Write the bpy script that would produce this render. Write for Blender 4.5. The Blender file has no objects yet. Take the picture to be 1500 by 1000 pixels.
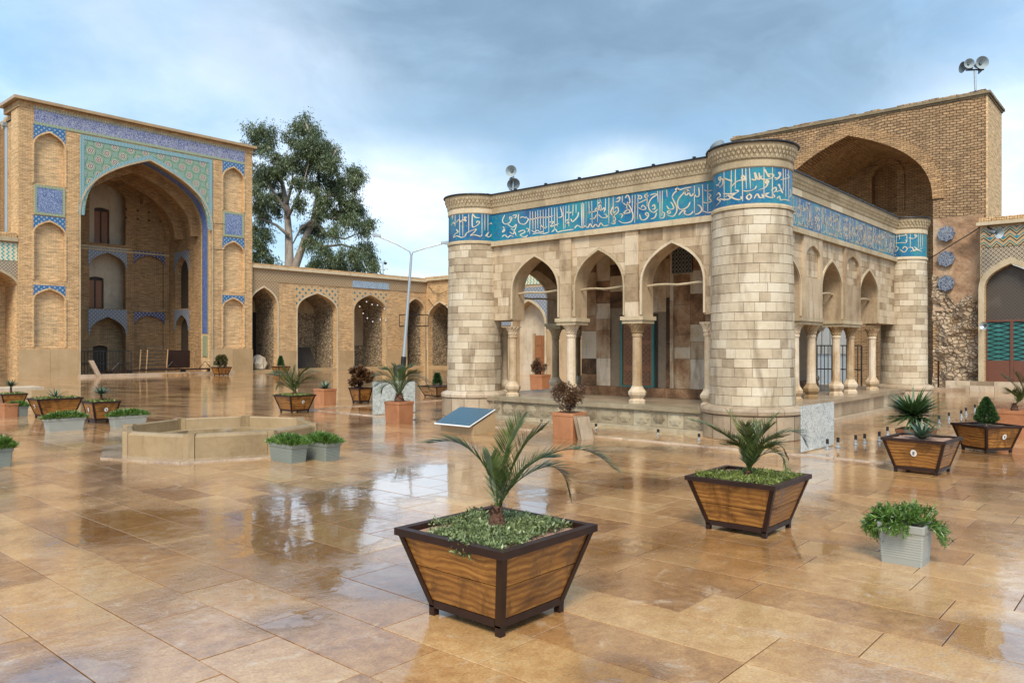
import bpy, math, random
from mathutils import Vector
random.seed(7)
S = bpy.context.scene
COL = S.collection
# ------------------------------------------------------------------ camera
# World axes: x runs along the pavilion's side wall, y along its front.
F, YH, H = 1130.0, 508.0, 1.7
TH = math.radians(41.08)
CT, ST = math.cos(math.radians(48.92)), math.sin(math.radians(48.92))
cam = bpy.data.cameras.new('camera'); co = bpy.data.objects.new('camera', cam); COL.objects.link(co)
co.location = (0, 0, H); co.rotation_euler = (math.pi/2, 0, -math.radians(48.92))
cam.sensor_width = 36; cam.lens = F/1500*36; cam.shift_y = (YH-500)/1500; cam.clip_end = 2000; cam.clip_start = .05
S.camera = co
# ------------------------------------------------------------------ sky
W = bpy.data.worlds.new('World'); S.world = W; W.use_nodes = True
nt = W.node_tree; nt.nodes.clear()
SUN_EL, SUN_AZ = math.radians(48), math.radians(215)   # azimuth measured from +x towards +y, where the sun stands
class NG:
    """tiny node-graph helper"""
    def __init__(s, tree): s.t = tree
    def n(s, kind, **kw):
        nd = s.t.nodes.new(kind)
        for k, v in kw.items():
            if k[0] == '_': setattr(nd, k[1:], v)
        return nd
    def link(s, a, b): s.t.links.new(a, b)
    def put(s, sock, v):
        if isinstance(v, bpy.types.NodeSocket): s.link(v, sock)
        elif v is not None:
            if hasattr(sock.default_value, '__len__') and not hasattr(v, '__len__'): v = [v]*len(sock.default_value)
            if hasattr(sock.default_value, '__len__') and len(sock.default_value) == 4 and len(v) == 3: v = (*v, 1)
            sock.default_value = v
    def m(s, op, a, b=None, c=None, clamp=False):
        nd = s.n('ShaderNodeMath', _operation=op, _use_clamp=clamp); s.put(nd.inputs[0], a)
        if b is not None: s.put(nd.inputs[1], b)
        if c is not None: s.put(nd.inputs[2], c)
        return nd.outputs[0]
    def vm(s, op, a, b=None):
        nd = s.n('ShaderNodeVectorMath', _operation=op); s.put(nd.inputs[0], a)
        if b is not None: s.put(nd.inputs[1], b)
        return nd.outputs['Value'] if op in ('DOT_PRODUCT', 'LENGTH', 'DISTANCE') else nd.outputs[0]
    def mix(s, f, a, b, mode='MIX'):
        nd = s.n('ShaderNodeMix', _data_type='RGBA', _blend_type=mode)
        s.put(nd.inputs[0], f); s.put(nd.inputs[6], a); s.put(nd.inputs[7], b); return nd.outputs[2]
    def noise(s, vec, scale, detail=4, rough=.55, dist=0):
        nd = s.n('ShaderNodeTexNoise'); s.put(nd.inputs['Vector'], vec); nd.inputs['Scale'].default_value = scale
        nd.inputs['Detail'].default_value = detail; nd.inputs['Roughness'].default_value = rough; nd.inputs['Distortion'].default_value = dist
        return nd.outputs['Fac']
    def vor(s, vec, scale, feature='F1', out='Distance', rnd=1):
        nd = s.n('ShaderNodeTexVoronoi', _feature=feature); s.put(nd.inputs['Vector'], vec); nd.inputs['Scale'].default_value = scale
        nd.inputs['Randomness'].default_value = rnd; return nd.outputs[out]
    def ramp(s, f, stops, interp='LINEAR'):
        nd = s.n('ShaderNodeValToRGB'); cr = nd.color_ramp; cr.interpolation = interp
        while len(cr.elements) < len(stops): cr.elements.new(.5)
        for e, (p, c) in zip(cr.elements, stops):
            e.position = p; e.color = (c, c, c, 1) if not hasattr(c, '__len__') else (*c, 1)
        s.put(nd.inputs[0], f); return nd.outputs[0]
    def map(s, v, a, b, c=0., d=1., smooth=False):
        nd = s.n('ShaderNodeMapRange', _clamp=True)
        if smooth: nd.interpolation_type = 'SMOOTHSTEP'
        s.put(nd.inputs[0], v); nd.inputs[1].default_value = a; nd.inputs[2].default_value = b
        nd.inputs[3].default_value = c; nd.inputs[4].default_value = d; return nd.outputs[0]
    def sep(s, v):
        nd = s.n('ShaderNodeSeparateXYZ'); s.put(nd.inputs[0], v); return nd.outputs
    def comb(s, x, y, z=0.):
        nd = s.n('ShaderNodeCombineXYZ'); s.put(nd.inputs[0], x); s.put(nd.inputs[1], y); s.put(nd.inputs[2], z); return nd.outputs[0]
    def scale(s, v, k):
        nd = s.n('ShaderNodeVectorMath', _operation='MULTIPLY'); s.put(nd.inputs[0], v); nd.inputs[1].default_value = k; return nd.outputs[0]

def camray(px, py):
    k = (px-750)/F
    return (k*CT+ST, -k*ST+CT, (YH-py)/F)
def dirn(px, py):
    return Vector(camray(px, py)).normalized()
g = NG(nt)
tc = g.n('ShaderNodeTexCoord').outputs['Generated']
skyt = g.n('ShaderNodeTexSky', _sky_type='NISHITA', _sun_disc=False)
skyt.sun_elevation = SUN_EL; skyt.sun_rotation = math.pi/2 - SUN_AZ; skyt.air_density = 1.2; skyt.dust_density = 1.5
bg1 = g.n('ShaderNodeBackground'); g.link(skyt.outputs[0], bg1.inputs[0]); bg1.inputs[1].default_value = .05
# overcast: cloud deck laid over the blue sky, projected on a flat layer so that it shrinks towards the horizon
x, y, z = g.sep(tc)
zz = g.m('MAXIMUM', g.m('ADD', z, .16), .02)
pl = g.comb(g.m('DIVIDE', x, zz), g.m('DIVIDE', y, zz), 0.)
pl = g.vm('ADD', pl, (3.1, 1.7, 0))
n1 = g.noise(pl, .8, 6, .55, .5)
n2 = g.noise(pl, 2.6, 6, .6, .4)
dens = g.m('ADD', g.m('MULTIPLY', n1, .68), g.m('MULTIPLY', n2, .32))
# the heavy bank above the courtyard and the bright breaks round it
def blob(px, py, wide, lo, hi):
    d = dirn(px, py)
    dv = g.vm('SUBTRACT', tc, tuple(d)); dv = g.scale(dv, (1, 1, wide))
    return g.map(g.vm('LENGTH', dv), lo, hi, 1., 0., True)
warp = g.m('MULTIPLY', g.m('SUBTRACT', g.noise(tc, 6.0, 6, .6, .4), .5), 2.6)
def wb(b, k): return g.m('MULTIPLY', g.m('MULTIPLY', b, g.m('ADD', 1., warp)), k, clamp=False)
bank = g.m('ADD', wb(blob(800, 80, 2.0, .08, .66), 1.6), wb(blob(1050, 60, 2., .0, .5), .6), clamp=True)
brk = g.m('ADD', wb(blob(600, 290, 2.2, .0, .22), 1.05), wb(blob(905, 245, 2.4, .0, .13), 1.0))
brk = g.m('ADD', brk, wb(blob(1510, 290, 1.1, .0, .24), 1.2))
brk = g.m('ADD', brk, wb(blob(330, 150, 1.4, .0, .26), .6), clamp=True)
base = g.ramp(dens, [(.40, (.19, .36, .55)), (.47, (.28, .46, .65)), (.53, (.42, .58, .75)), (.60, (.66, .76, .87))])
dark = g.mix(g.m('MULTIPLY', g.map(dens, .38, .56, .55, 1.), g.m('MULTIPLY', bank, .97)), base, g.ramp(g.noise(g.scale(tc, (1, 1, 2.4)), 3.2, 6, .58, .5), [(.33, (.062, .108, .138)), (.5, (.11, .175, .215)), (.68, (.22, .31, .37))]))
cl = g.mix(g.m('MULTIPLY', brk, g.map(dens, .35, .6, .45, 1.)), dark, (.86, .91, .99))
cl = g.mix(g.map(z, -.02, .10, .5, 0.), cl, (.62, .74, .88))
bg2 = g.n('ShaderNodeBackground'); g.link(cl, bg2.inputs[0]); bg2.inputs[1].default_value = .62
ad = g.n('ShaderNodeAddShader'); g.link(bg1.outputs[0], ad.inputs[0]); g.link(bg2.outputs[0], ad.inputs[1])
wo = g.n('ShaderNodeOutputWorld'); g.link(ad.outputs[0], wo.inputs[0])
sun = bpy.data.lights.new('sun', 'SUN'); sun.energy = 2.2; sun.angle = math.radians(22); sun.color = (1, .90, .76)
so = bpy.data.objects.new('sun', sun); COL.objects.link(so)
sd = Vector((math.cos(SUN_AZ)*math.cos(SUN_EL), math.sin(SUN_AZ)*math.cos(SUN_EL), math.sin(SUN_EL)))
so.rotation_euler = sd.to_track_quat('Z', 'Y').to_euler(); so.location = (0, 0, 30)
S.view_settings.view_transform = 'Standard'; S.view_settings.look = 'None'; S.view_settings.exposure = .80; S.view_settings.gamma = 1
S.view_settings.use_curve_mapping = False
S.render.engine = 'CYCLES'
S.cycles.max_bounces = 8; S.cycles.diffuse_bounces = 4; S.cycles.glossy_bounces = 4; S.cycles.transparent_max_bounces = 12

# ------------------------------------------------------------------ unprojection used to read sizes off the photograph
def onZ(px, py, z=0.):
    d = camray(px, py); t = (z-H)/d[2]; return Vector((d[0]*t, d[1]*t, z))
def onU(px, py, u):
    d = camray(px, py); t = u/d[0]; return Vector((u, d[1]*t, H+d[2]*t))
def onV(px, py, v):
    d = camray(px, py); t = v/d[1]; return Vector((d[0]*t, v, H+d[2]*t))
def atY(px, py, Y):
    d = camray(px, py); return Vector((d[0]*Y, d[1]*Y, H+d[2]*Y))
def sV(px, v): return onV(px, 500, v).x
def sU(px, u): return onU(px, 500, u).y
R = random.uniform
# ------------------------------------------------------------------ mesh builder
class MB:
    def __init__(s): s.v = []; s.f = []; s.t = []; s.tint = .5; s.sm = []
    def face(s, pts, t=None):
        i = len(s.v); s.v += [tuple(p) for p in pts]; s.f.append(tuple(range(i, i+len(pts)))); s.t.append(s.tint if t is None else t)
    def box(s, a, b, t=None, ch=0):
        x0, y0, z0 = a; x1, y1, z1 = b
        i = len(s.v)
        s.v += [(x0,y0,z0),(x1,y0,z0),(x1,y1,z0),(x0,y1,z0),(x0,y0,z1),(x1,y0,z1),(x1,y1,z1),(x0,y1,z1)]
        for q in ((0,3,2,1),(4,5,6,7),(0,1,5,4),(1,2,6,5),(2,3,7,6),(3,0,4,7)):
            s.f.append(tuple(i+k for k in q)); s.t.append(s.tint if t is None else t)
    def prism(s, pts, z0, z1, mp=None, t=None):
        mp = mp or (lambda a, b, c: (a, b, c))
        n = len(pts); i = len(s.v)
        s.v += [tuple(mp(p[0], p[1], z0)) for p in pts] + [tuple(mp(p[0], p[1], z1)) for p in pts]
        tt = s.tint if t is None else t
        s.f.append(tuple(i+k for k in reversed(range(n)))); s.f.append(tuple(i+n+k for k in range(n))); s.t += [tt, tt]
        for k in range(n):
            l = (k+1) % n; s.f.append((i+k, i+l, i+n+l, i+n+k)); s.t.append(tt)
    def tube(s, path, r, seg=8, cap=True, t=None):
        path = [Vector(p) for p in path]; n = len(path)
        rr = r if hasattr(r, '__len__') else [r]*n
        i = len(s.v); up0 = None
        for k, p in enumerate(path):
            d = (path[min(k+1, n-1)]-path[max(k-1, 0)]).normalized()
            up = Vector((0, 0, 1)) if abs(d.z) < .9 else Vector((1, 0, 0))
            a = d.cross(up).normalized(); b = d.cross(a).normalized()
            if up0 is not None and a.dot(up0) < 0: a = -a; b = -b
            up0 = a
            for j in range(seg):
                w = 2*math.pi*j/seg; s.v.append(tuple(p+(a*math.cos(w)+b*math.sin(w))*rr[k]))
        tt = s.tint if t is None else t
        for k in range(n-1):
            for j in range(seg):
                l = (j+1) % seg; s.f.append((i+k*seg+j, i+k*seg+l, i+(k+1)*seg+l, i+(k+1)*seg+j)); s.t.append(tt)
        if cap:
            s.f.append(tuple(i+j for j in reversed(range(seg)))); s.f.append(tuple(i+(n-1)*seg+j for j in range(seg))); s.t += [tt, tt]
    def lathe(s, prof, c=(0, 0, 0), seg=24, a0=0, a1=2*math.pi, rad=None, t=None, mp=None):
        """prof: (radius, z)"""
        full = abs(a1-a0-2*math.pi) < 1e-6; m = seg if full else seg+1
        i = len(s.v); tt = s.tint if t is None else t
        for (r, z) in prof:
            for j in range(m):
                w = a0+(a1-a0)*j/seg; q = r*(rad(w, z) if rad else 1)
                p = (c[0]+q*math.cos(w), c[1]+q*math.sin(w), c[2]+z); s.v.append(tuple(mp(*p)) if mp else p)
        for k in range(len(prof)-1):
            for j in range(seg):
                l = (j+1) % m; s.f.append((i+k*m+j, i+k*m+l, i+(k+1)*m+l, i+(k+1)*m+j)); s.t.append(tt)
    def build(s, name, mat, parent=None, smooth=False, loc=None, kind=None, label=None):
        me = bpy.data.meshes.new(name)
        o0 = Vector(loc) if loc is not None else Vector((0, 0, 0))
        base = Vector(parent['_o']) if parent is not None and '_o' in parent else Vector((0, 0, 0))
        org = o0 if loc is not None else base
        me.from_pydata([(a-org.x, b-org.y, c-org.z) for a, b, c in s.v], [], s.f)
        at = me.attributes.new('tint', 'FLOAT', 'FACE'); at.data.foreach_set('value', s.t)
        uv = me.uv_layers.new(name='UVMap'); uvs = []
        me.update()
        for p in me.polygons:
            nx, ny, nz = abs(p.normal.x), abs(p.normal.y), abs(p.normal.z)
            for vi in p.vertices:
                a, b, c = s.v[vi]
                if nz > .75: uvs += [a, b]
                elif nx > ny: uvs += [b, c]
                else: uvs += [a, c]
        uv.data.foreach_set('uv', uvs)
        if smooth: me.polygons.foreach_set('use_smooth', [True]*len(me.polygons))
        me.materials.append(mat)
        o = bpy.data.objects.new(name, me); COL.objects.link(o)
        if parent is not None:
            o.parent = parent; o.location = o0-base if loc is not None else (0, 0, 0)
        else: o.location = o0
        o['_o'] = tuple(org)
        if kind: o['kind'] = kind
        if label: o['label'] = label
        return o
def thing(name, label, cat, loc=(0, 0, 0), group=None, rz=0):
    o = bpy.data.objects.new(name, None); COL.objects.link(o); o.location = loc; o.empty_display_size = .2
    o['_o'] = tuple(loc) if rz == 0 else (0, 0, 0)
    o['label'] = label; o['category'] = cat
    if group: o['group'] = group
    o.rotation_euler = (0, 0, rz); return o
def tag(o, label, cat, group=None):
    o['label'] = label; o['category'] = cat
    if group: o['group'] = group
    return o
def mapU(U, sgn=1): return lambda s, d, z: (U+d*sgn, s, z)      # wall facing -x, depth d goes in
def mapV(V, sgn=1): return lambda s, d, z: (s, V+d*sgn, z)      # wall facing -y
def arcpts(a, b, zs, za, n=14, hi=.755):
    """pointed Persian arch from (a,zs) over the apex to (b,zs)"""
    c, w, r = (a+b)/2, (b-a)/2, za-zs
    half = []
    for i in range(n+1):
        t = i/n; P = ((1, 0), (1.0, .48), (.66, hi), (0, 1))
        q = [(1-t)**3, 3*t*(1-t)**2, 3*t*t*(1-t), t**3]
        half.append((sum(q[k]*P[k][0] for k in range(4)), sum(q[k]*P[k][1] for k in range(4))))
    L = [(c-w*x, zs+r*z) for x, z in half]; Rr = [(c+w*x, zs+r*z) for x, z in reversed(half[:-1])]
    return L+Rr
def archz(pts, s):
    for (s0, z0), (s1, z1) in zip(pts, pts[1:]):
        if s0 <= s <= s1: return z0+(z1-z0)*(s-s0)/max(1e-9, s1-s0)
    return -1e9
def wall(mb, mp, s0, s1, z0, z1, cols, d0, d1, ends=True):
    """wall with arched openings. cols: list of (a, b, [(zbot, zspring, zapex), ...])"""
    cols = sorted(cols)
    def q(sa, sb, za, zb):
        if zb-za < 1e-4 or sb-sa < 1e-4: return
        mb.face([mp(sa, d0, za), mp(sb, d0, za), mp(sb, d0, zb), mp(sa, d0, zb)])
        mb.face([mp(sa, d1, za), mp(sa, d1, zb), mp(sb, d1, zb), mp(sb, d1, za)])
    cur = s0
    for a, b, ops in cols:
        q(cur, a, z0, z1); zc = z0
        for (zb, zs, za) in sorted(ops):
            q(a, b, zc, zb)
            pts = arcpts(a, b, zs, za) if za > zs+1e-4 else [(a, zs), (b, zs)]
            nxt = [o[0] for o in ops if o[0] > zs]
            top = min(nxt) if nxt else z1
            lid = min(top, za+.02) if za+.02 < top else top
            for (sa, ya), (sb, yb) in zip(pts, pts[1:]):
                for d in (d0, d1): mb.face([mp(sa, d, ya), mp(sb, d, yb), mp(sb, d, lid), mp(sa, d, lid)])
                mb.face([mp(sa, d0, ya), mp(sa, d1, ya), mp(sb, d1, yb), mp(sb, d0, yb)])
            for e in (a, b): mb.face([mp(e, d0, zb), mp(e, d1, zb), mp(e, d1, zs), mp(e, d0, zs)])
            if zb > z0+1e-4: mb.face([mp(a, d0, zb), mp(b, d0, zb), mp(b, d1, zb), mp(a, d1, zb)])
            zc = lid
        q(a, b, zc, z1); cur = b
    q(cur, s1, z0, z1)
    for e in (s0, s1): mb.face([mp(e, d0, z0), mp(e, d1, z0), mp(e, d1, z1), mp(e, d0, z1)])
    mb.face([mp(s0, d0, z1), mp(s1, d0, z1), mp(s1, d1, z1), mp(s0, d1, z1)])
    segs = [s0]+[x for a, b, o in cols if min(k[0] for k in o) <= z0+1e-4 for x in (a, b)]+[s1]
    for i in range(0, len(segs), 2): mb.face([mp(segs[i], d0, z0), mp(segs[i+1], d0, z0), mp(segs[i+1], d1, z0), mp(segs[i], d1, z0)])
def spandrel(mp, a, b, zs, za, s0, s1, z1, d0, d1, name, mat, parent, label=None, zlow=None):
    mb = MB(); wall(mb, mp, s0, s1, zs if zlow is None else zlow, z1, [(a, b, [(zs if zlow is None else zlow, zs, za)])], d0, d1)
    return mb.build(name, mat, parent, label=label)
def ring(mb, mp, a, b, zs, za, w, d0, d1, zb=None):
    """moulding that follows an arch"""
    P = arcpts(a, b, zs, za); Q = arcpts(a-w, b+w, zs, za+w*1.25)
    if zb is not None: P = [(a, zb)]+P+[(b, zb)]; Q = [(a-w, zb)]+Q+[(b+w, zb)]
    for i in range(len(P)-1):
        p0, p1, q0, q1 = P[i], P[i+1], Q[i], Q[i+1]
        mb.face([mp(p0[0], d0, p0[1]), mp(p1[0], d0, p1[1]), mp(q1[0], d0, q1[1]), mp(q0[0], d0, q0[1])])
        mb.face([mp(p0[0], d0, p0[1]), mp(p1[0], d0, p1[1]), mp(p1[0], d1, p1[1]), mp(p0[0], d1, p0[1])])
        mb.face([mp(q0[0], d0, q0[1]), mp(q1[0], d0, q1[1]), mp(q1[0], d1, q1[1]), mp(q0[0], d1, q0[1])])
def bx(mp, mb, s0, s1, d0, d1, z0, z1, t=None):
    a, b = mp(s0, d0, z0), mp(s1, d1, z1)
    mb.box([min(a[i], b[i]) for i in range(3)], [max(a[i], b[i]) for i in range(3)], t)
# ------------------------------------------------------------------ materials
def newmat(name):
    m = bpy.data.materials.new(name); m.use_nodes = True; m.node_tree.nodes.clear()
    g = NG(m.node_tree); p = g.n('ShaderNodeBsdfPrincipled'); o = g.n('ShaderNodeOutputMaterial'); g.link(p.outputs[0], o.inputs[0])
    return m, g, p
def coords(g):
    t = g.n('ShaderNodeTexCoord'); ge = g.n('ShaderNodeNewGeometry')
    return ge.outputs['Position'], t.outputs['UV']
def tintv(g):
    a = g.n('ShaderNodeAttribute', _attribute_name='tint').outputs['Fac']
    o = g.n('ShaderNodeObjectInfo').outputs['Random']
    return g.m('FRACT', g.m('ADD', a, o))
def bump(g, p, h, dist=.01, st=1.0, nrm=None):
    b = g.n('ShaderNodeBump'); b.inputs['Strength'].default_value = st; b.inputs['Distance'].default_value = dist
    g.link(h, b.inputs['Height'])
    if nrm is not None: g.link(nrm, b.inputs['Normal'])
    if p is not None: g.link(b.outputs[0], p.inputs['Normal'])
    return b.outputs[0]
def simple(name, col, rough=.5, metal=0, var=.15, sc=20, bmp=.002, spec=.5, coat=0):
    m, g, p = newmat(name); P, uv = coords(g)
    n = g.noise(P, sc, 4)
    c = g.mix(n, tuple(k*(1-var) for k in col), tuple(min(1, k*(1+var)) for k in col)); g.link(c, p.inputs['Base Color'])
    g.link(g.map(g.noise(P, sc*.4, 3), .3, .7, max(.03, rough-.1), min(1, rough+.1)), p.inputs['Roughness'])
    p.inputs['Metallic'].default_value = metal; p.inputs['Specular IOR Level'].default_value = spec
    p.inputs['Coat Weight'].default_value = coat; p.inputs['Coat Roughness'].default_value = .08
    if bmp: bump(g, p, n, bmp)
    return m
def stone(name, stops, sc=1.2, tamt=.8, stain=(.16, .12, .08), stamt=.5, rough=.75, bmp=.012, pit=.6, vert=True, coat=0.):
    """weathered stone: per-block colour, veins, pits, rain streaks"""
    m, g, p = newmat(name); P, uv = coords(g)
    t = tintv(g)
    n = g.noise(P, sc, 6, .6, .4); n2 = g.noise(P, sc*9, 5, .65)
    f = g.m('ADD', g.m('MULTIPLY', t, tamt), g.m('MULTIPLY', g.m('SUBTRACT', n, .5), 1.3)); f = g.m('ADD', f, (1-tamt)*.5)
    f = g.m('ADD', f, g.m('MULTIPLY', g.m('SUBTRACT', n2, .5), .45), clamp=True)
    c = g.ramp(f, stops)
    sx, sy, sz = g.sep(P)
    sv = g.comb(g.m('MULTIPLY', sx, 2.6), g.m('MULTIPLY', sy, 2.6), g.m('MULTIPLY', sz, .55)) if vert else P
    st = g.map(g.noise(sv, 1.3, 6, .65, .3), .52, .72, 0., stamt)
    c = g.mix(st, c, stain, 'MIX')
    pits = g.map(g.vor(P, 38, 'F1'), .04, .22, 0., 1.)
    pm = g.map(g.noise(P, 4, 3), .45, .65, 0., pit)
    p.inputs['Specular IOR Level'].default_value = .25
    c = g.mix(g.m('MULTIPLY', g.m('SUBTRACT', 1., pits), pm), c, tuple(k*.45 for k in stops[0][1]))
    g.link(c, p.inputs['Base Color'])
    g.link(g.map(n2, .3, .7, rough-.12, min(1, rough+.1)), p.inputs['Roughness'])
    p.inputs['Coat Weight'].default_value = coat; p.inputs['Coat Roughness'].default_value = .12
    h = g.m('ADD', g.m('MULTIPLY', n2, .7), g.m('MULTIPLY', pits, .5)); bump(g, p, h, bmp)
    return m
def bricks(name, c1, c2, mort, bw=.24, rh=.075, mo=.012, stain=(.13, .09, .05), stamt=.45, rough=.85, dist=0., lo=.5, hi=.75):
    m, g, p = newmat(name); P, uv = coords(g)
    v = uv
    if dist:
        wz = g.m('MULTIPLY', g.m('SUBTRACT', g.noise(P, .5, 2), .5), dist)
        xx, yy, _ = g.sep(uv); v = g.comb(xx, g.m('ADD', yy, wz))
    b = g.n('ShaderNodeTexBrick'); g.link(v, b.inputs['Vector']); b.inputs['Scale'].default_value = 1
    b.inputs['Brick Width'].default_value = bw; b.inputs['Row Height'].default_value = rh; b.inputs['Mortar Size'].default_value = mo
    b.inputs['Mortar Smooth'].default_value = .4; b.inputs['Bias'].default_value = 0
    b.inputs['Color1'].default_value = (*c1, 1); b.inputs['Color2'].default_value = (*c2, 1); b.inputs['Mortar'].default_value = (*mort, 1)
    n = g.noise(P, .7, 6, .62, .5); n2 = g.noise(P, 11, 5, .65)
    c = g.mix(g.map(n, .3, .7), b.outputs['Color'], (1.25, 1.18, 1.1), 'MULTIPLY')
    c = g.mix(.55, c, g.ramp(n2, [(.3, .62), (.7, 1.3)]), 'MULTIPLY')
    ux, uy, _u = g.sep(v); strat = g.noise(g.comb(g.m('MULTIPLY', ux, 1.6), g.m('MULTIPLY', uy, 11.)), 1., 5, .7, .3)
    c = g.mix(.75, c, g.ramp(strat, [(.34, .52), (.5, 1.), (.66, 1.38)]), 'MULTIPLY')
    sx, sy, sz = g.sep(P)
    st = g.map(g.noise(g.comb(g.m('MULTIPLY', sx, 1.6), g.m('MULTIPLY', sy, 1.6), g.m('MULTIPLY', sz, .3)), 1., 6, .66, .4), lo, hi, 0., stamt)
    c = g.mix(st, c, stain)
    g.link(c, p.inputs['Base Color']); p.inputs['Roughness'].default_value = rough; p.inputs['Specular IOR Level'].default_value = .2
    h = g.m('ADD', g.m('MULTIPLY', g.m('SUBTRACT', 1., b.outputs['Fac']), 1.), g.m('MULTIPLY', n2, .8)); bump(g, p, h, .02)
    return m
M = {}
TAN = [(0, (.30, .23, .15)), (.25, (.43, .345, .235)), (.5, (.52, .43, .30)), (.75, (.575, .49, .355)), (1, (.63, .56, .43))]
M['tower'] = stone('pale_limestone', TAN, stain=(.20, .145, .09), stamt=.75)
M['wallstone'] = stone('buff_limestone', [(0, (.24, .16, .09)), (.3, (.40, .295, .18)), (.6, (.51, .39, .25)), (1, (.61, .50, .35))], stain=(.16, .10, .055), stamt=.75)
M['chamber'] = stone('stained_marble', [(0, (.055, .032, .018)), (.22, (.17, .09, .045)), (.42, (.34, .19, .10)), (.6, (.44, .30, .18)), (.82, (.53, .41, .27)), (1, (.60, .50, .38))], tamt=1.1, stain=(.10, .055, .028), stamt=.75, sc=2.2)
M['plinth'] = stone('plinth_limestone', [(0, (.22, .16, .10)), (.5, (.40, .31, .21)), (1, (.55, .45, .33))], stain=(.2, .15, .1), stamt=.55, coat=.3, rough=.55)
M['column'] = stone('column_marble', [(0, (.26, .17, .08)), (.5, (.50, .38, .24)), (1, (.68, .58, .44))], sc=2.5, stain=(.30, .155, .055), stamt=.85, coat=.15)
M['mosscap'] = stone('mossy_old_coping', [(0, (.10, .09, .05)), (.5, (.24, .19, .115)), (1, (.36, .28, .18))], stamt=.6, stain=(.06, .06, .035))
M['mortar'] = simple('mortar', (.24, .18, .12), .9, var=.3, sc=8)
M['brick'] = bricks('buff_brick', (.66, .455, .245), (.53, .345, .175), (.34, .225, .12), lo=.54, hi=.8)
M['brickhi'] = bricks('pale_brick_panel', (.76, .555, .32), (.63, .44, .235), (.46, .32, .18), rh=.06, lo=.56, hi=.8)
M['brickold'] = bricks('old_brown_brick', (.42, .285, .16), (.31, .20, .11), (.12, .08, .045), bw=.25, rh=.105, mo=.018, dist=.5, stamt=.45, stain=(.09, .065, .04), lo=.45, hi=.7)
M['brickold2'] = bricks('old_buff_brick', (.42, .275, .145), (.34, .215, .11), (.2, .13, .07), bw=.26, rh=.09, mo=.014, dist=.3, stamt=.6, stain=(.13, .09, .05))
M['brickdark'] = bricks('vault_brick', (.46, .33, .19), (.37, .26, .145), (.22, .15, .085), bw=.26, rh=.085, stamt=.5, stain=(.07, .05, .03))
M['fount'] = stone('wet_olive_tan_stone', [(0, (.20, .135, .065)), (.5, (.33, .235, .125)), (1, (.42, .315, .185))], sc=1.4, stamt=.5, stain=(.13, .09, .045), tamt=.3, pit=.3, rough=.4, coat=.4, bmp=.004)
M['plaster'] = stone('ochre_plaster', [(0, (.27, .18, .10)), (.5, (.40, .285, .165)), (1, (.50, .37, .23))], sc=.7, stamt=.5, stain=(.2, .13, .07), tamt=.2, pit=.2, bmp=.008)
M['dado'] = stone('smooth_dado_stone', [(0, (.28, .185, .09)), (.5, (.41, .285, .15)), (1, (.49, .355, .205))], sc=.8, stamt=.35, stain=(.24, .17, .1), tamt=.3, pit=.1, rough=.45, coat=.25, bmp=.003)
M['palebeam'] = stone('pale_cornice', [(0, (.36, .28, .17)), (.5, (.52, .42, .27)), (1, (.60, .50, .35))], stamt=.5, stain=(.2, .16, .1))
M['whiteplaster'] = stone('whitewash', [(0, (.40, .32, .22)), (.5, (.54, .45, .33)), (1, (.64, .56, .43))], stamt=.5, stain=(.25, .2, .14), tamt=.2, pit=.1)
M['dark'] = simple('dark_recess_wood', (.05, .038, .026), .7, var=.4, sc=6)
M['steel'] = simple('rusty_brown_steel', (.026, .0105, .006), .45, var=.6, sc=9, bmp=.0015, spec=.3)
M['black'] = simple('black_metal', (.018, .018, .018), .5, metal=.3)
M['galv'] = simple('galvanised_metal', (.42, .47, .49), .4, metal=.6, var=.2)
M['horn'] = simple('grey_horn_paint', (.30, .36, .38), .45, var=.15)
M['hornin'] = simple('dark_horn_inside', (.10, .13, .14), .5)
M['terra'] = stone('terracotta', [(0, (.27, .105, .045)), (.5, (.38, .165, .075)), (1, (.46, .225, .11))], sc=3, stamt=.4, stain=(.25, .1, .05), tamt=.3, pit=.2, bmp=.004, rough=.6)
M['plastic'] = simple('grey_plastic', (.30, .31, .275), .42, var=.1, sc=3, bmp=0)
M['plastic2'] = simple('grey_green_plastic', (.19, .215, .185), .42, var=.1, sc=3, bmp=0)
M['soil'] = simple('soil', (.10, .065, .04), .9, var=.6, sc=60, bmp=.01)
M['gravel'] = simple('pink_grit', (.36, .22, .15), .9, var=.5, sc=90, bmp=.01)
M['bark'] = stone('tree_bark', [(0, (.16, .12, .09)), (.5, (.33, .28, .23)), (1, (.46, .41, .35))], sc=1.5, tamt=.1, stamt=.5, stain=(.13, .09, .06))
M['palmbark'] = simple('palm_trunk', (.10, .045, .022), .8, var=.6, sc=40, bmp=.02)
M['green_glass'] = simple('turquoise_window_glass', (.04, .18, .17), .12, var=.4, sc=3, bmp=.02, coat=.5)
M['doorpaint'] = simple('red_brown_paint', (.14, .055, .034), .45, var=.15)
M['wooddoor'] = simple('carved_wood_door', (.26, .105, .04), .4, var=.35, sc=12, bmp=.01)
M['turq'] = simple('turquoise_paint', (.06, .17, .15), .5, var=.2)
M['sticker'] = simple('white_sticker', (.75, .75, .72), .5, var=.05)
M['navy'] = simple('dark_blue_tile', (.03, .04, .14), .25)
def leafmat(name, a, b, rough=.45, dead=0):
    m, g, p = newmat(name); P, uv = coords(g); t = tintv(g)
    c = g.mix(t, a, b); c = g.mix(g.map(g.noise(P, 14, 3), .4, .7), c, tuple(k*.6 for k in a))
    g.link(c, p.inputs['Base Color']); p.inputs['Roughness'].default_value = rough
    p.inputs['Subsurface Weight'].default_value = 0; p.inputs['Coat Weight'].default_value = .1; p.inputs['Coat Roughness'].default_value = .3
    return m
M['palm'] = leafmat('palm_leaf', (.035, .062, .012), (.12, .16, .032))
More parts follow.
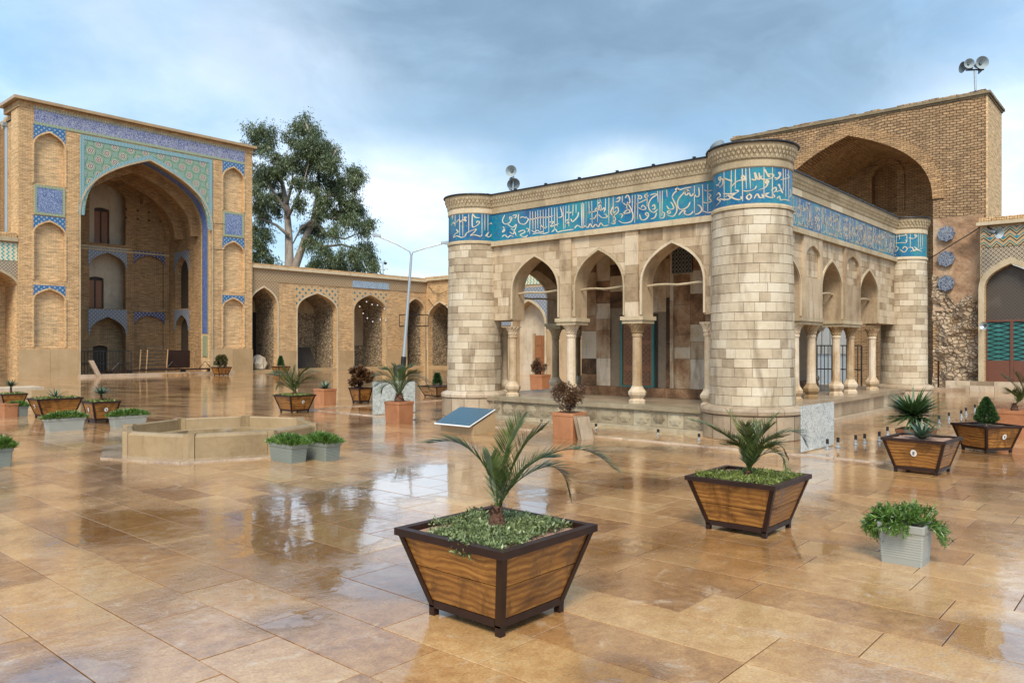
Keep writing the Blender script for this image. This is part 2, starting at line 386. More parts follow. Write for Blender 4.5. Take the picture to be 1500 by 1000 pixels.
M['palmyel'] = leafmat('yellowing_palm_leaf', (.10, .13, .025), (.22, .22, .05))
M['cover'] = leafmat('ground_cover_leaf', (.075, .115, .03), (.29, .35, .15))
M['coveryel'] = leafmat('yellow_green_ground_cover', (.11, .15, .025), (.26, .30, .06))
M['succ'] = leafmat('succulent_leaf', (.045, .115, .014), (.16, .28, .045), rough=.35)
M['yucca'] = leafmat('yucca_leaf', (.045, .10, .03), (.15, .24, .08))
M['agave'] = leafmat('agave_leaf', (.05, .10, .06), (.15, .22, .13))
M['thuja'] = leafmat('conifer_leaf', (.025, .07, .018), (.06, .13, .03))
M['redbush'] = leafmat('reddish_bush_leaf', (.085, .04, .018), (.17, .085, .03))
M['olivebush'] = leafmat('olive_bush_leaf', (.07, .065, .018), (.14, .12, .035))
M['euca'] = leafmat('eucalyptus_leaf', (.045, .072, .024), (.15, .19, .07))
# wood boards, grain along the board, knots, wet blotches
def woodmat(name, lo, mid, hi):
    m, g, p = newmat(name); P, uv = coords(g); tc = g.n('ShaderNodeTexCoord').outputs['Object']
    ob = g.n('ShaderNodeObjectInfo').outputs['Random']
    x, y, z = g.sep(tc)
    along = g.m('ADD', x, y)
    off = g.m('MULTIPLY', ob, 17.)
    wob = g.noise(g.comb(g.m('MULTIPLY', along, 2.2), g.m('MULTIPLY', z, 2.), off), 1.5, 3, .5)
    v = g.comb(g.m('ADD', g.m('MULTIPLY', along, 1.0), off), g.m('ADD', g.m('MULTIPLY', z, 13.), g.m('MULTIPLY', wob, 1.3)), off)
    wv = g.n('ShaderNodeTexWave', _wave_type='BANDS', _bands_direction='Y'); g.link(v, wv.inputs['Vector'])
    wv.inputs['Scale'].default_value = .55; wv.inputs['Distortion'].default_value = 1.2; wv.inputs['Detail'].default_value = 3; wv.inputs['Detail Scale'].default_value = .8
    n = g.noise(v, 2.2, 6, .65, .8)
    n5 = g.noise(g.comb(g.m('MULTIPLY', along, 2.), g.m('ADD', g.m('MULTIPLY', z, 75.), g.m('MULTIPLY', wob, 14.)), off), 1., 5, .65)
    f = g.m('ADD', g.m('MULTIPLY', wv.outputs['Fac'], .14), g.m('ADD', g.m('MULTIPLY', n, .46), g.m('MULTIPLY', n5, .40)))
    c = g.ramp(f, [(.28, lo), (.47, mid), (.66, hi)])
    kn = g.map(g.vor(g.comb(g.m('ADD', g.m('MULTIPLY', along, 2.2), off), g.m('MULTIPLY', z, 5.), off), 1.), .05, .3, 1., 0.)
    c = g.mix(g.m('MULTIPLY', kn, .75), c, (.035, .014, .005))
    blot = g.map(g.noise(g.scale(P, (1, 1, .55)), 5.0, 6, .62, .8), .47, .62, 0., .72)
    c = g.mix(blot, c, tuple(k*.35 for k in mid))
    c = g.mix(g.map(ob, 0, 1, 0, .25), c, lo)
    g.link(c, p.inputs['Base Color']); g.link(g.map(blot, 0, .6, .48, .25), p.inputs['Roughness']); bump(g, p, f, .004)
    return m
M['wood'] = woodmat('planter_wood', (.085, .030, .008), (.29, .118, .022), (.50, .245, .055))
M['woodpale'] = woodmat('weathered_planter_wood', (.20, .10, .04), (.40, .23, .10), (.52, .34, .18))
# wet courtyard slabs
def pavemat(name, stops, strip=False):
    m, g, p = newmat(name); P, uv = coords(g); t = tintv(g)
    x, y, z = g.sep(P)
    n = g.noise(P, .9, 6, .6, .5); n2 = g.noise(P, 9, 6, .7, .3); n3 = g.noise(P, 60, 3, .6)
    f = g.m('ADD', g.m('MULTIPLY', t, .42), g.m('MULTIPLY', n, .60)); f = g.m('ADD', f, g.m('MULTIPLY', g.m('SUBTRACT', n2, .5), 1.05), clamp=True)
    c = g.ramp(f, stops)
    c = g.mix(g.map(g.noise(P, 2.6, 7, .72, 1.2), .56, .70, 0., .7), c, (.64, .48, .32))
    c = g.mix(.6, c, g.ramp(n3, [(.3, .6), (.7, 1.3)]), 'MULTIPLY')
    g.link(c, p.inputs['Base Color'])
    # water lies in shallow films: smooth where it stands, ruffled where the stone shows through
    wsum = g.m('ADD', g.m('MULTIPLY', g.noise(P, .42, 4, .6, .6), .75), g.m('MULTIPLY', n2, .25))
    for (px_, py_, r0_) in ((560, 715, 1.3), (470, 780, .9), (560, 850, .55), (110, 985, .45), (420, 910, .35), (905, 985, .35), (1475, 940, .5), (1180, 800, .5), (760, 745, .4), (640, 690, 1.)):
        k_ = (px_-750)/F; t_ = F*H/(py_-YH); q_ = ((k_*CT+ST)*t_, (-k_*ST+CT)*t_, 0)
        wsum = g.m('ADD', wsum, g.map(g.vm('DISTANCE', P, q_), 0., r0_*1.35, .22, 0., True))
    wet = g.map(wsum, .47, .60, 0., 1., True)
    g.link(g.map(wet, 0, 1, .42, .12), p.inputs['Roughness'])
    p.inputs['IOR'].default_value = 1.45; g.link(g.mix(wet, c, g.mix(1., c, (.62, .56, .50), 'MULTIPLY')), p.inputs['Base Color'])
    h = g.m('ADD', g.m('MULTIPLY', n3, .35), g.m('MULTIPLY', n2, 1.))
    rip = g.noise(g.comb(g.m('MULTIPLY', x, 1.), g.m('MULTIPLY', y, 1.)), 7., 3, .5)
    cmb = g.noise(g.comb(g.m('MULTIPLY', g.m('ADD', x, g.m('MULTIPLY', n2, .05)), 110.), g.m('MULTIPLY', y, 9.)), 1., 3, .6)
    h = g.m('ADD', h, g.m('MULTIPLY', cmb, .5))
    hh = g.mix(wet, h, g.m('MULTIPLY', rip, .22)); b = bump(g, None, hh, .009, .9)
    g.link(b, p.inputs['Normal'])
    p.inputs['Coat Weight'].default_value = 1.; g.link(g.map(wet, 0, 1, .07, .012), p.inputs['Coat Roughness']); p.inputs['Coat IOR'].default_value = 1.8
    b2 = bump(g, None, g.mix(wet, g.m('ADD', g.m('MULTIPLY', n2, .5), g.m('MULTIPLY', rip, .5)), g.m('MULTIPLY', rip, .3)), .004, .7); g.link(b2, p.inputs['Coat Normal'])
    return m
PAVE = [(0, (.16, .068, .018)), (.22, (.28, .13, .042)), (.5, (.45, .235, .082)), (.75, (.57, .34, .137)), (1, (.68, .48, .235))]
M['pave'] = pavemat('wet_sandstone_paving', PAVE)
M['kerbstone'] = pavemat('wet_pale_edging', [(0, (.34, .25, .16)), (.5, (.48, .36, .25)), (1, (.60, .48, .35))])
M['joint'] = simple('wet_joint_dirt', (.07, .04, .02), .9, var=.4, sc=6, bmp=.004)
# tile work -------------------------------------------------------------
def tilemat(name, fn, rough=.25):
    m, g, p = newmat(name); P, uv = coords(g); x, y, _ = g.sep(uv)
    c = fn(g, x, y, P)
    c = g.mix(g.map(g.noise(P, 1.4, 5, .6), .5, .75, 0., .25), c, (.25, .2, .15))
    g.link(c, p.inputs['Base Color']); p.inputs['Roughness'].default_value = rough
    return m
def cell(g, x, p, off=0.): return g.m('SUBTRACT', g.m('FRACT', g.m('ADD', g.m('DIVIDE', x, p), off)), .5)
def rad(g, a, b): return g.m('SQRT', g.m('ADD', g.m('MULTIPLY', a, a), g.m('MULTIPLY', b, b)))
def t_star(g, x, y, P, p=.88):
    r1 = rad(g, cell(g, x, p), cell(g, y, p)); r2 = rad(g, cell(g, x, p, .5), cell(g, y, p, .5))
    r = g.m('MINIMUM', r1, r2)
    ang = g.m('ARCTAN2', cell(g, x, p/2), cell(g, y, p/2))
    r = g.m('ADD', r, g.m('MULTIPLY', g.m('SINE', g.m('MULTIPLY', ang, 8.)), .012))
    return g.ramp(r, [(0, (.04, .03, .08)), (.045, (.60, .55, .45)), (.085, (.28, .10, .05)), (.12, (.10, .07, .06)), (.155, (.62, .60, .48)), (.185, (.03, .10, .14)), (.22, (.55, .52, .34)), (.245, (.06, .22, .13)), (.275, (.50, .42, .10)), (.295, (.04, .17, .16)), (.335, (.20, .30, .22))], 'CONSTANT')
def t_script(g, x, y, P, bg=(.045, .065, .26), fg=(.50, .52, .62), s=9., th=.5):
    v = g.comb(g.m('MULTIPLY', x, 1.4), y)
    n = g.noise(v, s, 3, .5, 2.2); k = g.m('ABSOLUTE', g.m('SUBTRACT', n, .5))
    f = g.map(k, .018, .05, .9, 0.)
    k2 = g.m('ABSOLUTE', g.m('SUBTRACT', g.noise(g.vm('ADD', v, (5.3, 2.1, 0)), s*.8, 2, .5, 1.5), .5))
    f = g.m('MAXIMUM', f, g.map(k2, .02, .05, .8, 0.))
    return g.mix(f, bg, fg)
def t_check(a, b, c, p=.07):
    def fn(g, x, y, P):
        u = g.m('ADD', x, y); w = g.m('SUBTRACT', x, y)
        f = g.m('ADD', g.m('FRACT', g.m('DIVIDE', u, p)), g.m('FRACT', g.m('DIVIDE', w, p)))
        return g.ramp(g.m('MULTIPLY', f, .5), [(0, a), (.36, b), (.62, c)], 'CONSTANT')
    return fn
def t_diamond(bg, f1, f2, p=.34):
    def fn(g, x, y, P):
        a = g.m('ABSOLUTE', cell(g, x, p)); b = g.m('ABSOLUTE', cell(g, y, p)); d1 = g.m('ADD', a, b)
        a2 = g.m('ABSOLUTE', cell(g, x, p, .5)); b2 = g.m('ABSOLUTE', cell(g, y, p, .5)); d2 = g.m('ADD', a2, b2)
        c = g.mix(g.m('LESS_THAN', d1, .22), bg, f1); c = g.mix(g.m('LESS_THAN', d1, .08), c, f2)
        c = g.mix(g.m('LESS_THAN', d2, .22), c, f1); return g.mix(g.m('LESS_THAN', d2, .08), c, f2)
    return fn
def t_fret(bg, fg, p=.16):
    def fn(g, x, y, P):
        u = g.m('ABSOLUTE', cell(g, g.m('ADD', x, y), p)); w = g.m('ABSOLUTE', cell(g, g.m('SUBTRACT', x, y), p))
        f = g.m('MINIMUM', u, w); c = g.mix(g.m('LESS_THAN', f, .13), bg, fg)
        q = g.m('MAXIMUM', g.m('ABSOLUTE', cell(g, g.m('ADD', x, y), p, .5)), g.m('ABSOLUTE', cell(g, g.m('SUBTRACT', x, y), p, .5)))
        return g.mix(g.m('LESS_THAN', q, .16), c, fg)
    return fn
def t_zig(g, x, y, P):
    zz = g.m('ABSOLUTE', cell(g, x, .44)); f = g.m('FRACT', g.m('DIVIDE', g.m('ADD', y, g.m('MULTIPLY', zz, .42)), .27))
    c = g.ramp(f, [(0, (.012, .012, .012)), (.22, (.55, .36, .13)), (.38, (.01, .16, .17)), (.60, (.55, .42, .2)), (.74, (.42, .14, .04)), (.86, (.5, .4, .22))], 'CONSTANT')
    a = g.m('ABSOLUTE', cell(g, x, .44, .5)); b = g.m('ABSOLUTE', cell(g, y, .44)); return g.mix(g.m('LESS_THAN', g.m('ADD', a, b), .16), c, (.03, .2, .3))
def t_arrow(g, x, y, P):
    zz = g.m('ABSOLUTE', cell(g, y, .2)); f = g.m('FRACT', g.m('DIVIDE', g.m('ADD', x, g.m('MULTIPLY', zz, .24)), .24))
    return g.ramp(f, [(0, (.03, .33, .36)), (.33, (.62, .5, .26)), (.6, (.66, .6, .42))], 'CONSTANT')
M['t_star'] = tilemat('star_mosaic_tile', t_star)
M['t_frieze'] = tilemat('violet_blue_script_tile', lambda g, x, y, P: t_script(g, x, y, P, (.04, .055, .20), (.42, .43, .47), 6.5))
M['t_square'] = tilemat('cobalt_script_tile', lambda g, x, y, P: t_script(g, x, y, P, (.01, .035, .20), (.34, .41, .50), 9.))
M['t_border'] = tilemat('turquoise_border_tile', t_check((.03, .20, .28), (.36, .42, .38), (.05, .27, .33), .16))
M['t_gborder'] = tilemat('green_yellow_border_tile', t_check((.06, .15, .10), (.45, .42, .22), (.18, .28, .22), .14))
M['t_spand'] = tilemat('blue_floral_tile', t_diamond((.03, .12, .27), (.38, .44, .46), (.05, .04, .2), .26))
M['t_grey'] = tilemat('grey_geometric_tile', t_diamond((.17, .20, .25), (.45, .46, .42), (.06, .06, .1), .24))
M['t_navy'] = tilemat('navy_geometric_tile', t_diamond((.06, .07, .16), (.38, .38, .40), (.04, .03, .1), .24))
M['t_blueband'] = tilemat('deep_blue_script_tile', lambda g, x, y, P: t_script(g, x, y, P, (.018, .045, .26), (.20, .26, .48), 8.))
M['t_diamond'] = tilemat('orange_turquoise_diamond_brickwork', t_diamond((.50, .33, .165), (.05, .13, .15), (.03, .22, .27), .50), .6)
M['t_fret'] = tilemat('brick_fretwork', t_fret((.47, .335, .19), (.17, .115, .06), .24), .8)
M['t_fret2'] = tilemat('cream_lattice_brickwork', t_fret((.55, .46, .32), (.07, .05, .035), .17), .7)
M['t_zig'] = tilemat('zigzag_tile', t_zig)
M['t_arrow'] = tilemat('arrow_tile', t_arrow)
M['t_medal'] = tilemat('dark_blue_floral_tile', lambda g, x, y, P: t_script(g, x, y, P, (.025, .035, .09), (.30, .33, .36), 7.))
M['t_plaque'] = tilemat('small_blue_script_tile', lambda g, x, y, P: t_script(g, x, y, P, (.03, .13, .30), (.55, .60, .55), 14.))
def t_band(g, x, y, P):
    n = g.noise(P, 1.3, 4, .6, .4); n2 = g.noise(P, 16, 3, .5, 1.)
    c = g.ramp(n, [(.38, (.003, .075, .21)), (.5, (.003, .135, .27)), (.62, (.006, .21, .28))])
    c = g.mix(g.map(n2, .56, .66, 0., .6), c, (.05, .25, .16)); c = g.mix(g.map(g.noise(P, 23, 2), .66, .72, 0., .8), c, (.28, .10, .03))
    jx = g.m('ABSOLUTE', cell(g, x, .235)); jy = g.m('ABSOLUTE', cell(g, y, .235))
    return g.mix(g.m('MULTIPLY', g.m('GREATER_THAN', g.m('MAXIMUM', jx, jy), .482), .6), c, (.03, .09, .12))
M['band'] = tilemat('turquoise_blue_glazed_tile', t_band, .33)
M['medal'] = simple('dull_blue_grey_tile', (.30, .33, .36), .5)
M['glyph'] = stone('cream_glazed_lettering', [(0, (.46, .36, .23)), (.5, (.62, .52, .38)), (1, (.70, .63, .50))], sc=3, stamt=.3, stain=(.4, .3, .2), rough=.35, bmp=.001)
# rough rubble
def rubble(name, c1, c2, dark, sc=3.6):
    m, g, p = newmat(name); P, uv = coords(g)
    P2 = g.vm('ADD', P, g.scale(g.n('ShaderNodeTexNoise').outputs['Color'], (.2, .2, .2)))
    nd = g.n('ShaderNodeTexNoise'); g.link(P, nd.inputs['Vector']); nd.inputs['Scale'].default_value = 2.5; nd.inputs['Detail'].default_value = 4
    P3 = g.vm('ADD', g.scale(P, (1, 1, 1.25)), g.scale(nd.outputs['Color'], (.35, .35, .35)))
    d = g.vor(P3, sc, 'DISTANCE_TO_EDGE'); cc = g.vor(P3, sc, 'F1', 'Color'); r = g.sep(cc)[0]
    c = g.mix(r, c1, c2); n2 = g.noise(P, 10, 5, .65); c = g.mix(.6, c, g.ramp(n2, [(.3, .6), (.7, 1.3)]), 'MULTIPLY')
    c = g.mix(g.map(g.m('ADD', d, g.m('MULTIPLY', g.m('SUBTRACT', n2, .5), .1)), .02, .09, 1., 0.), c, dark)
    g.link(c, p.inputs['Base Color']); p.inputs['Roughness'].default_value = .9
    bump(g, p, g.m('ADD', g.map(d, 0, .16, 0., 1.), g.m('MULTIPLY', n2, .5)), .07); return m
M['rubble'] = rubble('rubble_masonry', (.46, .35, .22), (.33, .24, .14), (.12, .085, .05), 4.2)
M['ruin'] = rubble('eroded_rubble', (.50, .38, .25), (.38, .28, .18), (.27, .19, .12), 5.)
def ruinplaster():
    m, g, p = newmat('patched_ruined_plaster'); P, uv = coords(g); n = g.noise(P, .55, 6, .6, .6); n2 = g.noise(P, 8, 6, .7)
    c = g.ramp(n, [(.3, (.22, .13, .07)), (.45, (.36, .215, .12)), (.55, (.44, .30, .18)), (.7, (.50, .38, .26))])
    c = g.mix(.6, c, g.ramp(n2, [(.3, .65), (.7, 1.25)]), 'MULTIPLY'); g.link(c, p.inputs['Base Color']); p.inputs['Roughness'].default_value = .9
    bump(g, p, g.m('ADD', g.m('MULTIPLY', n2, .6), n), .06); return m
M['ruinpl'] = ruinplaster()
# shattered safety glass and clear glass
def crushed():
    m, g, p = newmat('crazed_safety_glass'); P, uv = coords(g); v = g.vm('ADD', P, (0, 0, 0))
    d = g.vor(v, 34, 'DISTANCE_TO_EDGE'); r = g.sep(g.vor(v, 34, 'F1', 'Color'))[0]
    c = g.mix(g.map(d, .0, .10, 1., 0.), g.ramp(r, [(0, (.22, .29, .28)), (.5, (.40, .47, .45)), (1, (.62, .68, .66))]), (.85, .9, .88))
    c = g.mix(g.map(g.noise(v, 5, 4), .4, .65, 0, .5), c, (.75, .8, .79)); g.link(c, p.inputs['Base Color'])
    p.inputs['Roughness'].default_value = .2; p.inputs['Transmission Weight'].default_value = .25; p.inputs['IOR'].default_value = 1.3
    bump(g, p, r, .01); return m
M['crushed'] = crushed()
m, g_, p_ = newmat('clear_glass'); p_.inputs['Base Color'].default_value = (.93, 1, .98, 1); p_.inputs['Roughness'].default_value = .02
p_.inputs['Transmission Weight'].default_value = 1; p_.inputs['IOR'].default_value = 1.08; M['glass'] = m
M['hoard'] = simple('grey_white_sheeting', (.30, .31, .30), .6, var=.2, sc=2)
def latt(name, bgc, fgc, p=.12):
    return tilemat(name, t_fret(bgc, fgc, p), .5)
M['lattice'] = latt('carved_lattice', (.03, .025, .02), (.10, .08, .06), .13)
M['latticewood'] = latt('carved_wood_lattice', (.30, .13, .05), (.10, .04, .02), .13)
m, g, p = newmat('blue_grey_panel_glass'); P, uv = coords(g)
g.link(g.mix(g.noise(P, 2, 3), (.03, .075, .11), (.05, .11, .15)), p.inputs['Base Color']); p.inputs['Roughness'].default_value = .3; p.inputs['Specular IOR Level'].default_value = .35; M['bluepanel'] = m
# ================================================================== ground and paving
mb = MB(); mb.box((-300, -300, -.5), (400, 400, -.012)); gr = mb.build('ground', M['joint'], kind='structure')
pv = thing('courtyard_paving', 'wet sandstone slab paving of the courtyard', 'paving'); del pv['label']; del pv['category']; pv['kind'] = 'structure'
rp = random.Random(3)
slabs = []
EDGE_U, EDGE_V0, EDGE_V1 = 12.1, 3.3, 17.9
u = -9.0; row = 0
while u < 46:
    w = .48; v = -16-rp.random()*1.
    while v < 52:
        l = rp.choice([.62, .8, .95, .95, 1.1, 1.25]); u0, u1, v0, v1 = u, u+w, v, v+l
        cu, cv = (u0+u1)/2, (v0+v1)/2
        fwd = cu*ST+cv*CT; side = cu*CT-cv*ST
        if fwd > 1.6 and abs(side) < fwd*.72+1.2:
            slabs.append((fwd, u0, u1, v0, v1))
        v += l
    u += w; row += 1
slabs.sort()
def slab(mb, u0, u1, v0, v1, tint, dz, tx, ty, cx=0, cy=0):
    g_ = .0038; c = .0016
    cu, cv = (u0+u1)/2, (v0+v1)/2
    def zf(a, b): return dz+(a-cu)*tx+(b-cv)*ty
    a0, a1, b0, b1 = u0+g_, u1-g_, v0+g_, v1-g_
    T = [(a0+c, b0+c), (a1-c, b0+c), (a1-c, b1-c), (a0+c, b1-c)]; B = [(a0, b0), (a1, b0), (a1, b1), (a0, b1)]
    top = [(a, b, zf(a, b)) for a, b in T]; mid = [(a, b, zf(a, b)-c) for a, b in B]; low = [(a, b, -.02) for a, b in B]
    mb.face(top, tint)
    for i in range(4):
        j = (i+1) % 4; mb.face([mid[i], mid[j], top[j], top[i]], tint); mb.face([low[i], low[j], mid[j], mid[i]], tint)
rest = MB(); k = 0
for fwd, u0, u1, v0, v1 in slabs:
    dz = rp.uniform(-.0015, .0015); tx, ty = rp.gauss(0, .0011), rp.gauss(0, .0011)
    if fwd > 14: dz *= .5; tx *= .5; ty *= .5
    if k < 300 and fwd < 14:
        mb = MB(); slab(mb, u0, u1, v0, v1, rp.random(), dz, tx, ty); mb.build('paving_slab', M['pave'], pv, loc=((u0+u1)/2, (v0+v1)/2, 0)); k += 1
    else: slab(rest, u0, u1, v0, v1, rp.random(), dz, tx, ty)
rest.build('paving_slab_far', M['pave'], pv, kind='stuff')
# pale broken edging where the older paving round the pavilion begins
ed = thing('edging_strip', 'pale ragged stone edging round the pavilion paving', 'edging'); del ed['label']; del ed['category']; ed['kind'] = 'structure'
def edging(p0, p1):
    L = math.dist(p0, p1); n = int(L/.7); a = 0
    dx, dy = (p1[0]-p0[0])/L, (p1[1]-p0[1])/L
    for i in range(n):
        t0, t1 = L*i/n+.006, L*(i+1)/n-.006; pts = []
        for t in [t0+(t1-t0)*q/5 for q in range(6)]: pts.append((p0[0]+dx*t-dy*(.05+R(-.03, .03)), p0[1]+dy*t+dx*(.05+R(-.03, .03))))
        for t in [t1-(t1-t0)*q/5 for q in range(6)]: pts.append((p0[0]+dx*t+dy*(.05+R(-.02, .02)), p0[1]+dy*t-dx*(.05+R(-.02, .02))))
        mb = MB(); mb.prism(pts, -.01, .018+R(0, .008)); mb.build('edging_stone', M['kerbstone'], ed)
edging((EDGE_U, EDGE_V0), (EDGE_U, EDGE_V1)); edging((EDGE_U, EDGE_V1), (22, EDGE_V1)); edging((EDGE_U+.1, EDGE_V0), (25, EDGE_V0))

# ================================================================== the stone pavilion
U0, U1, V0, V1 = 14.0, 24.9, 6.3, 13.5
PZ = .50
pav = thing('stone_pavilion', 'pale stone pavilion with round corner towers and turquoise lettered frieze', 'pavilion', (19.4, 9.9, 0))
T = .5
# plinth
mb = MB(); mb.box((U0-.18, V0-.18, 0), (U1+.18, V1+.18, .40)); mb.build('plinth', M['mortar'], pav)
mb = MB(); mb.tint = .4
mb.box((U0-.27, V0-.27, .405), (U0+.9, V1+.27, PZ)); mb.box((U0+.903, V0-.27, .405), (U1+.27, V0+.9, PZ)); mb.box((U0+.903, V0+.903, .405), (U1+.27, V1+.27, PZ-.003))
mb.build('plinth_coping', M['plinth'], pav)
mb = MB(); mb.box((U0-.40, V0-.4, 0), (U0-.2, V1+.4, .07)); mb.box((U0-.2, V0-.4, 0), (U1+.4, V0-.2, .07)); mb.build('plinth_step', M['plinth'], pav)
def carved(mb, mp, sc, d, zc, kind, w, h):
    """shallow relief on a plinth panel: lobed rosette or pointed medallion"""
    n = 28
    for rr, dd in ((1., .016), (.74, .028), (.45, .036), (.2, .048)):
        pts = []
        for i in range(n):
            a = 2*math.pi*i/n
            q = rr*(1+.12*math.cos(8*a)) if kind == 0 else rr*(.9+.1*math.cos(6*a))
            s_, z_ = math.cos(a)*q*w, math.sin(a)*q*h
            if kind == 2: z_ = z_*.8+(.25*h*rr*max(0, math.sin(a))**4)
            pts.append((sc+s_, zc+z_))
        i0 = len(mb.v)
        mb.prism(pts, d-dd, d, lambda a, b, c: mp(a, c, b))
for mp, s0, s1, nm in ((mapU(U0-.18), V0+.75, V1-.5, 0), (mapV(V0-.18), U0+.9, U1-.4, 1)):
    s = s0; i = 0
    while s < s1-.1:
        w = R(.34, .50); w = min(w, s1-s)
        mb = MB(); mb.tint = random.random(); bx(mp, mb, s+.004, s+w-.004, -.022, .0, .075, .40)
        o = mb.build('plinth_panel', M['plinth'], pav, loc=mp(s+w/2, 0, .23))
        if nm == 0:
            mb = MB(); mb.tint = .45; carved(mb, mp, s+w/2, -.022, .235, i % 3, w*.36, .12); mb.build('carved_medallion', M['plinth'], pav)
        s += w; i += 1
# towers
def tower(c, rb, rt, front, label):
    cx, cy = c
    rf = lambda z: rb+(rt-rb)*(z-.62)/3.6
    core = MB(); core.lathe([(rb-.012, .5), (rt-.012, 4.28)], (cx, cy, 0), 40)
    core.lathe([(0, 4.9), (rt-.03, 4.9), (rt-.03, 5.4), (0, 5.4)], (cx, cy, 0), 40)
    tw = core.build('tower', M['mortar'], pav, label=label)
    # drum of the plinth and its round moulding
    mb = MB(); mb.tint = .35; n = 14
    for i in range(n):
        a = 2*math.pi*i/n; mb.tint = R(.2, .7)
        mb.lathe([(rb+.12, 0), (rb+.13, .01), (rb+.13, .44), (rb+.10, .445)], (cx, cy, 0), 3, a+.006, a+2*math.pi/n-.006)
    mb.build('tower_drum', M['plinth'], tw)
    mb = MB(); n = 12
    for i in range(n):
        a = 2*math.pi*i/n; mb.tint = R(.3, .8)
        mb.lathe([(rb+.11, .446), (rb+.16, .47), (rb+.165, .53), (rb+.13, .575), (rb+.05, .60), (rb, .62)], (cx, cy, 0), 4, a+.004, a+2*math.pi/n-.004)
    mb.build('base_moulding', M['plinth'], tw, smooth=False)
    # courses of curved blocks
    n = 21; z = .62; stuff = MB(); rr = random.Random(int(cx*100+cy*10))
    for i in range(n):
        hgt = 3.60/n*rr.uniform(.93, 1.07); z0 = z; z1 = min(z+hgt, 4.215) if i < n-1 else 4.215; z = z1
        a = rr.random(); a_end = a+2*math.pi
        while a < a_end-.05:
            w = rr.choice([.22, .30, .36, .42, .5, .56])/rb*.92
            if a_end-a-w < .2: w = a_end-a
            r0 = rf((z0+z1)/2); pr = rr.uniform(0, .009); gp = .0035/rb; t = rr.random()
            am = a+w/2; vis = math.cos(am-math.atan2(-cy, -cx))
            mb = MB() if (front and vis > -.1) else stuff
            seg = max(2, int(w/.16)); ro = r0+pr; c = .006
            rz = lambda zz: rf(zz)+pr
            prof = [(r0-.03, z0+.003), (rz(z0)-c, z0+.003), (rz(z0), z0+.003+c), (rz(z1), z1-.003-c), (rz(z1)-c, z1-.003), (r0-.03, z1-.003)]
            mb.tint = t; mb.lathe(prof, (cx, cy, 0), seg, a+gp, a+w-gp)
            for e in (a+gp, a+w-gp): mb.face([(cx+q*math.cos(e), cy+q*math.sin(e), zz) for q, zz in prof])
            if mb is not stuff: mb.build('tower_block', M['tower'], tw, loc=(cx+ro*math.cos(am), cy+ro*math.sin(am), (z0+z1)/2))
            a += w
    if stuff.f: stuff.build('tower_blockwork', M['tower'], tw, kind='stuff')
    mb = MB(); mb.tint = .55; r = rt
    mb.lathe([(r-.02, 4.215), (r+.03, 4.225), (r+.03, 4.27), (r+.01, 4.29), (r+.01, 4.305)], (cx, cy, 0), 48); mb.build('string_course', M['palebeam'], tw, smooth=False)
    mb = MB(); mb.lathe([(r, 4.29), (r, 4.965)], (cx, cy, 0), 56); mb.build('lettered_band', M['band'], tw, smooth=True)
    mb = MB(); mb.tint = .6; mb.lathe([(r-.01, 4.95), (r+.012, 4.965), (r+.02, 4.98), (r+.015, 5.10), (r+.035, 5.115)], (cx, cy, 0), 48); mb.build('fascia_ring', M['palebeam'], tw)
    mb = MB(); mb.tint = .4; mb.lathe([(r-.0, 5.11), (r+.02, 5.13), (r+.035, 5.20), (r+.06, 5.27), (r+.085, 5.335), (r+.10, 5.40)], (cx, cy, 0), 48); mb.build('cornice', M['palebeam'], tw)
    mb = MB(); k = int(2*math.pi*r/.085)
    for j in range(k):
        for lv, (zz, ro, off) in enumerate(((5.135, r+.04, 0), (5.205, r+.072, .5), (5.275, r+.098, 0))):
            a = 2*math.pi*(j+off)/k; da = 2*math.pi/k*.30; mb.tint = R(.2, .8)
            h0, h1 = zz, zz+.055
            P = [(ro*math.cos(a+s*da), ro*math.sin(a+s*da)) for s in (-1, 1)]; ri = ro-.07
            Q = [(ri*math.cos(a+s*da), ri*math.sin(a+s*da)) for s in (1, -1)]
            Tm = (.985*ro*math.cos(a), .985*ro*math.sin(a))
            mb.face([(cx+P[0][0], cy+P[0][1], h1), (cx+P[1][0], cy+P[1][1], h1), (cx+Tm[0], cy+Tm[1], h0)])
            mb.face([(cx+P[1][0], cy+P[1][1], h1), (cx+Q[0][0], cy+Q[0][1], h1), (cx+Tm[0], cy+Tm[1], h0)])
            mb.face([(cx+Q[1][0], cy+Q[1][1], h1), (cx+P[0][0], cy+P[0][1], h1), (cx+Tm[0], cy+Tm[1], h0)])
            mb.face([(cx+p[0], cy+p[1], h1) for p in P+Q])
    mb.build('cornice_dentils', M['palebeam'], tw, kind='stuff')
    mb = MB(); mb.lathe([(0, 5.395), (r+.125, 5.395), (r+.135, 5.41), (r+.125, 5.435), (0, 5.45)], (cx, cy, 0), 48); mb.build('roof_edge', M['black'], tw)
    return tw
CN, CL, CR, CB = (14.08, 6.21), (14.08, 13.53), (24.8, 6.25), (24.8, 13.5)
twN = tower(CN, .785, .725, True, 'widest tower at the front corner')
twL = tower(CL, .685, .655, True, 'left front tower'); twR = tower(CR, .625, .60, True, 'right rear tower'); twB = tower(CB, .64, .61, False, 'hidden back tower')
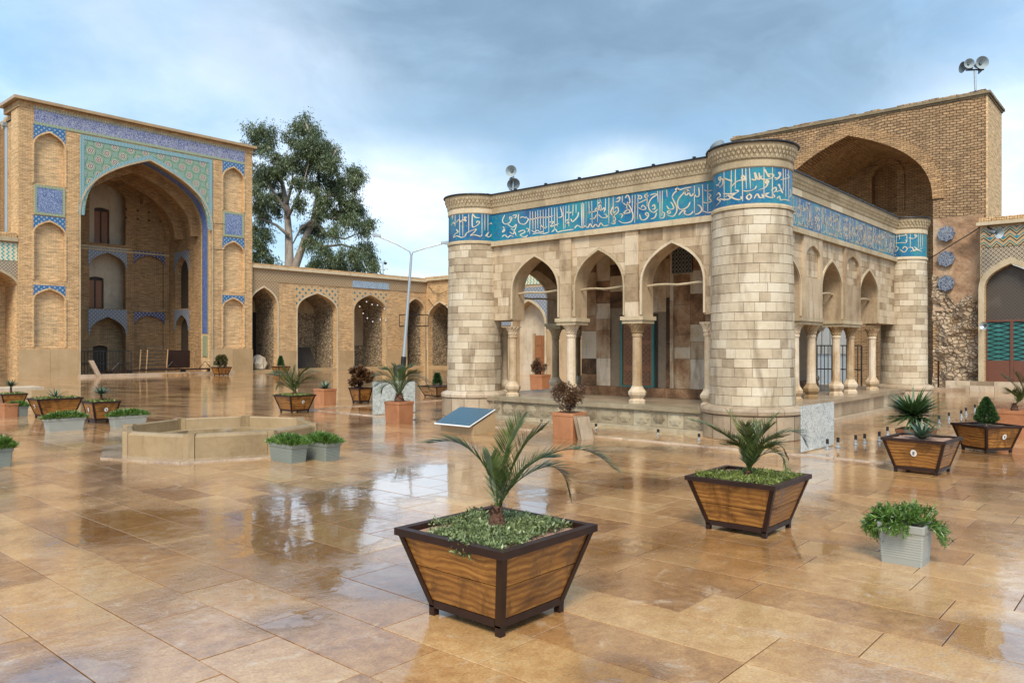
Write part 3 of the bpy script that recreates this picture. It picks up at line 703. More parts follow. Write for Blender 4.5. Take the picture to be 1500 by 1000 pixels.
# walls between the towers
SP = 3.0; IM = 2.35
def ap(px): return sU(px, U0)
frontA = [(ap(1030)+.02, ap(938.5)), (ap(911), ap(840.7)), (ap(815), ap(748.5))]   # spans in y
sideA = [(14.95, sV(1176, V0)), (sV(1207, V0), sV(1236.5, V0)), (sV(1262.5, V0), sV(1289, V0))]
APEX = {0: 3.83, 1: 3.74}
def facade(kind, mp, spans, s0, s1, name, apex, detail=True):
    ops = [(a, b, [(IM, SP, apex)]) for a, b in spans]
    mb = MB(); mb.tint = .45; wall(mb, mp, s0, s1, IM, 4.98, ops, .075, T); w = mb.build('arcade_wall', M['wallstone'], pav)
    for a, b in spans: mb = MB(); mb.tint = .6; ring(mb, mp, a, b, SP, apex, .045, .035, .08, IM+.03); mb.build('arch_moulding', M['palebeam'], w)
    # pilaster strips and head strip
    edges = [s0]+[x for a, b in sorted(spans) for x in (a, b)]+[s1]
    piers = []
    for i in range(0, len(edges), 2):
        a, b = edges[i], edges[i+1]
        if 0 < i < len(edges)-2: piers.append((a, b)); pw = min(.16, (b-a)/2-.05); c = (a+b)/2; rng = [(c-pw, c+pw)] if kind == 0 else [(a+.09, b-.09)]
        else: rng = [(a, min(b, a+.22) if i == 0 else b)] if i == 0 else [(max(a, b-.22), b)]
        for p, q in rng:
            mb = MB(); mb.tint = .5
            if kind == 1 and 0 < i < len(edges)-2:
                # pier with a blind pointed niche
                wall(mb, mp, p, q, IM, 4.165, [(p+.13, q-.13, [(3.25, 3.72, 3.98)])], .0, .07)
            elif detail:
                z = IM
                while z < 4.16:
                    h = min(R(.16, .34), 4.165-z); mb.tint = R(.3, .8); bx(mp, mb, p, q, .0+R(0, .006), .07, z+.002, z+h-.002); z += h
            else: bx(mp, mb, p, q, 0, .07, IM, 4.165)
            mb.build('pilaster', M['wallstone'], w)
    mb = MB(); s = s0
    while s < s1-.01:
        q = min(s+R(.5, .9), s1); mb.tint = R(.4, .8); bx(mp, mb, s+.002, q-.002, -.03, .07, 4.168, 4.285); s = q
    mb.build('string_course', M['palebeam'], w)
    # block facing between pilasters, cut to the arches
    arcs = [(a, b, arcpts(a-.055, b+.055, SP, apex+.06)) for a, b in spans]
    z = IM; rr = random.Random(5+kind+int(s0))
    while z < 4.16:
        h = rr.uniform(.15, .21); z1 = min(z+h, 4.163)
        if 4.163-z1 < .08: z1 = 4.163
        s = s0
        while s < s1-.02:
            l = rr.uniform(.22, .46); q = min(s+l, s1)
            if s1-q < .1: q = s1
            N_ = 6; xs = [s+.0025+(q-s-.005)*i/N_ for i in range(N_+1)]
            def low(x):
                for a, b, P in arcs:
                    if a-.055 <= x <= b+.055: return max(z+.0025, archz(P, x)) if z1 > SP or True else z1
                return z+.0025
            lows = []
            for x in xs:
                lo = low(x)
                inside = any(a-.055 < x < b+.055 for a, b, P in arcs)
                if inside and z < SP and lo <= z+.003: lo = z1
                lows.append(min(lo, z1-.0025))
            t = rr.random(); pr = .058+rr.uniform(0, .010)
            run = []
            good = [lo < z1-.012 for lo in lows]
            i = 0
            while i < N_:
                if good[i] or good[i+1]:
                    j = i
                    while j < N_ and (good[j] or good[j+1]): j += 1
                    bot = [(xs[k_], lows[k_]) for k_ in range(i, j+1)]; top = [(xs[j], z1-.0025), (xs[i], z1-.0025)]
                    mb = MB(); mb.tint = t
                    mb.prism(bot+top, pr, .08, lambda a, b, c: mp(a, c, b))
                    if detail: blocks.append((mb, mp((xs[i]+xs[j])/2, pr, (z+z1)/2), w))
                    i = j
                else: i += 1
            s = q
        z = z1
    # impost slabs
    for (a, b) in piers:
        mb = MB(); mb.tint = .6; bx(mp, mb, a-.05, b+.05, .0, T+.05, 2.27, 2.352); bx(mp, mb, a-.02, b+.02, .03, T+.02, 2.20, 2.268); mb.build('impost', M['palebeam'], w)
    # cornice and band
    return w, piers
blocks = []
wF, pF = facade(0, mapU(U0), frontA, V0+.5, V1-.4, 'front', APEX[0])
wS, pS = facade(1, mapV(V0), sideA, U0+.55, U1-.35, 'side', APEX[1])
wL, pL = facade(1, mapV(V1, -1), sideA, U0+.55, U1-.35, 'left', APEX[1], False)
wB, pB = facade(0, mapU(U1, -1), frontA, V0+.5, V1-.4, 'back', APEX[0], False)
def bsize(b): return math.dist((0, 0, 1.7), b[1])
blocks.sort(key=bsize)
stf = {}
for i, (mb, lc, w) in enumerate(blocks):
    if i < 290: mb.build('facing_block', M['wallstone'], w, loc=lc)
    else:
        q = stf.setdefault(w.name, (MB(), w))[0]; o = len(q.v); q.v += mb.v; q.f += [tuple(k+o for k in f) for f in mb.f]; q.t += mb.t
for q, w in stf.values(): q.build('facing_blockwork', M['wallstone'], w, kind='stuff')
def entab(mp, s0, s1, w):
    mb = MB(); mb.box(*[sorted_ for sorted_ in ((min(mp(s0, .02, 4.29)[0], mp(s1, .07, 4.965)[0]), min(mp(s0, .02, 4.29)[1], mp(s1, .07, 4.965)[1]), 4.287), (max(mp(s0, .02, 4.29)[0], mp(s1, .07, 4.965)[0]), max(mp(s0, .02, 4.29)[1], mp(s1, .07, 4.965)[1]), 4.966))])
    mb.build('lettered_band', M['band'], w)
    mb = MB(); s = s0
    while s < s1-.01:
        q = min(s+R(.7, 1.2), s1); mb.tint = R(.5, .8); bx(mp, mb, s+.0015, q-.0015, -.005, .3, 4.967, 5.11); s = q
    mb.build('fascia', M['palebeam'], w)
    mb = MB(); mb.tint = .5
    pr = [(.0, 5.112), (-.02, 5.13), (-.035, 5.20), (-.06, 5.27), (-.085, 5.335), (-.10, 5.40)]
    for (d, z), (e, y) in zip(pr, pr[1:]): mb.face([mp(s0, d, z), mp(s1, d, z), mp(s1, e, y), mp(s0, e, y)])
    mb.face([mp(s0, 0, 5.4), mp(s1, 0, 5.4), mp(s1, -.10, 5.4), mp(s0, -.10, 5.4)]); mb.build('cornice', M['palebeam'], w)
    mb = MB(); n = int((s1-s0)/.085)
    for j in range(n):
        for zz, d, off in ((5.135, -.04, 0), (5.205, -.072, .5), (5.275, -.098, 0)):
            c = s0+(j+.3+off)*.085; mb.tint = R(.2, .8); a, b = c-.026, c+.026
            mb.face([mp(a, d, zz+.055), mp(b, d, zz+.055), mp(c, d+.012, zz)]); mb.face([mp(a, d, zz+.055), mp(a, d+.07, zz+.055), mp(c, d+.012, zz)])
            mb.face([mp(b, d, zz+.055), mp(b, d+.07, zz+.055), mp(c, d+.012, zz)]); mb.face([mp(a, d, zz+.055), mp(b, d, zz+.055), mp(b, d+.07, zz+.055), mp(a, d+.07, zz+.055)])
    mb.build('cornice_dentils', M['palebeam'], w, kind='stuff')
    mb = MB(); bx(mp, mb, s0, s1, -.125, .4, 5.402, 5.432)
    s = s0+.5
    while s < s1: bx(mp, mb, s, s+.05, -.11, -.05, 5.4325, 5.47); s += R(.8, 1.1)
    mb.build('roof_edge', M['black'], w)
entab(mapU(U0), CN[1]+.6, CL[1]-.5, wF); entab(mapV(V0), CN[0]+.6, CR[0]-.5, wS)
entab(mapV(V1, -1), CN[0]+.6, CR[0]-.5, wL); entab(mapU(U1, -1), CN[1]+.6, CL[1]-.5, wB)
mb = MB(); mb.box((U0+.3, V0+.3, 5.25), (U1-.3, V1-.3, 5.40)); mb.build('roof', M['plaster'], pav)
mb = MB(); mb.tint = .4; mb.box((U0+T+.01, V0+T+.01, 4.2), (U1-T-.01, V1-T-.01, 4.3)); mb.build('ceiling', M['wallstone'], pav)
# columns
def column(x, y, r=.10, engaged=False):
    mb = MB(); mb.tint = random.random()*.6+.3
    mb.lathe([(r*1.06, .86), (r*1.02, .95), (r*.95, 1.9), (r*1.12, 1.93), (r*1.12, 1.97), (r*.98, 1.985)], (x, y, 0), 12); c = mb.build('column', M['column'], pav, loc=None)
    mb = MB(); mb.tint = c.data.attributes['tint'].data[0].value
    mb.lathe([(0, PZ), (r*1.75, PZ), (r*1.75, .56), (r*1.3, .60), (r*1.85, .68), (r*1.9, .74), (r*1.25, .83), (r*1.15, .86), (r*1.02, .865)], (x, y, 0), 8, rad=None); mb.build('column_base', M['column'], c)
    mb = MB(); mb.tint = .5
    mb.lathe([(r*.98, 1.985), (r*1.15, 2.01), (r*1.2, 2.06), (r*1.45, 2.12), (r*1.8, 2.175), (r*1.9, 2.198)], (x, y, 0), 48, rad=lambda w, z: 1+(.07*math.cos(12*w) if z > 2.0 else 0)*(1 if int(z*20) % 2 else -1))
    mb.build('capital', M['column'], c)
cols = set()
for a, b in pF:
    c = (a+b)/2
    column(U0+.24, c, .105); column(U1-.24, c, .105)
column(U0+.24, ap(742), .10); column(U0+.26, frontA[0][0]-.02, .10)
for a, b in pS:
    for c in (a+.15, b-.15):
        column(c, V0+.24, .10); column(c, V1-.24, .10)
column(sideA[2][1]+.12, V0+.24, .10); column(sideA[2][1]+.12, V1-.24, .10); column(sideA[0][0]-.05, V1-.24, .10)
for mp, sp in ((mapU(U0), frontA), (mapV(V0), sideA), (mapV(V1, -1), sideA), (mapU(U1, -1), frontA)):
    for a, b in sp:
        mb = MB(); n = 6; mb.tube([mp(a+(b-a)*i/n, .28, 3.0+.015*math.sin(i*1.7)) for i in range(n+1)], .026, 6)
        mb.build('tie_beam', M['palebeam'], pav)
# inner chamber with its patchwork of stained slabs
XF, YA, YB, XB = 16.2, 8.3, 11.75, 23.0
mb = MB(); mb.box((XF+.06, YA+.06, PZ), (XB-.06, YB-.06, 4.2)); ch = mb.build('chamber', M['mortar'], pav)
mb = MB(); mb.box((XF-.14, YA-.14, PZ+.001), (XB+.14, YB+.14, .72)); mb.build('chamber_base', M['chamber'], pav)
dA, dB = sU(957, XF), sU(911, XF)
def panels(mp, s0, s1, door=None):
    s = s0; rr = random.Random(int(s1*7)); k = 0
    while s < s1-.02:
        w = min(rr.choice([.12, .34, .42, .5, .1, .38]), s1-s)
        if s1-s-w < .1: w = s1-s
        z = .722; thin = w < .15
        while z < 4.18:
            h = rr.uniform(.7, 1.2) if thin else rr.choice([.28, .4, .55, .7]); h = min(h, 4.19-z)
            if 4.19-z-h < .12: h = 4.19-z
            if not (door and s+w > door[0]-.05 and s < door[1]+.05 and z < 2.35):
                mb = MB(); mb.tint = rr.random(); c = .006; d = -.03 if thin else rr.uniform(-.004, .012)
                bx(mp, mb, s+.004, s+w-.004, d, .055, z+.004, z+h-.004); mb.build('marble_panel', M['chamber'], ch, loc=mp(s+w/2, d, z+h/2))
            z += h
        s += w
panels(mapU(XF), YA, YB, (dA, dB)); panels(mapV(YA), XF+.06, 19.9)
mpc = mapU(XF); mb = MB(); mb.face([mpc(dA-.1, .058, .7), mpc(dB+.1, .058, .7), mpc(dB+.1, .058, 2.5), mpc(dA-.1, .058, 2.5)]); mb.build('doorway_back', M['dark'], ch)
mb = MB(); 
for a, b, z0, z1 in ((dA-.03, dA+.03, .722, 2.33), (dB-.03, dB+.03, .722, 2.33), (dA+.031, dB-.031, 2.27, 2.33), (dA+.031, dB-.031, .722, .76)): bx(mpc, mb, a, b, -.04, .05, z0, z1)
mb.build('door_frame', M['turq'], ch)
for a, b in ((dA+.035, (dA+dB)/2-.01), ((dA+dB)/2+.01, dB-.035)):
    mb = MB(); bx(mpc, mb, a, b, -.0, .04, .765, 2.265); lf = mb.build('door_leaf', M['wooddoor'], ch)
    for z0, z1 in ((.84, 1.12), (1.25, 1.75), (1.86, 2.2)):
        mb = MB(); bx(mpc, mb, a+.06, b-.06, -.012, -.001, z0, z1); mb.build('lattice_panel', M['latticewood'], ch)
wa, wb_ = sU(1015, XF), sU(985, XF)
mb = MB(); bx(mpc, mb, wa, wb_, -.03, .0, 3.42, 4.0); wn = mb.build('grille_window', M['dark'], ch)
mb = MB()
for i in range(6):
    for j in range(6):
        s, z = wa+(wb_-wa)*(i+.5)/6, 3.42+.58*(j+.5)/6
        n = 8; P = [mpc(s+.038*math.cos(6.283*q/n), -.045, z+.045*math.sin(6.283*q/n)) for q in range(n+1)]; mb.tube(P, .006, 4, cap=False)
mb.build('window_grille', M['galv'], ch, kind='stuff')
mb = MB()
mb.box((XF-.02, YA-.1, 3.3), (XF+.0, YA-.02, 4.2)); mb.build('chamber_corner_strip', M['palebeam'], ch)

# ------------------------------------------------------------------ lettering of the blue band, traced stroke by stroke
def smoothline(P, n=5):
    if len(P) < 3: return [P[0], ((P[0][0]+P[1][0])/2, (P[0][1]+P[1][1])/2), P[1]]
    Q = []
    for i in range(len(P)-1):
        p0, p1, p2, p3 = P[max(i-1, 0)], P[i], P[i+1], P[min(i+2, len(P)-1)]
        for k in range(n):
            t = k/n; t2, t3 = t*t, t*t*t
            Q.append(tuple(.5*(2*p1[j]+(p2[j]-p0[j])*t+(2*p0[j]-5*p1[j]+4*p2[j]-p3[j])*t2+(3*p1[j]-p0[j]-3*p2[j]+p3[j])*t3) for j in (0, 1)))
    return Q+[P[-1]]
def stroke(mb, P, w, mp, d=-.004, nib=math.radians(20)):
    Q = smoothline(P); n = len(Q); L = []
    for i, p in enumerate(Q):
        a, b = Q[max(i-1, 0)], Q[min(i+1, n-1)]; th = math.atan2(b[1]-a[1], b[0]-a[0])
        ww = w*(.42+.6*abs(math.sin(th-nib)))*(min(1, .45+i*.35, .35+(n-1-i)*.3))
        nx, ny = -math.sin(th)*ww/2, math.cos(th)*ww/2; L.append(((p[0]+nx, p[1]+ny), (p[0]-nx, p[1]-ny)))
    for (a, b), (c, e) in zip(L, L[1:]):
        A, B, C_, D = mp(*a, d), mp(*b, d), mp(*e, d), mp(*c, d); mb.face([A, B, C_, D])
        mb.face([mp(*a, d), mp(*c, d), mp(*c, d+.006), mp(*a, d+.006)]); mb.face([mp(*b, d), mp(*e, d), mp(*e, d+.006), mp(*b, d+.006)])
def V_(*a): return [((x, y0), (xb, y1)) for x, y0, xb, y1 in a]
Z2 = [[(25,475),(20,735)],[(60,470),(60,735)],[(90,465),(95,600)],[(120,460),(125,700)],[(185,440),(180,680)],[(265,430),(265,560)],[(300,425),(300,700)],[(345,415),(345,690)],[(440,405),(440,480)],[(545,400),(545,560)],[(575,395),(570,690)],[(605,390),(600,650)],[(700,375),(700,520)],[(810,355),(815,480)],[(835,355),(835,640)],[(860,350),(855,620)],[(905,345),(910,420)],[(1195,300),(1195,590)],[(1280,290),(1285,580)],[(1335,285),(1335,580)],
 [(1150,380),(1110,350),(1075,385),(1030,440),(1018,500),(1040,545),(1085,545),(1130,515),(1150,470)],[(1125,340),(1095,370),(1110,400),(1135,370),(1125,340)],[(1165,315),(1090,330),(1030,350),(985,375),(960,420)],[(1015,325),(1035,340),(1015,358),(1000,340),(1015,325)],[(960,420),(990,480),(1012,540),(1000,590),(965,622),(905,605)],[(930,560),(945,578),(925,592),(912,575),(930,560)],[(945,470),(968,500),(975,540),(930,545),(905,510)],[(1030,610),(1060,572),(1098,560),(1090,590),(1120,606),(1160,595),(1182,565)],[(1200,600),(1240,590),(1272,555),(1255,515),(1225,500)],[(1240,320),(1245,400),(1215,415),(1190,385),(1160,410),(1140,375)],[(1295,345),(1330,355),(1390,345)],[(1340,385),(1368,400),(1350,430),(1372,462),(1315,482),(1285,465)],[(1290,565),(1340,583),(1395,568)],
 [(730,400),(780,385),(800,395),(745,435),(715,500),(728,555),(772,580),(812,545)],[(750,520),(775,500),(782,540),(748,548)],[(590,490),(640,470),(700,440)],[(625,400),(645,420),(625,440),(608,420),(625,400)],[(690,390),(708,408),(690,428),(675,408),(690,390)],[(610,530),(650,552),(688,540),(655,505),(640,532)],[(620,600),(640,655),(688,650),(715,610),(700,582),(682,600),(710,622)],[(740,650),(782,630),(800,580)],[(838,640),(872,635),(882,590),(852,570)],[(340,520),(320,585),(350,610),(398,572),(390,525),(358,540)],[(410,600),(470,592),(520,578),(500,550),(455,588),(430,640)],[(490,470),(530,540),(553,615),(532,675),(450,690),(400,665)],[(470,430),(500,400),(520,470),(480,500),(450,480)],[(80,580),(150,570),(200,545),(170,530)],[(150,560),(190,520),(215,560),(255,530),(250,580)],[(100,650),(150,640),(170,600)],[(190,600),(230,635),(285,625),(250,590)],[(20,745),(50,725),(80,738),(105,700),(130,735),(160,705),(190,728),(215,690),(245,720),(300,712)],[(340,690),(370,650),(345,600),(380,560)],[(380,440),(415,420),(405,460),(370,470)],[(185,490),(215,470),(205,510),(180,505)],[(325,690),(350,700),(375,680)],[(205,430),(225,560)],[(480,490),(495,560)]]
Z1 = [[(640,320),(615,380),(640,415),(690,400),(715,350),(690,345),(700,375)],[(720,330),(760,320),(750,350),(730,345)],[(785,310),(780,370),(800,410),(850,415),(885,370),(870,350)],[(800,350),(830,340),(850,350),(870,340)],[(905,280),(900,520)],[(930,285),(935,470)],[(960,280),(960,480)],[(985,270),(985,460)],[(1010,270),(1015,480)],[(1040,265),(1045,510)],[(1070,260),(1068,470)],[(1100,250),(1100,500)],[(1130,245),(1130,430)],[(1160,245),(1160,480)],[(1185,240),(1190,440)],[(1220,235),(1240,330),(1200,350)],[(1250,230),(1255,470)],[(1280,225),(1270,460)],[(1310,220),(1310,440)],[(1355,215),(1350,330)],[(1385,210),(1385,300)],[(1410,290),(1400,340),(1350,390),(1330,360)],[(1440,200),(1445,440)],[(1465,200),(1465,430)],[(1490,195),(1490,430)],
 [(620,440),(640,480),(615,500),(640,450)],[(660,410),(720,450),(760,420),(740,480),(700,460)],[(690,500),(730,520),(740,490),(760,540)],[(780,500),(830,480),(850,500),(800,530),(850,550),(880,530)],[(860,460),(890,470),(880,500)],[(610,550),(640,530),(670,555),(700,535),(730,550)],[(890,370),(950,360),(1010,345),(1080,345),(1150,330)],[(920,480),(950,500),(980,480),(1010,500),(1045,490)],[(930,520),(980,510),(1050,515),(1100,500)],[(1100,400),(1150,390),(1120,440),(1170,425),(1205,410)],[(1130,500),(1170,470),(1190,500),(1230,490),(1290,480),(1360,470)],[(1280,380),(1310,370),(1300,400),(1270,410),(1320,405)],[(1370,460),(1400,430),(1440,450),(1480,430)],[(1270,280),(1310,300),(1340,290)],[(1010,420),(1050,455),(1085,440)]]
Z1L = [[(120,320),(120,440)],[(165,310),(168,540)],[(200,305),(200,540)],[(262,305),(262,500)],[(300,305),(300,440),(340,435),(375,400),(350,385),(345,405)],[(400,305),(400,540)],[(430,305),(430,480)],[(462,305),(462,490)],[(560,310),(562,400),(540,415),(520,385),(505,415),(488,400)],[(585,315),(590,540)],[(130,400),(160,370),(175,395),(200,370),(235,385),(215,345),(245,350)],[(305,310),(330,345),(380,350)],[(80,430),(100,400),(120,420)],[(130,470),(150,500),(120,520),(100,560)],[(100,560),(140,540),(180,555),(220,545),(240,510),(270,500)],[(255,500),(300,480),(340,470),(310,510),(280,535),(330,530),(385,545),(400,520)],[(430,545),(470,500),(450,540),(480,550),(500,520)],[(510,545),(550,530),(545,555),(590,570)],[(470,420),(500,400)],[(75,350),(95,330),(90,370)]]
ZN = [[(255,425),(258,790)],[(345,405),(340,740)],[(395,395),(392,640)],[(478,385),(482,790)],[(520,380),(528,640)],[(565,375),(578,640)],[(742,368),(742,760)],[(845,370),(842,760)],[(975,385),(978,660)],[(1005,390),(1008,740)],[(1040,400),(1045,790)],
 [(165,610),(205,560),(215,500),(190,505),(205,535),(240,520),(235,590),(195,625)],[(260,510),(310,530),(360,545)],[(350,610),(395,560),(450,535),(520,530),(490,480),(470,510),(520,520)],[(590,520),(640,530),(630,440),(660,510),(690,520),(680,440)],[(720,480),(700,510),(760,525),(830,510),(860,470),(800,460),(815,500)],[(750,400),(775,450),(800,500)],[(870,500),(900,510),(935,480),(920,440),(945,450),(930,500),(880,535)],[(940,530),(1000,515),(1050,500),(1020,460)],[(770,530),(800,550),(775,575),(760,545),(790,560),(760,620),(670,655)],[(490,665),(560,665),(630,640),(650,600)],[(560,700),(590,730),(560,770),(530,740),(560,705)],[(620,760),(660,700),(690,745),(730,740),(715,700)],[(750,700),(800,690),(760,720),(820,745),(870,735),(850,700)],[(830,660),(880,620),(890,660),(840,690)],[(890,680),(940,660),(970,690),(920,590),(940,600)],[(900,760),(930,730),(945,775),(990,770),(1060,790)],[(160,720),(190,690),(210,730),(170,760),(210,790),(160,850)],[(200,760),(260,770),(330,760),(310,720),(270,740)],[(250,700),(330,700),(400,690),(430,665),(390,655)],[(340,720),(390,700),(350,740),(420,770),(470,760),(460,730)],[(160,590),(200,600)],[(1060,640),(1070,720),(1040,740)],[(460,480),(490,470)]]
ZR = [[(1065,530),(1062,600)],[(1115,530),(1110,690)],[(1140,560),(1145,620)],[(1215,530),(1218,640)],[(1250,530),(1250,700)],[(1330,530),(1332,700)],[(1350,535),(1352,700)],[(1370,540),(1372,690)],[(1020,610),(1040,635),(1075,610),(1120,590),(1170,580),(1205,575),(1200,555)],[(1070,660),(1110,655),(1160,650),(1210,650),(1205,620)],[(1235,600),(1280,610),(1315,585),(1295,570),(1305,600)],[(1025,745),(1060,730),(1100,745),(1130,700),(1090,690)],[(1150,720),(1190,745),(1220,710),(1190,690),(1175,715)],[(1230,700),(1270,700),(1290,735),(1320,700)],[(1250,740),(1300,720),(1370,740)],[(1030,640),(1030,720)],[(1065,680),(1070,745)],[(1290,690),(1330,720),(1375,700)]]
def mk_plane_u(U): return lambda s, z, d: (U+.02+d, s, z)
def mk_plane_v(Vv): return lambda s, z, d: (s, Vv+.02+d, z)
def mk_cyl(c, r): return lambda s, z, d: (c[0]+(r-d)*math.cos(s/r), c[1]+(r-d)*math.sin(s/r), z)
def cyl_hit(px, py, c, r):
    dx, dy, dz = camray(px, py); A = dx*dx+dy*dy; B = -2*(dx*c[0]+dy*c[1]); C_ = c[0]**2+c[1]**2-r*r; D = B*B-4*A*C_
    D = max(D, 0); t = (-B-math.sqrt(D))/(2*A); x, y = dx*t-c[0], dy*t-c[1]; a = math.atan2(y, x)
    if a < 0: a += 2*math.pi
    return (a*r, H+dz*t)
clampz = lambda z: min(4.95, max(4.31, z))
def letters(Z, off, sc, conv, mp, w, parent):
    mb = MB(); mb.tint = .6
    for st in Z:
        P = [conv(off[0]+x/sc, off[1]+y/sc) for x, y in st]; P = [(s, clampz(z)) for s, z in P]
        stroke(mb, P, w, mp)
    mb.build('lettering', M['glyph'], parent)
cu = lambda px, py: (lambda p: (p.y, p.z))(onU(px, py, U0+.02))
letters(Z2, (850, 230), 7.143, cu, mk_plane_u(U0), .030, wF); letters(Z1, (650, 270), 7.143, cu, mk_plane_u(U0), .030, wF)
letters(Z1L, (650, 270), 7.143, lambda a, b: cyl_hit(a, b, CL, .655), mk_cyl(CL, .655), .030, twL)
letters(ZN, (1030, 200), 8.333, lambda a, b: cyl_hit(a, b, CN, .725), mk_cyl(CN, .725), .030, twN)
letters(ZR, (1150, 260), 6.818, lambda a, b: cyl_hit(a, b, CR, .60), mk_cyl(CR, .60), .026, twR)
# the crowded side band: the same letter shapes woven closer
mb = MB(); rr = random.Random(11); mb.tint = .6; s = CN[0]+.65
zc = []
while s < CR[0]-.6:
    h = rr.choice([.45, .55, .62, .3]); zb = 4.31+rr.random()*(.63-h); stroke(mb, [(s, zb), (s+rr.uniform(-.02, .02), zb+h)], .020, mk_plane_v(V0)); s += rr.uniform(.07, .15)
mir = [[(cu(850+x/7.143, 230+y/7.143)) for x, y in st] for st in Z2[20:]]
y0 = sU(1045, U0)
for rep in range(5):
    for st in mir:
        P = [(CN[0]+.75+rep*1.95+(p[0]-y0)*.72, clampz(p[1])) for p in st]
        if all(CN[0]+.62 < p[0] < CR[0]-.55 for p in P): stroke(mb, P, .022, mk_plane_v(V0))
mb.build('lettering', M['glyph'], wS)
# ================================================================== the tall tiled gateway (left)
VI = 46.5
iz = lambda px, py, v=VI: onV(px, py, v).z
iw = thing('tiled_gateway', 'tall brick gateway with blue tiled spandrel and deep pointed arch, left of the eucalyptus', 'gateway', (sV(200, VI), VI, 0))
mp = mapV(VI)
sL, sR = sV(28, VI), sV(369.5, VI); ztop = iz(200, 180)
A0, A1 = sV(117.5, VI), sV(309.5, VI); ASP, AAP = iz(118, 312), iz(219.6, 234.5)
ln = (sV(49.5, VI), sV(95, VI)); rn = (sV(326.5, VI), sV(357, VI))
zz = lambda y: iz(72, y)
nich = [(zz(508), zz(441), zz(424)), (zz(411), zz(345), zz(325)), (zz(271), zz(217), zz(195))]
sq = (zz(316), zz(273))
stack = [(a, b, c) for a, b, c in nich]
mb = MB(); wall(mb, mp, sL, sR, 0, ztop-.45, [(ln[0], ln[1], stack), (A0, A1, [(0, ASP, AAP)]), (rn[0], rn[1], stack)], 0, .22)
mb.build('facade_wall', M['brick'], iw)
for q_ in ((sL, A0), (A1, sR)): mb = MB(); mb.box((q_[0], VI+.225, .0), (q_[1], VI+1.3, ztop-.45)); mb.build('recessed_panel_wall', M['brickhi'], iw)
mb = MB(); wall(mb, mp, A0+.0, A1-.0, ASP-.2, ztop-.5, [(A0+.01, A1-.01, [(ASP-.2, ASP, AAP)])], .23, 1.3); mb.build('arch_backing', M['brick'], iw)
# dado of big smooth slabs
for a, b in ((sL-.03, A0), (A1, sR+.03)):
    n = max(1, round((b-a)/1.5)); zd = zz(512)
    for i in range(n):
        mb = MB(); bx(mp, mb, a+(b-a)*i/n+.004, a+(b-a)*(i+1)/n-.004, -.045, .0, 0, zd); mb.build('dado_slab', M['dado'], iw)
# coping and top
mb = MB(); mb.box((sL-.05, VI-.02, ztop-.45), (sR+.05, VI+2.4, ztop-.1)); mb.build('parapet', M['brick'], iw)
mb = MB(); mb.box((sL-.3, VI-.28, ztop-.099), (sR+.2, VI+2.5, ztop+.06)); mb.build('coping', M['dado'], iw)
mb = MB(); n = 90
for i in range(n):
    s = sL+.2+(sR-sL-.4)*i/n; bx(mp, mb, s, s+.055, -.05, -.021, ztop-.43, ztop-.12)
mb.build('soldier_bricks', M['brick'], iw, kind='stuff')
# tiled pieces
def plate(name, mat, s0, s1, z0, z1, d=-.03, parent=iw, mp_=None, th=.03):
    mb = MB(); bx(mp_ or mp, mb, s0, s1, d, d+th-.001, z0, z1); return mb.build(name, mat, parent)
f0, f1 = zz(182), zz(163.5)
plate('script_frieze', M['t_frieze'], sV(50, VI), sV(358, VI), f0, f1)
plate('frieze_border', M['t_gborder'], sV(50, VI), sV(358, VI), f1+.001, f1+.14, -.035); plate('frieze_border', M['t_gborder'], sV(50, VI), sV(358, VI), f0-.15, f0-.001, -.035)
T0, T1, TZ = sV(117, VI), sV(310.5, VI), iz(117, 197)
o = spandrel(mp, A0+.24, A1-.24, ASP, AAP+.22, T0, T1, TZ, -.03, -.001, 'star_mosaic', M['t_star'], iw)
mb = MB(); ring(mb, mp, A0+.08, A1-.08, ASP-.1, AAP+.02, .2, -.055, -.031); mb.build('turquoise_arch_border', M['t_border'], iw)
for a, b, c, d in ((T0, T1, TZ-.24, TZ), (T0, T0+.22, ASP-.1, TZ-.241), (T1-.22, T1, ASP-.1, TZ-.241)): plate('turquoise_border', M['t_border'], a, b, c, d, -.058, th=.026)
mb = MB(); ring(mb, mp, A0-.0, A1+.0, ASP-.1, AAP-.06, .085, -.09, -.056, 0.0); mb.build('arch_moulding', M['palebeam'], iw)
for (a, b) in (ln, rn):
    for i, (zb, zs, za) in enumerate(nich):
        hi = [zz(418), zz(317.5), zz(184)][i]
        spandrel(mp, a, b, zs, za, a-.02, b+.02, hi, -.025, -.001, 'niche_spandrel_tile', M['t_spand'], iw)
        mb = MB(); ring(mb, mp, a, b, zs, za, .07, -.05, .0, zb); mb.build('niche_moulding', M['brickhi'], iw)
    plate('cobalt_tile_square', M['t_square'], a+.14, b-.14, sq[0]+.14, sq[1]-.14, -.04)
    for q in ((a, b, sq[0], sq[0]+.13), (a, b, sq[1]-.13, sq[1]), (a, a+.13, sq[0]+.131, sq[1]-.131), (b-.13, b, sq[0]+.131, sq[1]-.131)): plate('tile_square_border', M['t_gborder'], *q, d=-.05)
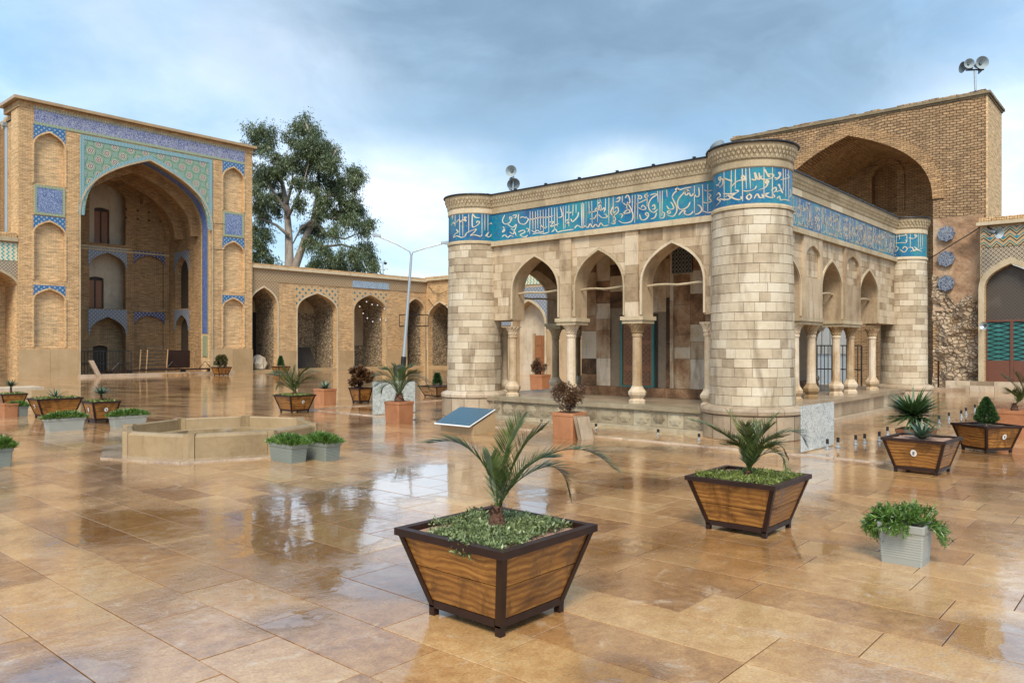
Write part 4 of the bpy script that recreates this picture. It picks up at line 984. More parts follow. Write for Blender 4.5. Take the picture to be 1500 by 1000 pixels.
# interior: back wall with stacked door niches, side walls, vault
VB = VI+6.0
zb_ = lambda px, py: onV(px, py, VB).z; sB = lambda px: sV(px, VB)
mpb = mapV(VB)
XR, XL = A1+.1, A0-.1
c1 = (sB(131), sB(184)); c2 = (sB(197), sB(240))
ops1 = [(0.02, zb_(157, 490), zb_(157, 464)), (zb_(157, 452), zb_(157, 392), zb_(157, 370)), (zb_(157, 357), zb_(157, 292), zb_(157, 268))]
ops2 = [(.4, zb_(218, 475), zb_(218, 462)), (zb_(218, 451), zb_(218, 388), zb_(218, 374))]
mb = MB(); wall(mb, mpb, XL-1, XR+.6, 0, AAP+.5, [(c1[0], c1[1], ops1), (c2[0], c2[1], ops2)], 0, .35); mb.build('inner_back_wall', M['brickold2'], iw)
mb = MB(); mb.box((c2[0]-.1, VB+.2, 0), (c2[1]+.1, VB+.33, ops2[1][2]+.2)); mb.build('blind_niche_wall', M['brickold2'], iw)
spandrel(mpb, c1[0], c1[1], ops1[1][1], ops1[1][2], c1[0]-.08, c1[1]+.08, zb_(157, 364), -.03, -.001, 'grey_spandrel_tile', M['t_grey'], iw)
spandrel(mpb, c1[0], c1[1], ops1[0][1], ops1[0][2], c1[0]-.08, c1[1]+.08, zb_(157, 453), -.03, -.001, 'grey_spandrel_tile', M['t_grey'], iw)
spandrel(mpb, c2[0], c2[1], ops2[1][1], ops2[1][2], c2[0]-.05, c2[1]+.05, zb_(218, 369), -.03, -.001, 'navy_spandrel_tile', M['t_navy'], iw)
spandrel(mpb, c2[0], c2[1], ops2[0][1], ops2[0][2], c2[0]-.05, c2[1]+.05, zb_(218, 457), -.03, -.001, 'navy_spandrel_tile', M['t_navy'], iw)
for px0, px1, py in ((118, 190, 359), (118, 250, 363)): plate('string_course', M['palebeam'], sB(px0), sB(px1), zb_(px0, py)-.05, zb_(px0, py)+.05, -.06, mp_=mpb, th=.06)
# rooms behind the door niches: a whitewashed wall with a dark wooden door in each
for (zb, zs, za), dr, hw in ((ops1[0], (.30, .66, .72), 0), (ops1[1], (.18, .56, .80), 1), (ops1[2], (.34, .72, .86), 1)):
    W_ = c1[1]-c1[0]; hgt = zs-zb; m2 = mapV(VB+1.0)
    a, b = c1[0]+W_*dr[0]-.1, c1[0]+W_*dr[1]; zt = zb+hgt*dr[2]
    mb = MB(); wall(mb, m2, c1[0]-.6, c1[1]+1.5, max(0, zb-.1), za+.1, [(a, b, [(zb, zt-.15, zt)])], 0, .2)
    mb.build('room_wall', M['whiteplaster'] if hw else M['brickdark'], iw)
    mb = MB(); bx(m2, mb, a-.05, b+.05, .21, .3, zb, zt+.1); dd = mb.build('wooden_door', M['dark'], iw)
    for q in (0, 1):
        mb = MB(); mb.box((a+(b-a)*(q*.5+.06), VB+1.19, zb+.1), (a+(b-a)*(q*.5+.44), VB+1.209, zt-.25)); mb.build('door_leaf', M['wooddoor' if hw else 'dark'], dd)
    mb = MB(); mb.box((c1[0]-.6, VB+.36, max(0, zb-.12)), (c1[1]+1.5, VB+1.0, max(0.01, zb-.02))); mb.build('room_floor', M['brickdark'], iw)
mb = MB(); mb.box((XL-1, VB+3, 0), (XR+1, VB+3.2, AAP)); mb.build('rear_wall', M['brickdark'], iw)
# side walls: the right one is seen, with narrow pointed niches
XS = XR
mps = lambda s, d, z: (XS+d, s, z)
zs_ = lambda px, py: onU(px, py, XS).z; ys = lambda px: sU(px, XS)
n0, n1 = sorted((ys(257), ys(276)))
opsS = [(.3, zs_(266, 484), zs_(266, 461)), (zs_(266, 452), zs_(266, 398), zs_(266, 376))]
mb = MB(); wall(mb, mps, VI+1.31, VB-.01, 0, AAP+.5, [(n0, n1, opsS)], 0, .4); mb.build('inner_side_wall', M['brickold2'], iw)
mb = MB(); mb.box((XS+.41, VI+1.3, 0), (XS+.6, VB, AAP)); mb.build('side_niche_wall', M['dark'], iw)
for (zb, zs, za) in opsS: spandrel(mps, n0, n1, zs, za, n0-.12, n1+.12, za+.35, -.03, -.001, 'grey_spandrel_tile', M['t_grey'], iw)
mb = MB(); wall(mb, lambda s, d, z: (XL-d, s, z), VI+1.31, VB-.01, 0, AAP+.5, [], 0, .4); mb.build('inner_side_wall', M['brickold2'], iw)
# jambs, blue band on the jamb and soffit
def soff(v0, v1, off, mat, name, zlo=None, zlast=None):
    P = arcpts(A0+off, A1-off, ASP, AAP-off*1.2); mb = MB()
    if zlo is not None: P = P+[(A1-off, zlo)]
    for (s0, z0), (s1, z1) in zip(P, P[1:]): mb.face([(s0, v0, z0), (s0, v1, z0), (s1, v1, z1), (s1, v0, z1)])
    for (s0, z0), (s1, z1) in zip(P, P[1:]):
        pass
    mb.build(name, mat, iw)
# ray from the camera across the jamb gives the band's two edges
j0, j1 = ys(302) if False else VI+.45, VI+1.05
soff(j0, j1, .03, M['t_blueband'], 'blue_jamb_band', iz(300, 488)); soff(j0-.1, j0-.005, .045, M['t_gborder'], 'jamb_border', iz(300, 488)); soff(j1+.005, j1+.1, .045, M['t_gborder'], 'jamb_border', iz(300, 488))
mb = MB(); mb.box((A1-.05, j0, iz(300, 522)), (A1-.02, j1, iz(300, 491))); mb.build('jamb_tile_foot', M['t_gborder'], iw)
# pointed vault with ribs
mb = MB(); P = arcpts(A0-.1, A1+.1, ASP-.3, AAP+.1, 18)
for (s0, z0), (s1, z1) in zip(P, P[1:]): mb.face([(s0, VI+1.3, z0), (s0, VB, z0), (s1, VB, z1), (s1, VI+1.3, z1)])
mb.build('vault', M['brickold2'], iw)
for vv, o_ in ((VI+1.9, .35), (VB-.25, .2), (VI+4, .45)):
    mb = MB(); ring(mb, mapV(vv), A0+o_, A1-o_, ASP-.3, AAP-o_*1.3, o_+.1, 0, .22); mb.build('vault_rib', M['brickold2'], iw)
# squinch half arches in the back corner
mb = MB(); ring(mb, mapV(VB-.5), c1[0]-.5, c1[1]+.9, ops1[2][1], ops1[2][2]+.7, .4, 0, .45); mb.build('squinch_arch', M['brickold2'], iw)
mb = MB()
for k_ in range(9):
    s = c2[0]-.6+k_%5*.75; z = iz(215, 300)+(.0 if k_ < 5 else .55)
    mb.box((s, VB-.012, z), (s+.12, VB-.002, z+.12))
mb.build('putlog_hole_shade', M['black'], iw, kind='stuff')  # black plates proud of the wall paint the shade inside putlog holes
mb = MB(); mb.box((sL+.2, VI+1.35, 0), (sR-.1, VB+3.2, .03)); mb.build('gateway_floor', M['dado'], iw)
mb = MB(); mb.box((sL+.2, VB+3.0, 0), (sR-.1, VB+3.4, ztop-.6)); mb.box((sL+.2, VI+2, ztop-.8), (sR-.2, VB+3.3, ztop-.5)); mb.box((sL+.2, VI+1.31, 0), (XL-.45, VB+3, ztop-.7)); mb.box((XR+.61, VI+1.31, 0), (sR-.02, VB+3, ztop-.5)); mb.build('gateway_mass', M['brick'], iw)
# little tie-rods
for py, l in ((307, 1.), (345, 1.)):
    p = onV(309, py+20, VI-.05); mb = MB(); mb.tube([p, p+Vector((.9, -.15, .02))], .02, 5); mb.build('iron_tie', M['black'], iw)

# ---- arcade bays: generic two-storey-high niche wall
def arcade(name, label, mp, plane, s0, s1, zt, bays, friezes, depth=2.6, loc=None, zd=1.5, floor=True):
    a = thing(name, label, 'arcade', loc)
    ops = [(b['a'], b['b'], [(0, b['zs'], b['za'])]) for b in bays]
    mb = MB(); wall(mb, mp, s0, s1, 0, zt-.32, ops, 0, .45); w = mb.build('arcade_wall', M['brick'], a)
    for b in bays:
        mb = MB(); wall(mb, mp, b['a']-.5, b['b']+.5, 0, b['za']+.5, [(b['a']+.02, b['b']-.02, [(0, b['zs'], b['za']-.02)])], .455, depth-.01); mb.build('bay_lining', M['rubble'], a)
        mb = MB(); bx(mp, mb, b['a']-.5, b['b']+.5, depth, depth+.2, 0, b['za']+.5); mb.build('bay_back_wall', M[b.get('back', 'plaster')], a)
        mb = MB(); bx(mp, mb, b['a']-.3, b['b']+.3, .02, depth, .0, .16); mb.build('bay_sill', M['dado'], a)
        mb = MB(); ring(mb, mp, b['a'], b['b'], b['zs'], b['za'], .09, -.05, .0, 0); mb.build('arch_moulding', M['palebeam'], a)
        if b.get('rub'): mb = MB(); bx(mp, mb, b['a']-.2, b['b']+.2, depth-.06, depth-.001, .16, b['rub']); mb.build('rubble_wall_base', M['rubble'], a)
        t = b.get('tile')
        if t: spandrel(mp, b['a']-.02, b['b']+.02, b['zs'], b['za']+.02, b['a']-.1, b['b']+.1, t[1], -.03, -.001, 'spandrel_tile', M[t[0]], a)
        if b.get('fill'): b['fill'](a, mp, depth, b)
    pe = [s0]+[x for b in sorted(bays, key=lambda q: q['a']) for x in (b['a'], b['b'])]+[s1]
    for i in range(0, len(pe), 2):
        p, q = pe[i], pe[i+1]
        if q-p > .15: mb = MB(); bx(mp, mb, p+.09 if i else p, q-.09 if i < len(pe)-2 else q, -.05, 0, 0, zd); mb.build('dado_slab', M['dado'], a)
    for (fa, fb, z0, z1, mt) in friezes: mb = MB(); bx(mp, mb, fa, fb, -.04, -.001, z0, z1); mb.build('frieze', M[mt], a)
    mb = MB(); bx(mp, mb, s0, s1, -.22, 1., zt-.318, zt-.14); mb.build('coping', M['palebeam'], a)
    mb = MB(); s = s0
    while s < s1: bx(mp, mb, s+.006, min(s+.09, s1)-.006, -.16, .0, zt-.138, zt); s += .09
    mb.build('brick_coping_course', M['brick'], a, kind='stuff')
    mb = MB(); bx(mp, mb, s0, s1, .001, depth+.4, zt-.138, zt-.02); bx(mp, mb, s0, s1, depth+.21, depth+.5, 0, zt-.139); mb.build('roof', M['plaster'], a)
    return a
VA = VI+.3
az = lambda px, py: onV(px, py, VA).z
as_ = lambda px: sV(px, VA)
X0 = 370.0; cx = lambda zx: 340+zx/3.847; cy = lambda zy: 360+zy/3.847
CORN = as_(624.7)
def bay(x0, x1, ya, ys_, **k): return dict(a=as_(cx(x0)), b=as_(cx(x1)), zs=az(cx((x0+x1)/2), cy(ys_)), za=az(cx((x0+x1)/2), cy(ya)), **k)
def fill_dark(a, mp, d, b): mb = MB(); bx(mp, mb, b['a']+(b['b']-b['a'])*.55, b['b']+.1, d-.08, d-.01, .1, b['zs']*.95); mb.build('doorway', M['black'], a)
def fill_sheet(a, mp, d, b):
    for i in range(9):
        s = b['a']+.25+i*.28; z1 = az(cx(430), cy(572)); mb = MB()
        mb.face([mp(s, d-1.2, .17), mp(s+.27, d-1.2, .17), mp(s+.27-.0, d-.3, z1), mp(s, d-.3, z1)]); mb.face([mp(s, d-1.2, .17), mp(s, d-.3, z1), mp(s, d-.25, z1), mp(s, d-1.15, .17)])
        mb.build('leaning_dark_board', M['dark'], a)
def fill_door(a, mp, d, b):
    w = b['b']-b['a']; s0, s1 = b['a']+w*.05, b['a']+w*.62
    mb = MB(); bx(mp, mb, s0, s1, d-.2, d-.1, .17, az(600, cy(552))); mb.build('dark_door', M['dark'], a)
    mb = MB(); wall(mb, mp, b['a']+.0, b['b']-.0, .17, b['zs'], [(s0+.03, s1-.03, [(az(600, cy(545)), az(600, cy(470)), az(600, cy(420)))])], d-.3, d-.05); 
    mb.build('inner_wall', M['rubble'], a)
    mb = MB(); bx(mp, mb, s0, s1, d-.15, d-.12, az(600, cy(545)), az(600, cy(420))+.1); mb.build('door_lattice', M['lattice'], a)
bays = [bay(20, 255, 232, 345, back='plaster', rub=2.6, fill=fill_dark), bay(367, 590, 268, 372, back='plaster', rub=4.2, fill=fill_sheet, tile=('t_diamond', az(cx(480), cy(232)))),
        bay(686, 866, 278, 372, back='plaster', rub=1.8, tile=('t_diamond', az(cx(780), cy(255)))), bay(985, 1082, 298, 365, back='brickold2', fill=fill_door)]
bays[0]['a'] = as_(366); bays[0]['b'] = as_(cx(255))
zt = az(450, 392.3)
fr = [(as_(371), CORN-.1, az(371, 388+6)-.0, az(371, 388+6)+.02, 'palebeam')]
fr = [(as_(371), CORN-.05, az(371, cy(196)), az(371, cy(122)), 't_fret'), (as_(516), as_(569), az(540, cy(240)), az(540, cy(203)), 't_plaque')]
spA = bays[0]; spA['tile'] = ('t_fret', az(cx(190), cy(200)))
arc1 = arcade('brick_arcade', 'long brick arcade with pointed bays between the tall tiled gateway and the courtyard corner', mapV(VA), VA, sR+.02, CORN+.3, zt, bays, fr, 2.8, ((sR+CORN)/2, VA, 0), zd=az(450, cy(592)))
# plaque must sit proud of the fretwork
for o in list(arc1.children):
    if o.name.startswith('frieze') and o.data.materials[0].name == 'small_blue_script_tile': o.location.y -= .03
# ---- the wall that turns the corner behind the pavilion
UF = CORN+.0
mpU = lambda s, d, z: (UF+d, s, z)
uz = lambda px, py: onU(px, py, UF).z
def ub(px0, px1, ya, ys_, px=None, **k):
    a, b = sorted((sU(px0, UF), sU(px1, UF))); px = px or (px0+px1)/2
    return dict(a=a, b=b, zs=uz(px, ys_), za=uz(px, ya), **k)
b1 = ub(627.5, 662, cy(318), cy(420), 645, back='plaster', rub=3.9)
b2 = ub(680, 712, cy(318)-2, cy(420), 645, back='brickold2')
arc2 = arcade('corner_arcade', 'plastered arcade wall behind the left corner tower of the pavilion', mpU, UF, 36.2, VA, uz(640, 405), [b2, b1], [], 2.8, (UF, 41, 0), zd=.6)
for yy in (cy(222), cy(300)):
    mb = MB(); mb.tube([onU(627, yy, UF-.1), onU(635, yy+10, UF-.1), onU(645, yy+13, UF-.1), onU(655, yy+8, UF-.1)], .02, 5); mb.build('hanging_cable', M['black'], arc2)
# ---- middle wall with a tiled porch, seen through the pavilion's first arch
UM = 35.6
mpM = mapU(UM); mz = lambda px, py: onU(px, py, UM).z; ms = lambda px: sU(px, UM)
mid = thing('porch_wall', 'grey tiled porch with arched wooden door seen through the first arch of the pavilion', 'porch', (UM, 30, 0))
pa, pb = sorted((ms(752), ms(799))); zap, zsp = mz(773, 441), mz(773, 476)
mb = MB(); wall(mb, mpM, 26.2, 36.15, 0, mz(773, 398), [(pa, pb, [(0, zsp, zap)])], 0, .6); mb.build('wall', M['plaster'], mid)
spandrel(mpM, pa, pb, zsp, zap, pa-1.2, pb+1.2, mz(773, 421), -.04, -.001, 'spandrel_tile', M['t_grey'], mid)
mb = MB(); bx(mpM, mb, pa-2, pb+2.5, -.05, -.001, mz(773, 417), mz(773, 403)); mb.build('yellow_frieze', M['t_arrow'], mid)
mb = MB(); ring(mb, mpM, pa, pb, zsp, zap, .12, -.09, -.041, 0); mb.build('arch_moulding', M['palebeam'], mid)
mb = MB(); bx(mpM, mb, pa-.3, pb+.3, .61, .8, 0, zap+.2); mb.build('porch_back_wall', M['whiteplaster'], mid)
d0, d1 = sorted((ms(776), ms(799))); mb = MB(); wall(mb, mpM, d0, d1, 0, mz(787, 488)+.02, [(d0+.02, d1-.02, [(0.0, mz(787, 500), mz(787, 489))])], .4, .6)
mb = MB(); bx(mpM, mb, d0, d1, .5, .6, .1, mz(787, 492)); dd = mb.build('arched_door', M['wooddoor'], mid)
for i in range(3):
    for j in range(2): mb = MB(); w = (d1-d0); bx(mpM, mb, d0+w*(.1+.45*j), d0+w*(.45+.45*j), 0.47, 0.499, .3+i*.75, .9+i*.75); mb.build('door_panel', M['wooddoor'], dd)
mb = MB(); bx(mpM, mb, d0-.15, d0, .45, .6, 0, mz(787, 488)); bx(mpM, mb, d1, d1+.15, .45, .6, 0, mz(787, 488)); mb.build('door_post', M['plaster'], dd)
mb = MB(); mb.box((UM+.9, 26, 0), (UM+6, 36, 6.6)); mb.build('rear_mass', M['plaster'], mid)
# ---- lower arcade and set-back wall at the far left
sF = sV(-70, VI); L_ = thing('side_arcade', 'low arcade with yellow zigzag tile frieze at the left edge, beside the tall gateway', 'arcade', (sL-3, VI+.3, 0))
zq = lambda py: iz(14, py)
mL = mapV(VI+.25); a0, a1 = sV(-52, VI+.25), sV(27, VI+.25)
mb = MB(); wall(mb, mL, sF, sL-.01, 0, zq(353), [(a0, a1, [(0, zq(425), zq(394))])], 0, 2.); mb.build('arcade_wall', M['brickhi'], L_)
mb = MB(); ring(mb, mL, a0, a1, zq(425), zq(394), .1, -.05, -.001, 0); mb.build('arch_moulding', M['palebeam'], L_)
spandrel(mL, a0, a1, zq(425), zq(394), sF, sL-.012, zq(382), -.03, -.001, 'spandrel_brickwork', M['t_fret2'], L_)
mb = MB(); bx(mL, mb, sF, sL-.012, -.04, -.001, zq(381), zq(355)); mb.build('zigzag_frieze', M['t_arrow'], L_)
mb = MB(); bx(mL, mb, sF, sL-.02, -.2, 2.2, zq(352.8), zq(347)); mb.build('coping', M['palebeam'], L_)
mb = MB(); s = sF
while s < sL-.1: bx(mL, mb, s+.006, s+.11, -.12, .1, zq(346.8), zq(340)); s += .12
mb.build('brick_coping_course', M['brick'], L_, kind='stuff')
mb = MB(); bx(mL, mb, sF, sL, 2., 2.3, 0, zq(355)); mb.build('back_wall', M['brickhi'], L_)
sb_ = thing('set_back_wall', 'tall weathered brick wall with a grey drainpipe beside the gateway at the left edge', 'wall', (sL-4, VI+2.6, 0))
VW = VI+2.8; mb = MB(); h0 = onV(28, 176, VW).z; h1 = onV(4, 187, VW).z; x0, x1 = sV(5.5, VW), sL+.3
mb.prism([(x0, 0), (x1, 0), (x1, h0), (x0, h1)], VW, VW+.6, lambda a, b, c: (a, c, b)); mb.prism([(x0-8, 0), (x0, 0), (x0, h1+.3), (x0-8, h1-.5)], VW+.5, VW+1, lambda a, b, c: (a, c, b)); mb.build('wall', M['brickold2'], sb_)
mb = MB(); mb.prism([(x0, h1), (x1, h0), (x1, h0+.18), (x0, h1+.18)], VW-.1, VW+.7, lambda a, b, c: (a, c, b)); mb.build('coping', M['palebeam'], sb_)
mb = MB(); mb.tube([(x0+.1, VW-.15, onV(6, 342, VW).z), (x0+.1, VW-.15, h1+.1)], .11, 10); mb.box((x0-.12, VW-.3, h1+.05), (x0+.35, VW, h1+.25)); mb.build('drainpipe', M['galv'], sb_)

# ================================================================== the brown brick gateway (right)
UB = 35.6; mpB = mapU(UB); bz = lambda px, py: onU(px, py, UB).z; bs = lambda px: sU(px, UB)
big = thing('brown_brick_gateway', 'massive old brown brick gateway with open pointed arch behind the pavilion on the right', 'gateway', (UB, 11, 0))
y0, y1 = bs(1444.5), bs(1075); ztB = bz(1260, 168.3)
oa, ob = bs(1366.5), bs(1166)-1.2; oa, ob = bs(1366.5), bs(1130)
asp, aap = bz(1366, 292), bz(1243, 199)
c_ = bs(1243); ob = 2*c_-oa if 2*c_-oa > bs(1170) else bs(1150)
ob = 2*c_-oa
mb = MB(); wall(mb, mpB, y0, y1, 0, ztB-.18, [(oa, ob, [(0, asp, aap)])], 0, 1.0)
mb.build('front_wall', M['brickold'], big)
mb = MB(); ring(mb, mpB, oa, ob, asp, aap, .42, -.06, .0); mb.build('arch_voussoirs', M['brickold2'], big)
mb = MB(); mb.box((UB+1.001, y0, 0), (UB+3.1, y0+1.2, ztB-.18)); mb.box((UB-.004, y0-.06, 0), (UB+3.1, y0-.001, ztB-.18)); mb.build('end_wall', M['brickhi'], big)
mb = MB(); mb.box((UB-.1, y0-.16, ztB-.10), (UB+3.3, y1+.15, ztB)); mb.box((UB-.03, y0-.1, ztB-.179), (UB+3.2, y1+.1, ztB-.101)); mb.build('coping', M['mosscap'], big)
# uneven crown of the old parapet
mb = MB(); s = y0
while s < y1-.3:
    l = R(.25, .4); mb.box((UB-.02, s+.01, ztB+.001), (UB+.5, s+l-.01, ztB+R(.04, .1))); s += l
mb.build('parapet_bricks', M['brickold'], big, kind='stuff')
UBB = UB+5.5; mpk = mapU(UBB); kz = lambda px, py: onU(px, py, UBB).z; ks = lambda px: sU(px, UBB)
n0, n1 = sorted((ks(1278), ks(1314)))
mb = MB(); wall(mb, mpk, oa-1., y1+1, 0, aap+1, [(n0, n1, [(kz(1296, 312), kz(1296, 262), kz(1296, 241))])], 0, .4); mb.build('inner_back_wall', M['brickdark'], big)
mb = MB(); mb.box((UBB+.41, n0-.3, 0), (UBB+.6, n1+.3, aap)); mb.build('niche_back', M['brickold2'], big)
mb = MB(); ring(mb, mpk, n0, n1, kz(1296, 262), kz(1296, 241), .35, -.08, .0, kz(1296, 312)); mb.build('niche_moulding', M['brickdark'], big)
mb = MB(); P = arcpts(oa-.05, ob+.05, asp, aap+.05, 18)
for (s0, z0), (s1, z1) in zip(P, P[1:]): mb.face([(UB+1, s0, z0), (UBB, s0, z0), (UBB, s1, z1), (UB+1, s1, z1)])
mb.build('vault', M['brickdark'], big)
mb = MB(); mb.box((UB+1, oa-.6, 0), (UBB, oa-.02, aap)); mb.box((UB+1, ob+.02, 0), (UBB, ob+.6, aap)); mb.build('inner_side_walls', M['brickdark'], big)
mb = MB(); mb.box((UB+1.01, y0+1.21, aap+.1), (UBB+.6, y1, ztB-.2)); mb.build('mass', M['brickold'], big)
# ruined lower part with plaster and three tiled medallions
def rough_sheet(name, mat, yA, yB, zA, zB, d, amp, step=.12, edge=0.):
    nx, nz = int((yB-yA)/step), int((zB-zA)/step); mb = MB(); import mathutils.noise as NN
    def pt(i, j):
        y, z = yA+(yB-yA)*i/nx, zA+(zB-zA)*j/nz
        q = NN.fractal(Vector((y*1.6, z*1.6, 3.)), 1., 2., 4)*amp
        e = edge*NN.noise(Vector((y*1.1, 7, z*.2)))*((j/nz)**3)
        return (UB-d-q, y, z+e)
    for i in range(nx):
        for j in range(nz): mb.face([pt(i, j), pt(i+1, j), pt(i+1, j+1), pt(i, j+1)])
    mb.build(name, mat, big)
rough_sheet('ruined_plaster', M['ruinpl'], y0+.05, oa-.02, bz(1400, 455), bz(1400, 318), .07, .05)
rough_sheet('eroded_masonry', M['ruin'], y0+.03, oa-.01, 0., bz(1400, 430), .12, .30, .09, 1.2)
for py in (342.5, 379, 415):
    c = onU(1386, py, UB-.16); n = 32
    P = [(c.y+math.cos(2*math.pi*i/n)*.31*(1+.07*math.cos(8*2*math.pi*i/n)), c.z+math.sin(2*math.pi*i/n)*.31*(1+.07*math.cos(8*2*math.pi*i/n))) for i in range(n)]
    mb = MB(); mb.prism(P, UB-.22, UB-.12, lambda a, b, c: (c, a, b)); md = mb.build('tiled_medallion', M['t_medal'], big)
    mb = MB()
    for q in range(8):
        an = q*math.pi/4; r0, r1 = .05, .25; mb.tube([(UB-.225, c.y+math.cos(an)*r0, c.z+math.sin(an)*r0), (UB-.225, c.y+math.cos(an+.6)*r1, c.z+math.sin(an+.6)*r1)], .010, 4)
    mb.build('medallion_star', M['medal'], md)
mb = MB(); p0, p1 = onU(1356, 470, UB-.2), onU(1352, 440, UB-.2)
mb.box((UB-.05, onU(1356, 500, UB).y-.05, 2.), (UB+.05, onU(1356, 500, UB).y+.5, onU(1356, 425, UB).z)); mb.build('turquoise_door_edge', M['turq'], big)
p = onU(1374.5, 568, UB-.7); mb = MB(); mb.tube([p, (p.x, p.y, onU(1374.5, 528, UB-.7).z)], .035, 6); tag(mb.build('iron_post', M['steel'], loc=(p.x, p.y, 0)), 'short rusty iron post standing against the ruined masonry', 'post')
# steps/ledge of the grey wet forecourt by the ruin
mb = MB(); mb.box((UB-1.6, 6.4, 0), (UB-.0, 12.5, .10)); mb.build('forecourt_ledge', M['kerbstone'], big)
# ---- right arcade with the lattice window and turquoise glazed door
UC = 35.0; mpC = mapU(UC); rz = lambda px, py: onU(px, py, UC).z; rs = lambda px: sU(px, UC)
ra = thing('glazed_door_arcade', 'tiled arcade bay with dark lattice arch over red-brown door with turquoise panes at right edge', 'arcade', (UC, 3, 0))
yb = rs(1436); ya = yb-9.; da, db = rs(1436.5)-3.65, rs(1436.5); da, db = 2*rs(1481)-rs(1436.5)+.15, rs(1437)-.12
mb = MB(); wall(mb, mpC, ya, yb, 0, rz(1468, 329), [(da, db, [(rz(1460, 560), rz(1460, 424), rz(1482, 386))])], 0, .5); mb.build('wall', M['brickhi'], ra)
mb = MB(); bx(mpC, mb, ya, yb-.04, -.04, -.001, rz(1468, 361), rz(1468, 332)); mb.build('zigzag_frieze', M['t_zig'], ra)
spandrel(mpC, da-.02, db+.02, rz(1460, 424), rz(1482, 386), ya, yb-.04, rz(1468, 362), -.03, -.001, 'lattice_brick_spandrel', M['t_fret2'], ra)
mb = MB(); ring(mb, mpC, da, db, rz(1460, 424), rz(1482, 386), .2, -.06, -.0, rz(1460, 560)); mb.build('arch_moulding', M['palebeam'], ra)
mb = MB(); bx(mpC, mb, ya, yb+.1, -.25, 1., rz(1468, 328.8), rz(1468, 324)); mb.build('coping', M['palebeam'], ra)
mb = MB(); s = ya
while s < yb: bx(mpC, mb, s+.006, s+.08, -.18, .2, rz(1468, 323.8), rz(1468, 317.5)); s += .086
mb.build('brick_coping_course', M['brick'], ra, kind='stuff')
zt_ = rz(1470, 470)
mb = MB(); P = [(da, zt_+.06), (db, zt_+.06)]+[q for q in reversed(arcpts(da, db, rz(1460, 424), rz(1482, 386)-.02))]; mb.prism(P, UC+.3, UC+.36, lambda a, b, c: (c, a, b)); mb.build('lattice_window', M['lattice'], ra)
fr_ = MB(); bx(mpC, fr_, da, db, .22, .36, zt_-.02, zt_+.055)
dw = (db-da)/3.0; zdb = rz(1460, 560)
nb = 2
for i in range(nb+1): bx(mpC, fr_, da+(db-da)*i/nb-(.05 if i else 0), da+(db-da)*i/nb+(.05 if i < nb else 0), .22, .36, zdb, zt_-.021)
fr_.build('door_frame', M['doorpaint'], ra)
for i in range(nb):
    a, b = da+(db-da)*i/nb+.051, da+(db-da)*(i+1)/nb-.051; zm = rz(1470, 528)
    mb = MB(); bx(mpC, mb, a, b, .28, .31, zm, zt_-.022); mb.build('turquoise_pane', M['green_glass'], ra)
    mb = MB(); bx(mpC, mb, a, b, .26, .31, zdb, zm-.003); mb.build('lower_panel', M['doorpaint'], ra)
    mb = MB(); kk = 9
    for q in range(kk):
        for r_ in range(2): zz0 = zm+(zt_-zm)*q/kk; mb.tube([mpC(a+(b-a)*(r_ % 2), .27, zz0), mpC(a+(b-a)*(1-r_ % 2), .27, zz0+(zt_-zm)/kk)], .012, 4, cap=False)
    mb.build('pane_lattice', M['black'], ra, kind='stuff')
for i, (d_, h_) in enumerate(((.55, .34), (.9, .2))):
    s = ya
    while s < yb+.4:
        l = R(.6, .95); mb = MB(); mb.tint = random.random(); bx(mpC, mb, s+.005, s+l-.005, -d_, -.01 if i == 0 else -.56, 0, h_ if i else .36); mb.build('step_block', M['plinth'], ra); s += l
# ---- what shows through the pavilion's right arches: pale hoarding and dark railing in the gateway
wh = thing('white_curtain_hoarding', 'tall white hoarding inside the brown gateway, seen between the paired columns', 'hoarding', (UB-1.5, 11, 0))
for i in range(4):
    p0, p1 = sU(1240-i*12, UB-1.5), sU(1240-(i+1)*12, UB-1.5); mb = MB(); mb.box((UB-1.5-.02, p0+.02, 1.4), (UB-1.45, p1-.02, onU(1215, 462, UB-1.5).z)); mb.build('sheet', M['hoard'], wh)
mb = MB(); mb.box((UB-1.44, sU(1245, UB-1.5), 0), (UB-1.38, sU(1190, UB-1.5), 3.)); mb.build('back_frame', M['galv'], wh)
def railing(name, label, p0, p1, h, mat, step=.13, cat='railing'):
    L = math.dist(p0, p1); dx, dy = (p1[0]-p0[0])/L, (p1[1]-p0[1])/L; t = thing(name, label, cat, (p0[0], p0[1], 0))
    for z in (.12, h*.5, h): mb = MB(); mb.tube([(p0[0], p0[1], z), (p1[0], p1[1], z)], .022, 5); mb.build('rail', mat, t)
    n = int(L/step)
    for i in range(n+1): mb = MB(); x, y = p0[0]+dx*L*i/n, p0[1]+dy*L*i/n; mb.tube([(x, y, 0), (x, y, h)], .016 if 0 < i < n else .03, 4); mb.build('bar', mat, t)
    return t
railing('dark_railing', 'dark metal railing behind the pavilion, seen between the paired columns', (29.5, sU(1262, 29.5)), (29.5, sU(1192, 29.5)), 1.75, M['black'])
p0, p1 = onZ(121, 547), onZ(191, 547)
railing('green_railing', 'dark green metal railing across the foot of the tall tiled gateway', (sV(119, VI+.4), VI+.4), (sV(192, VI+.4), VI+.4), 1.45, M['black'], .17)
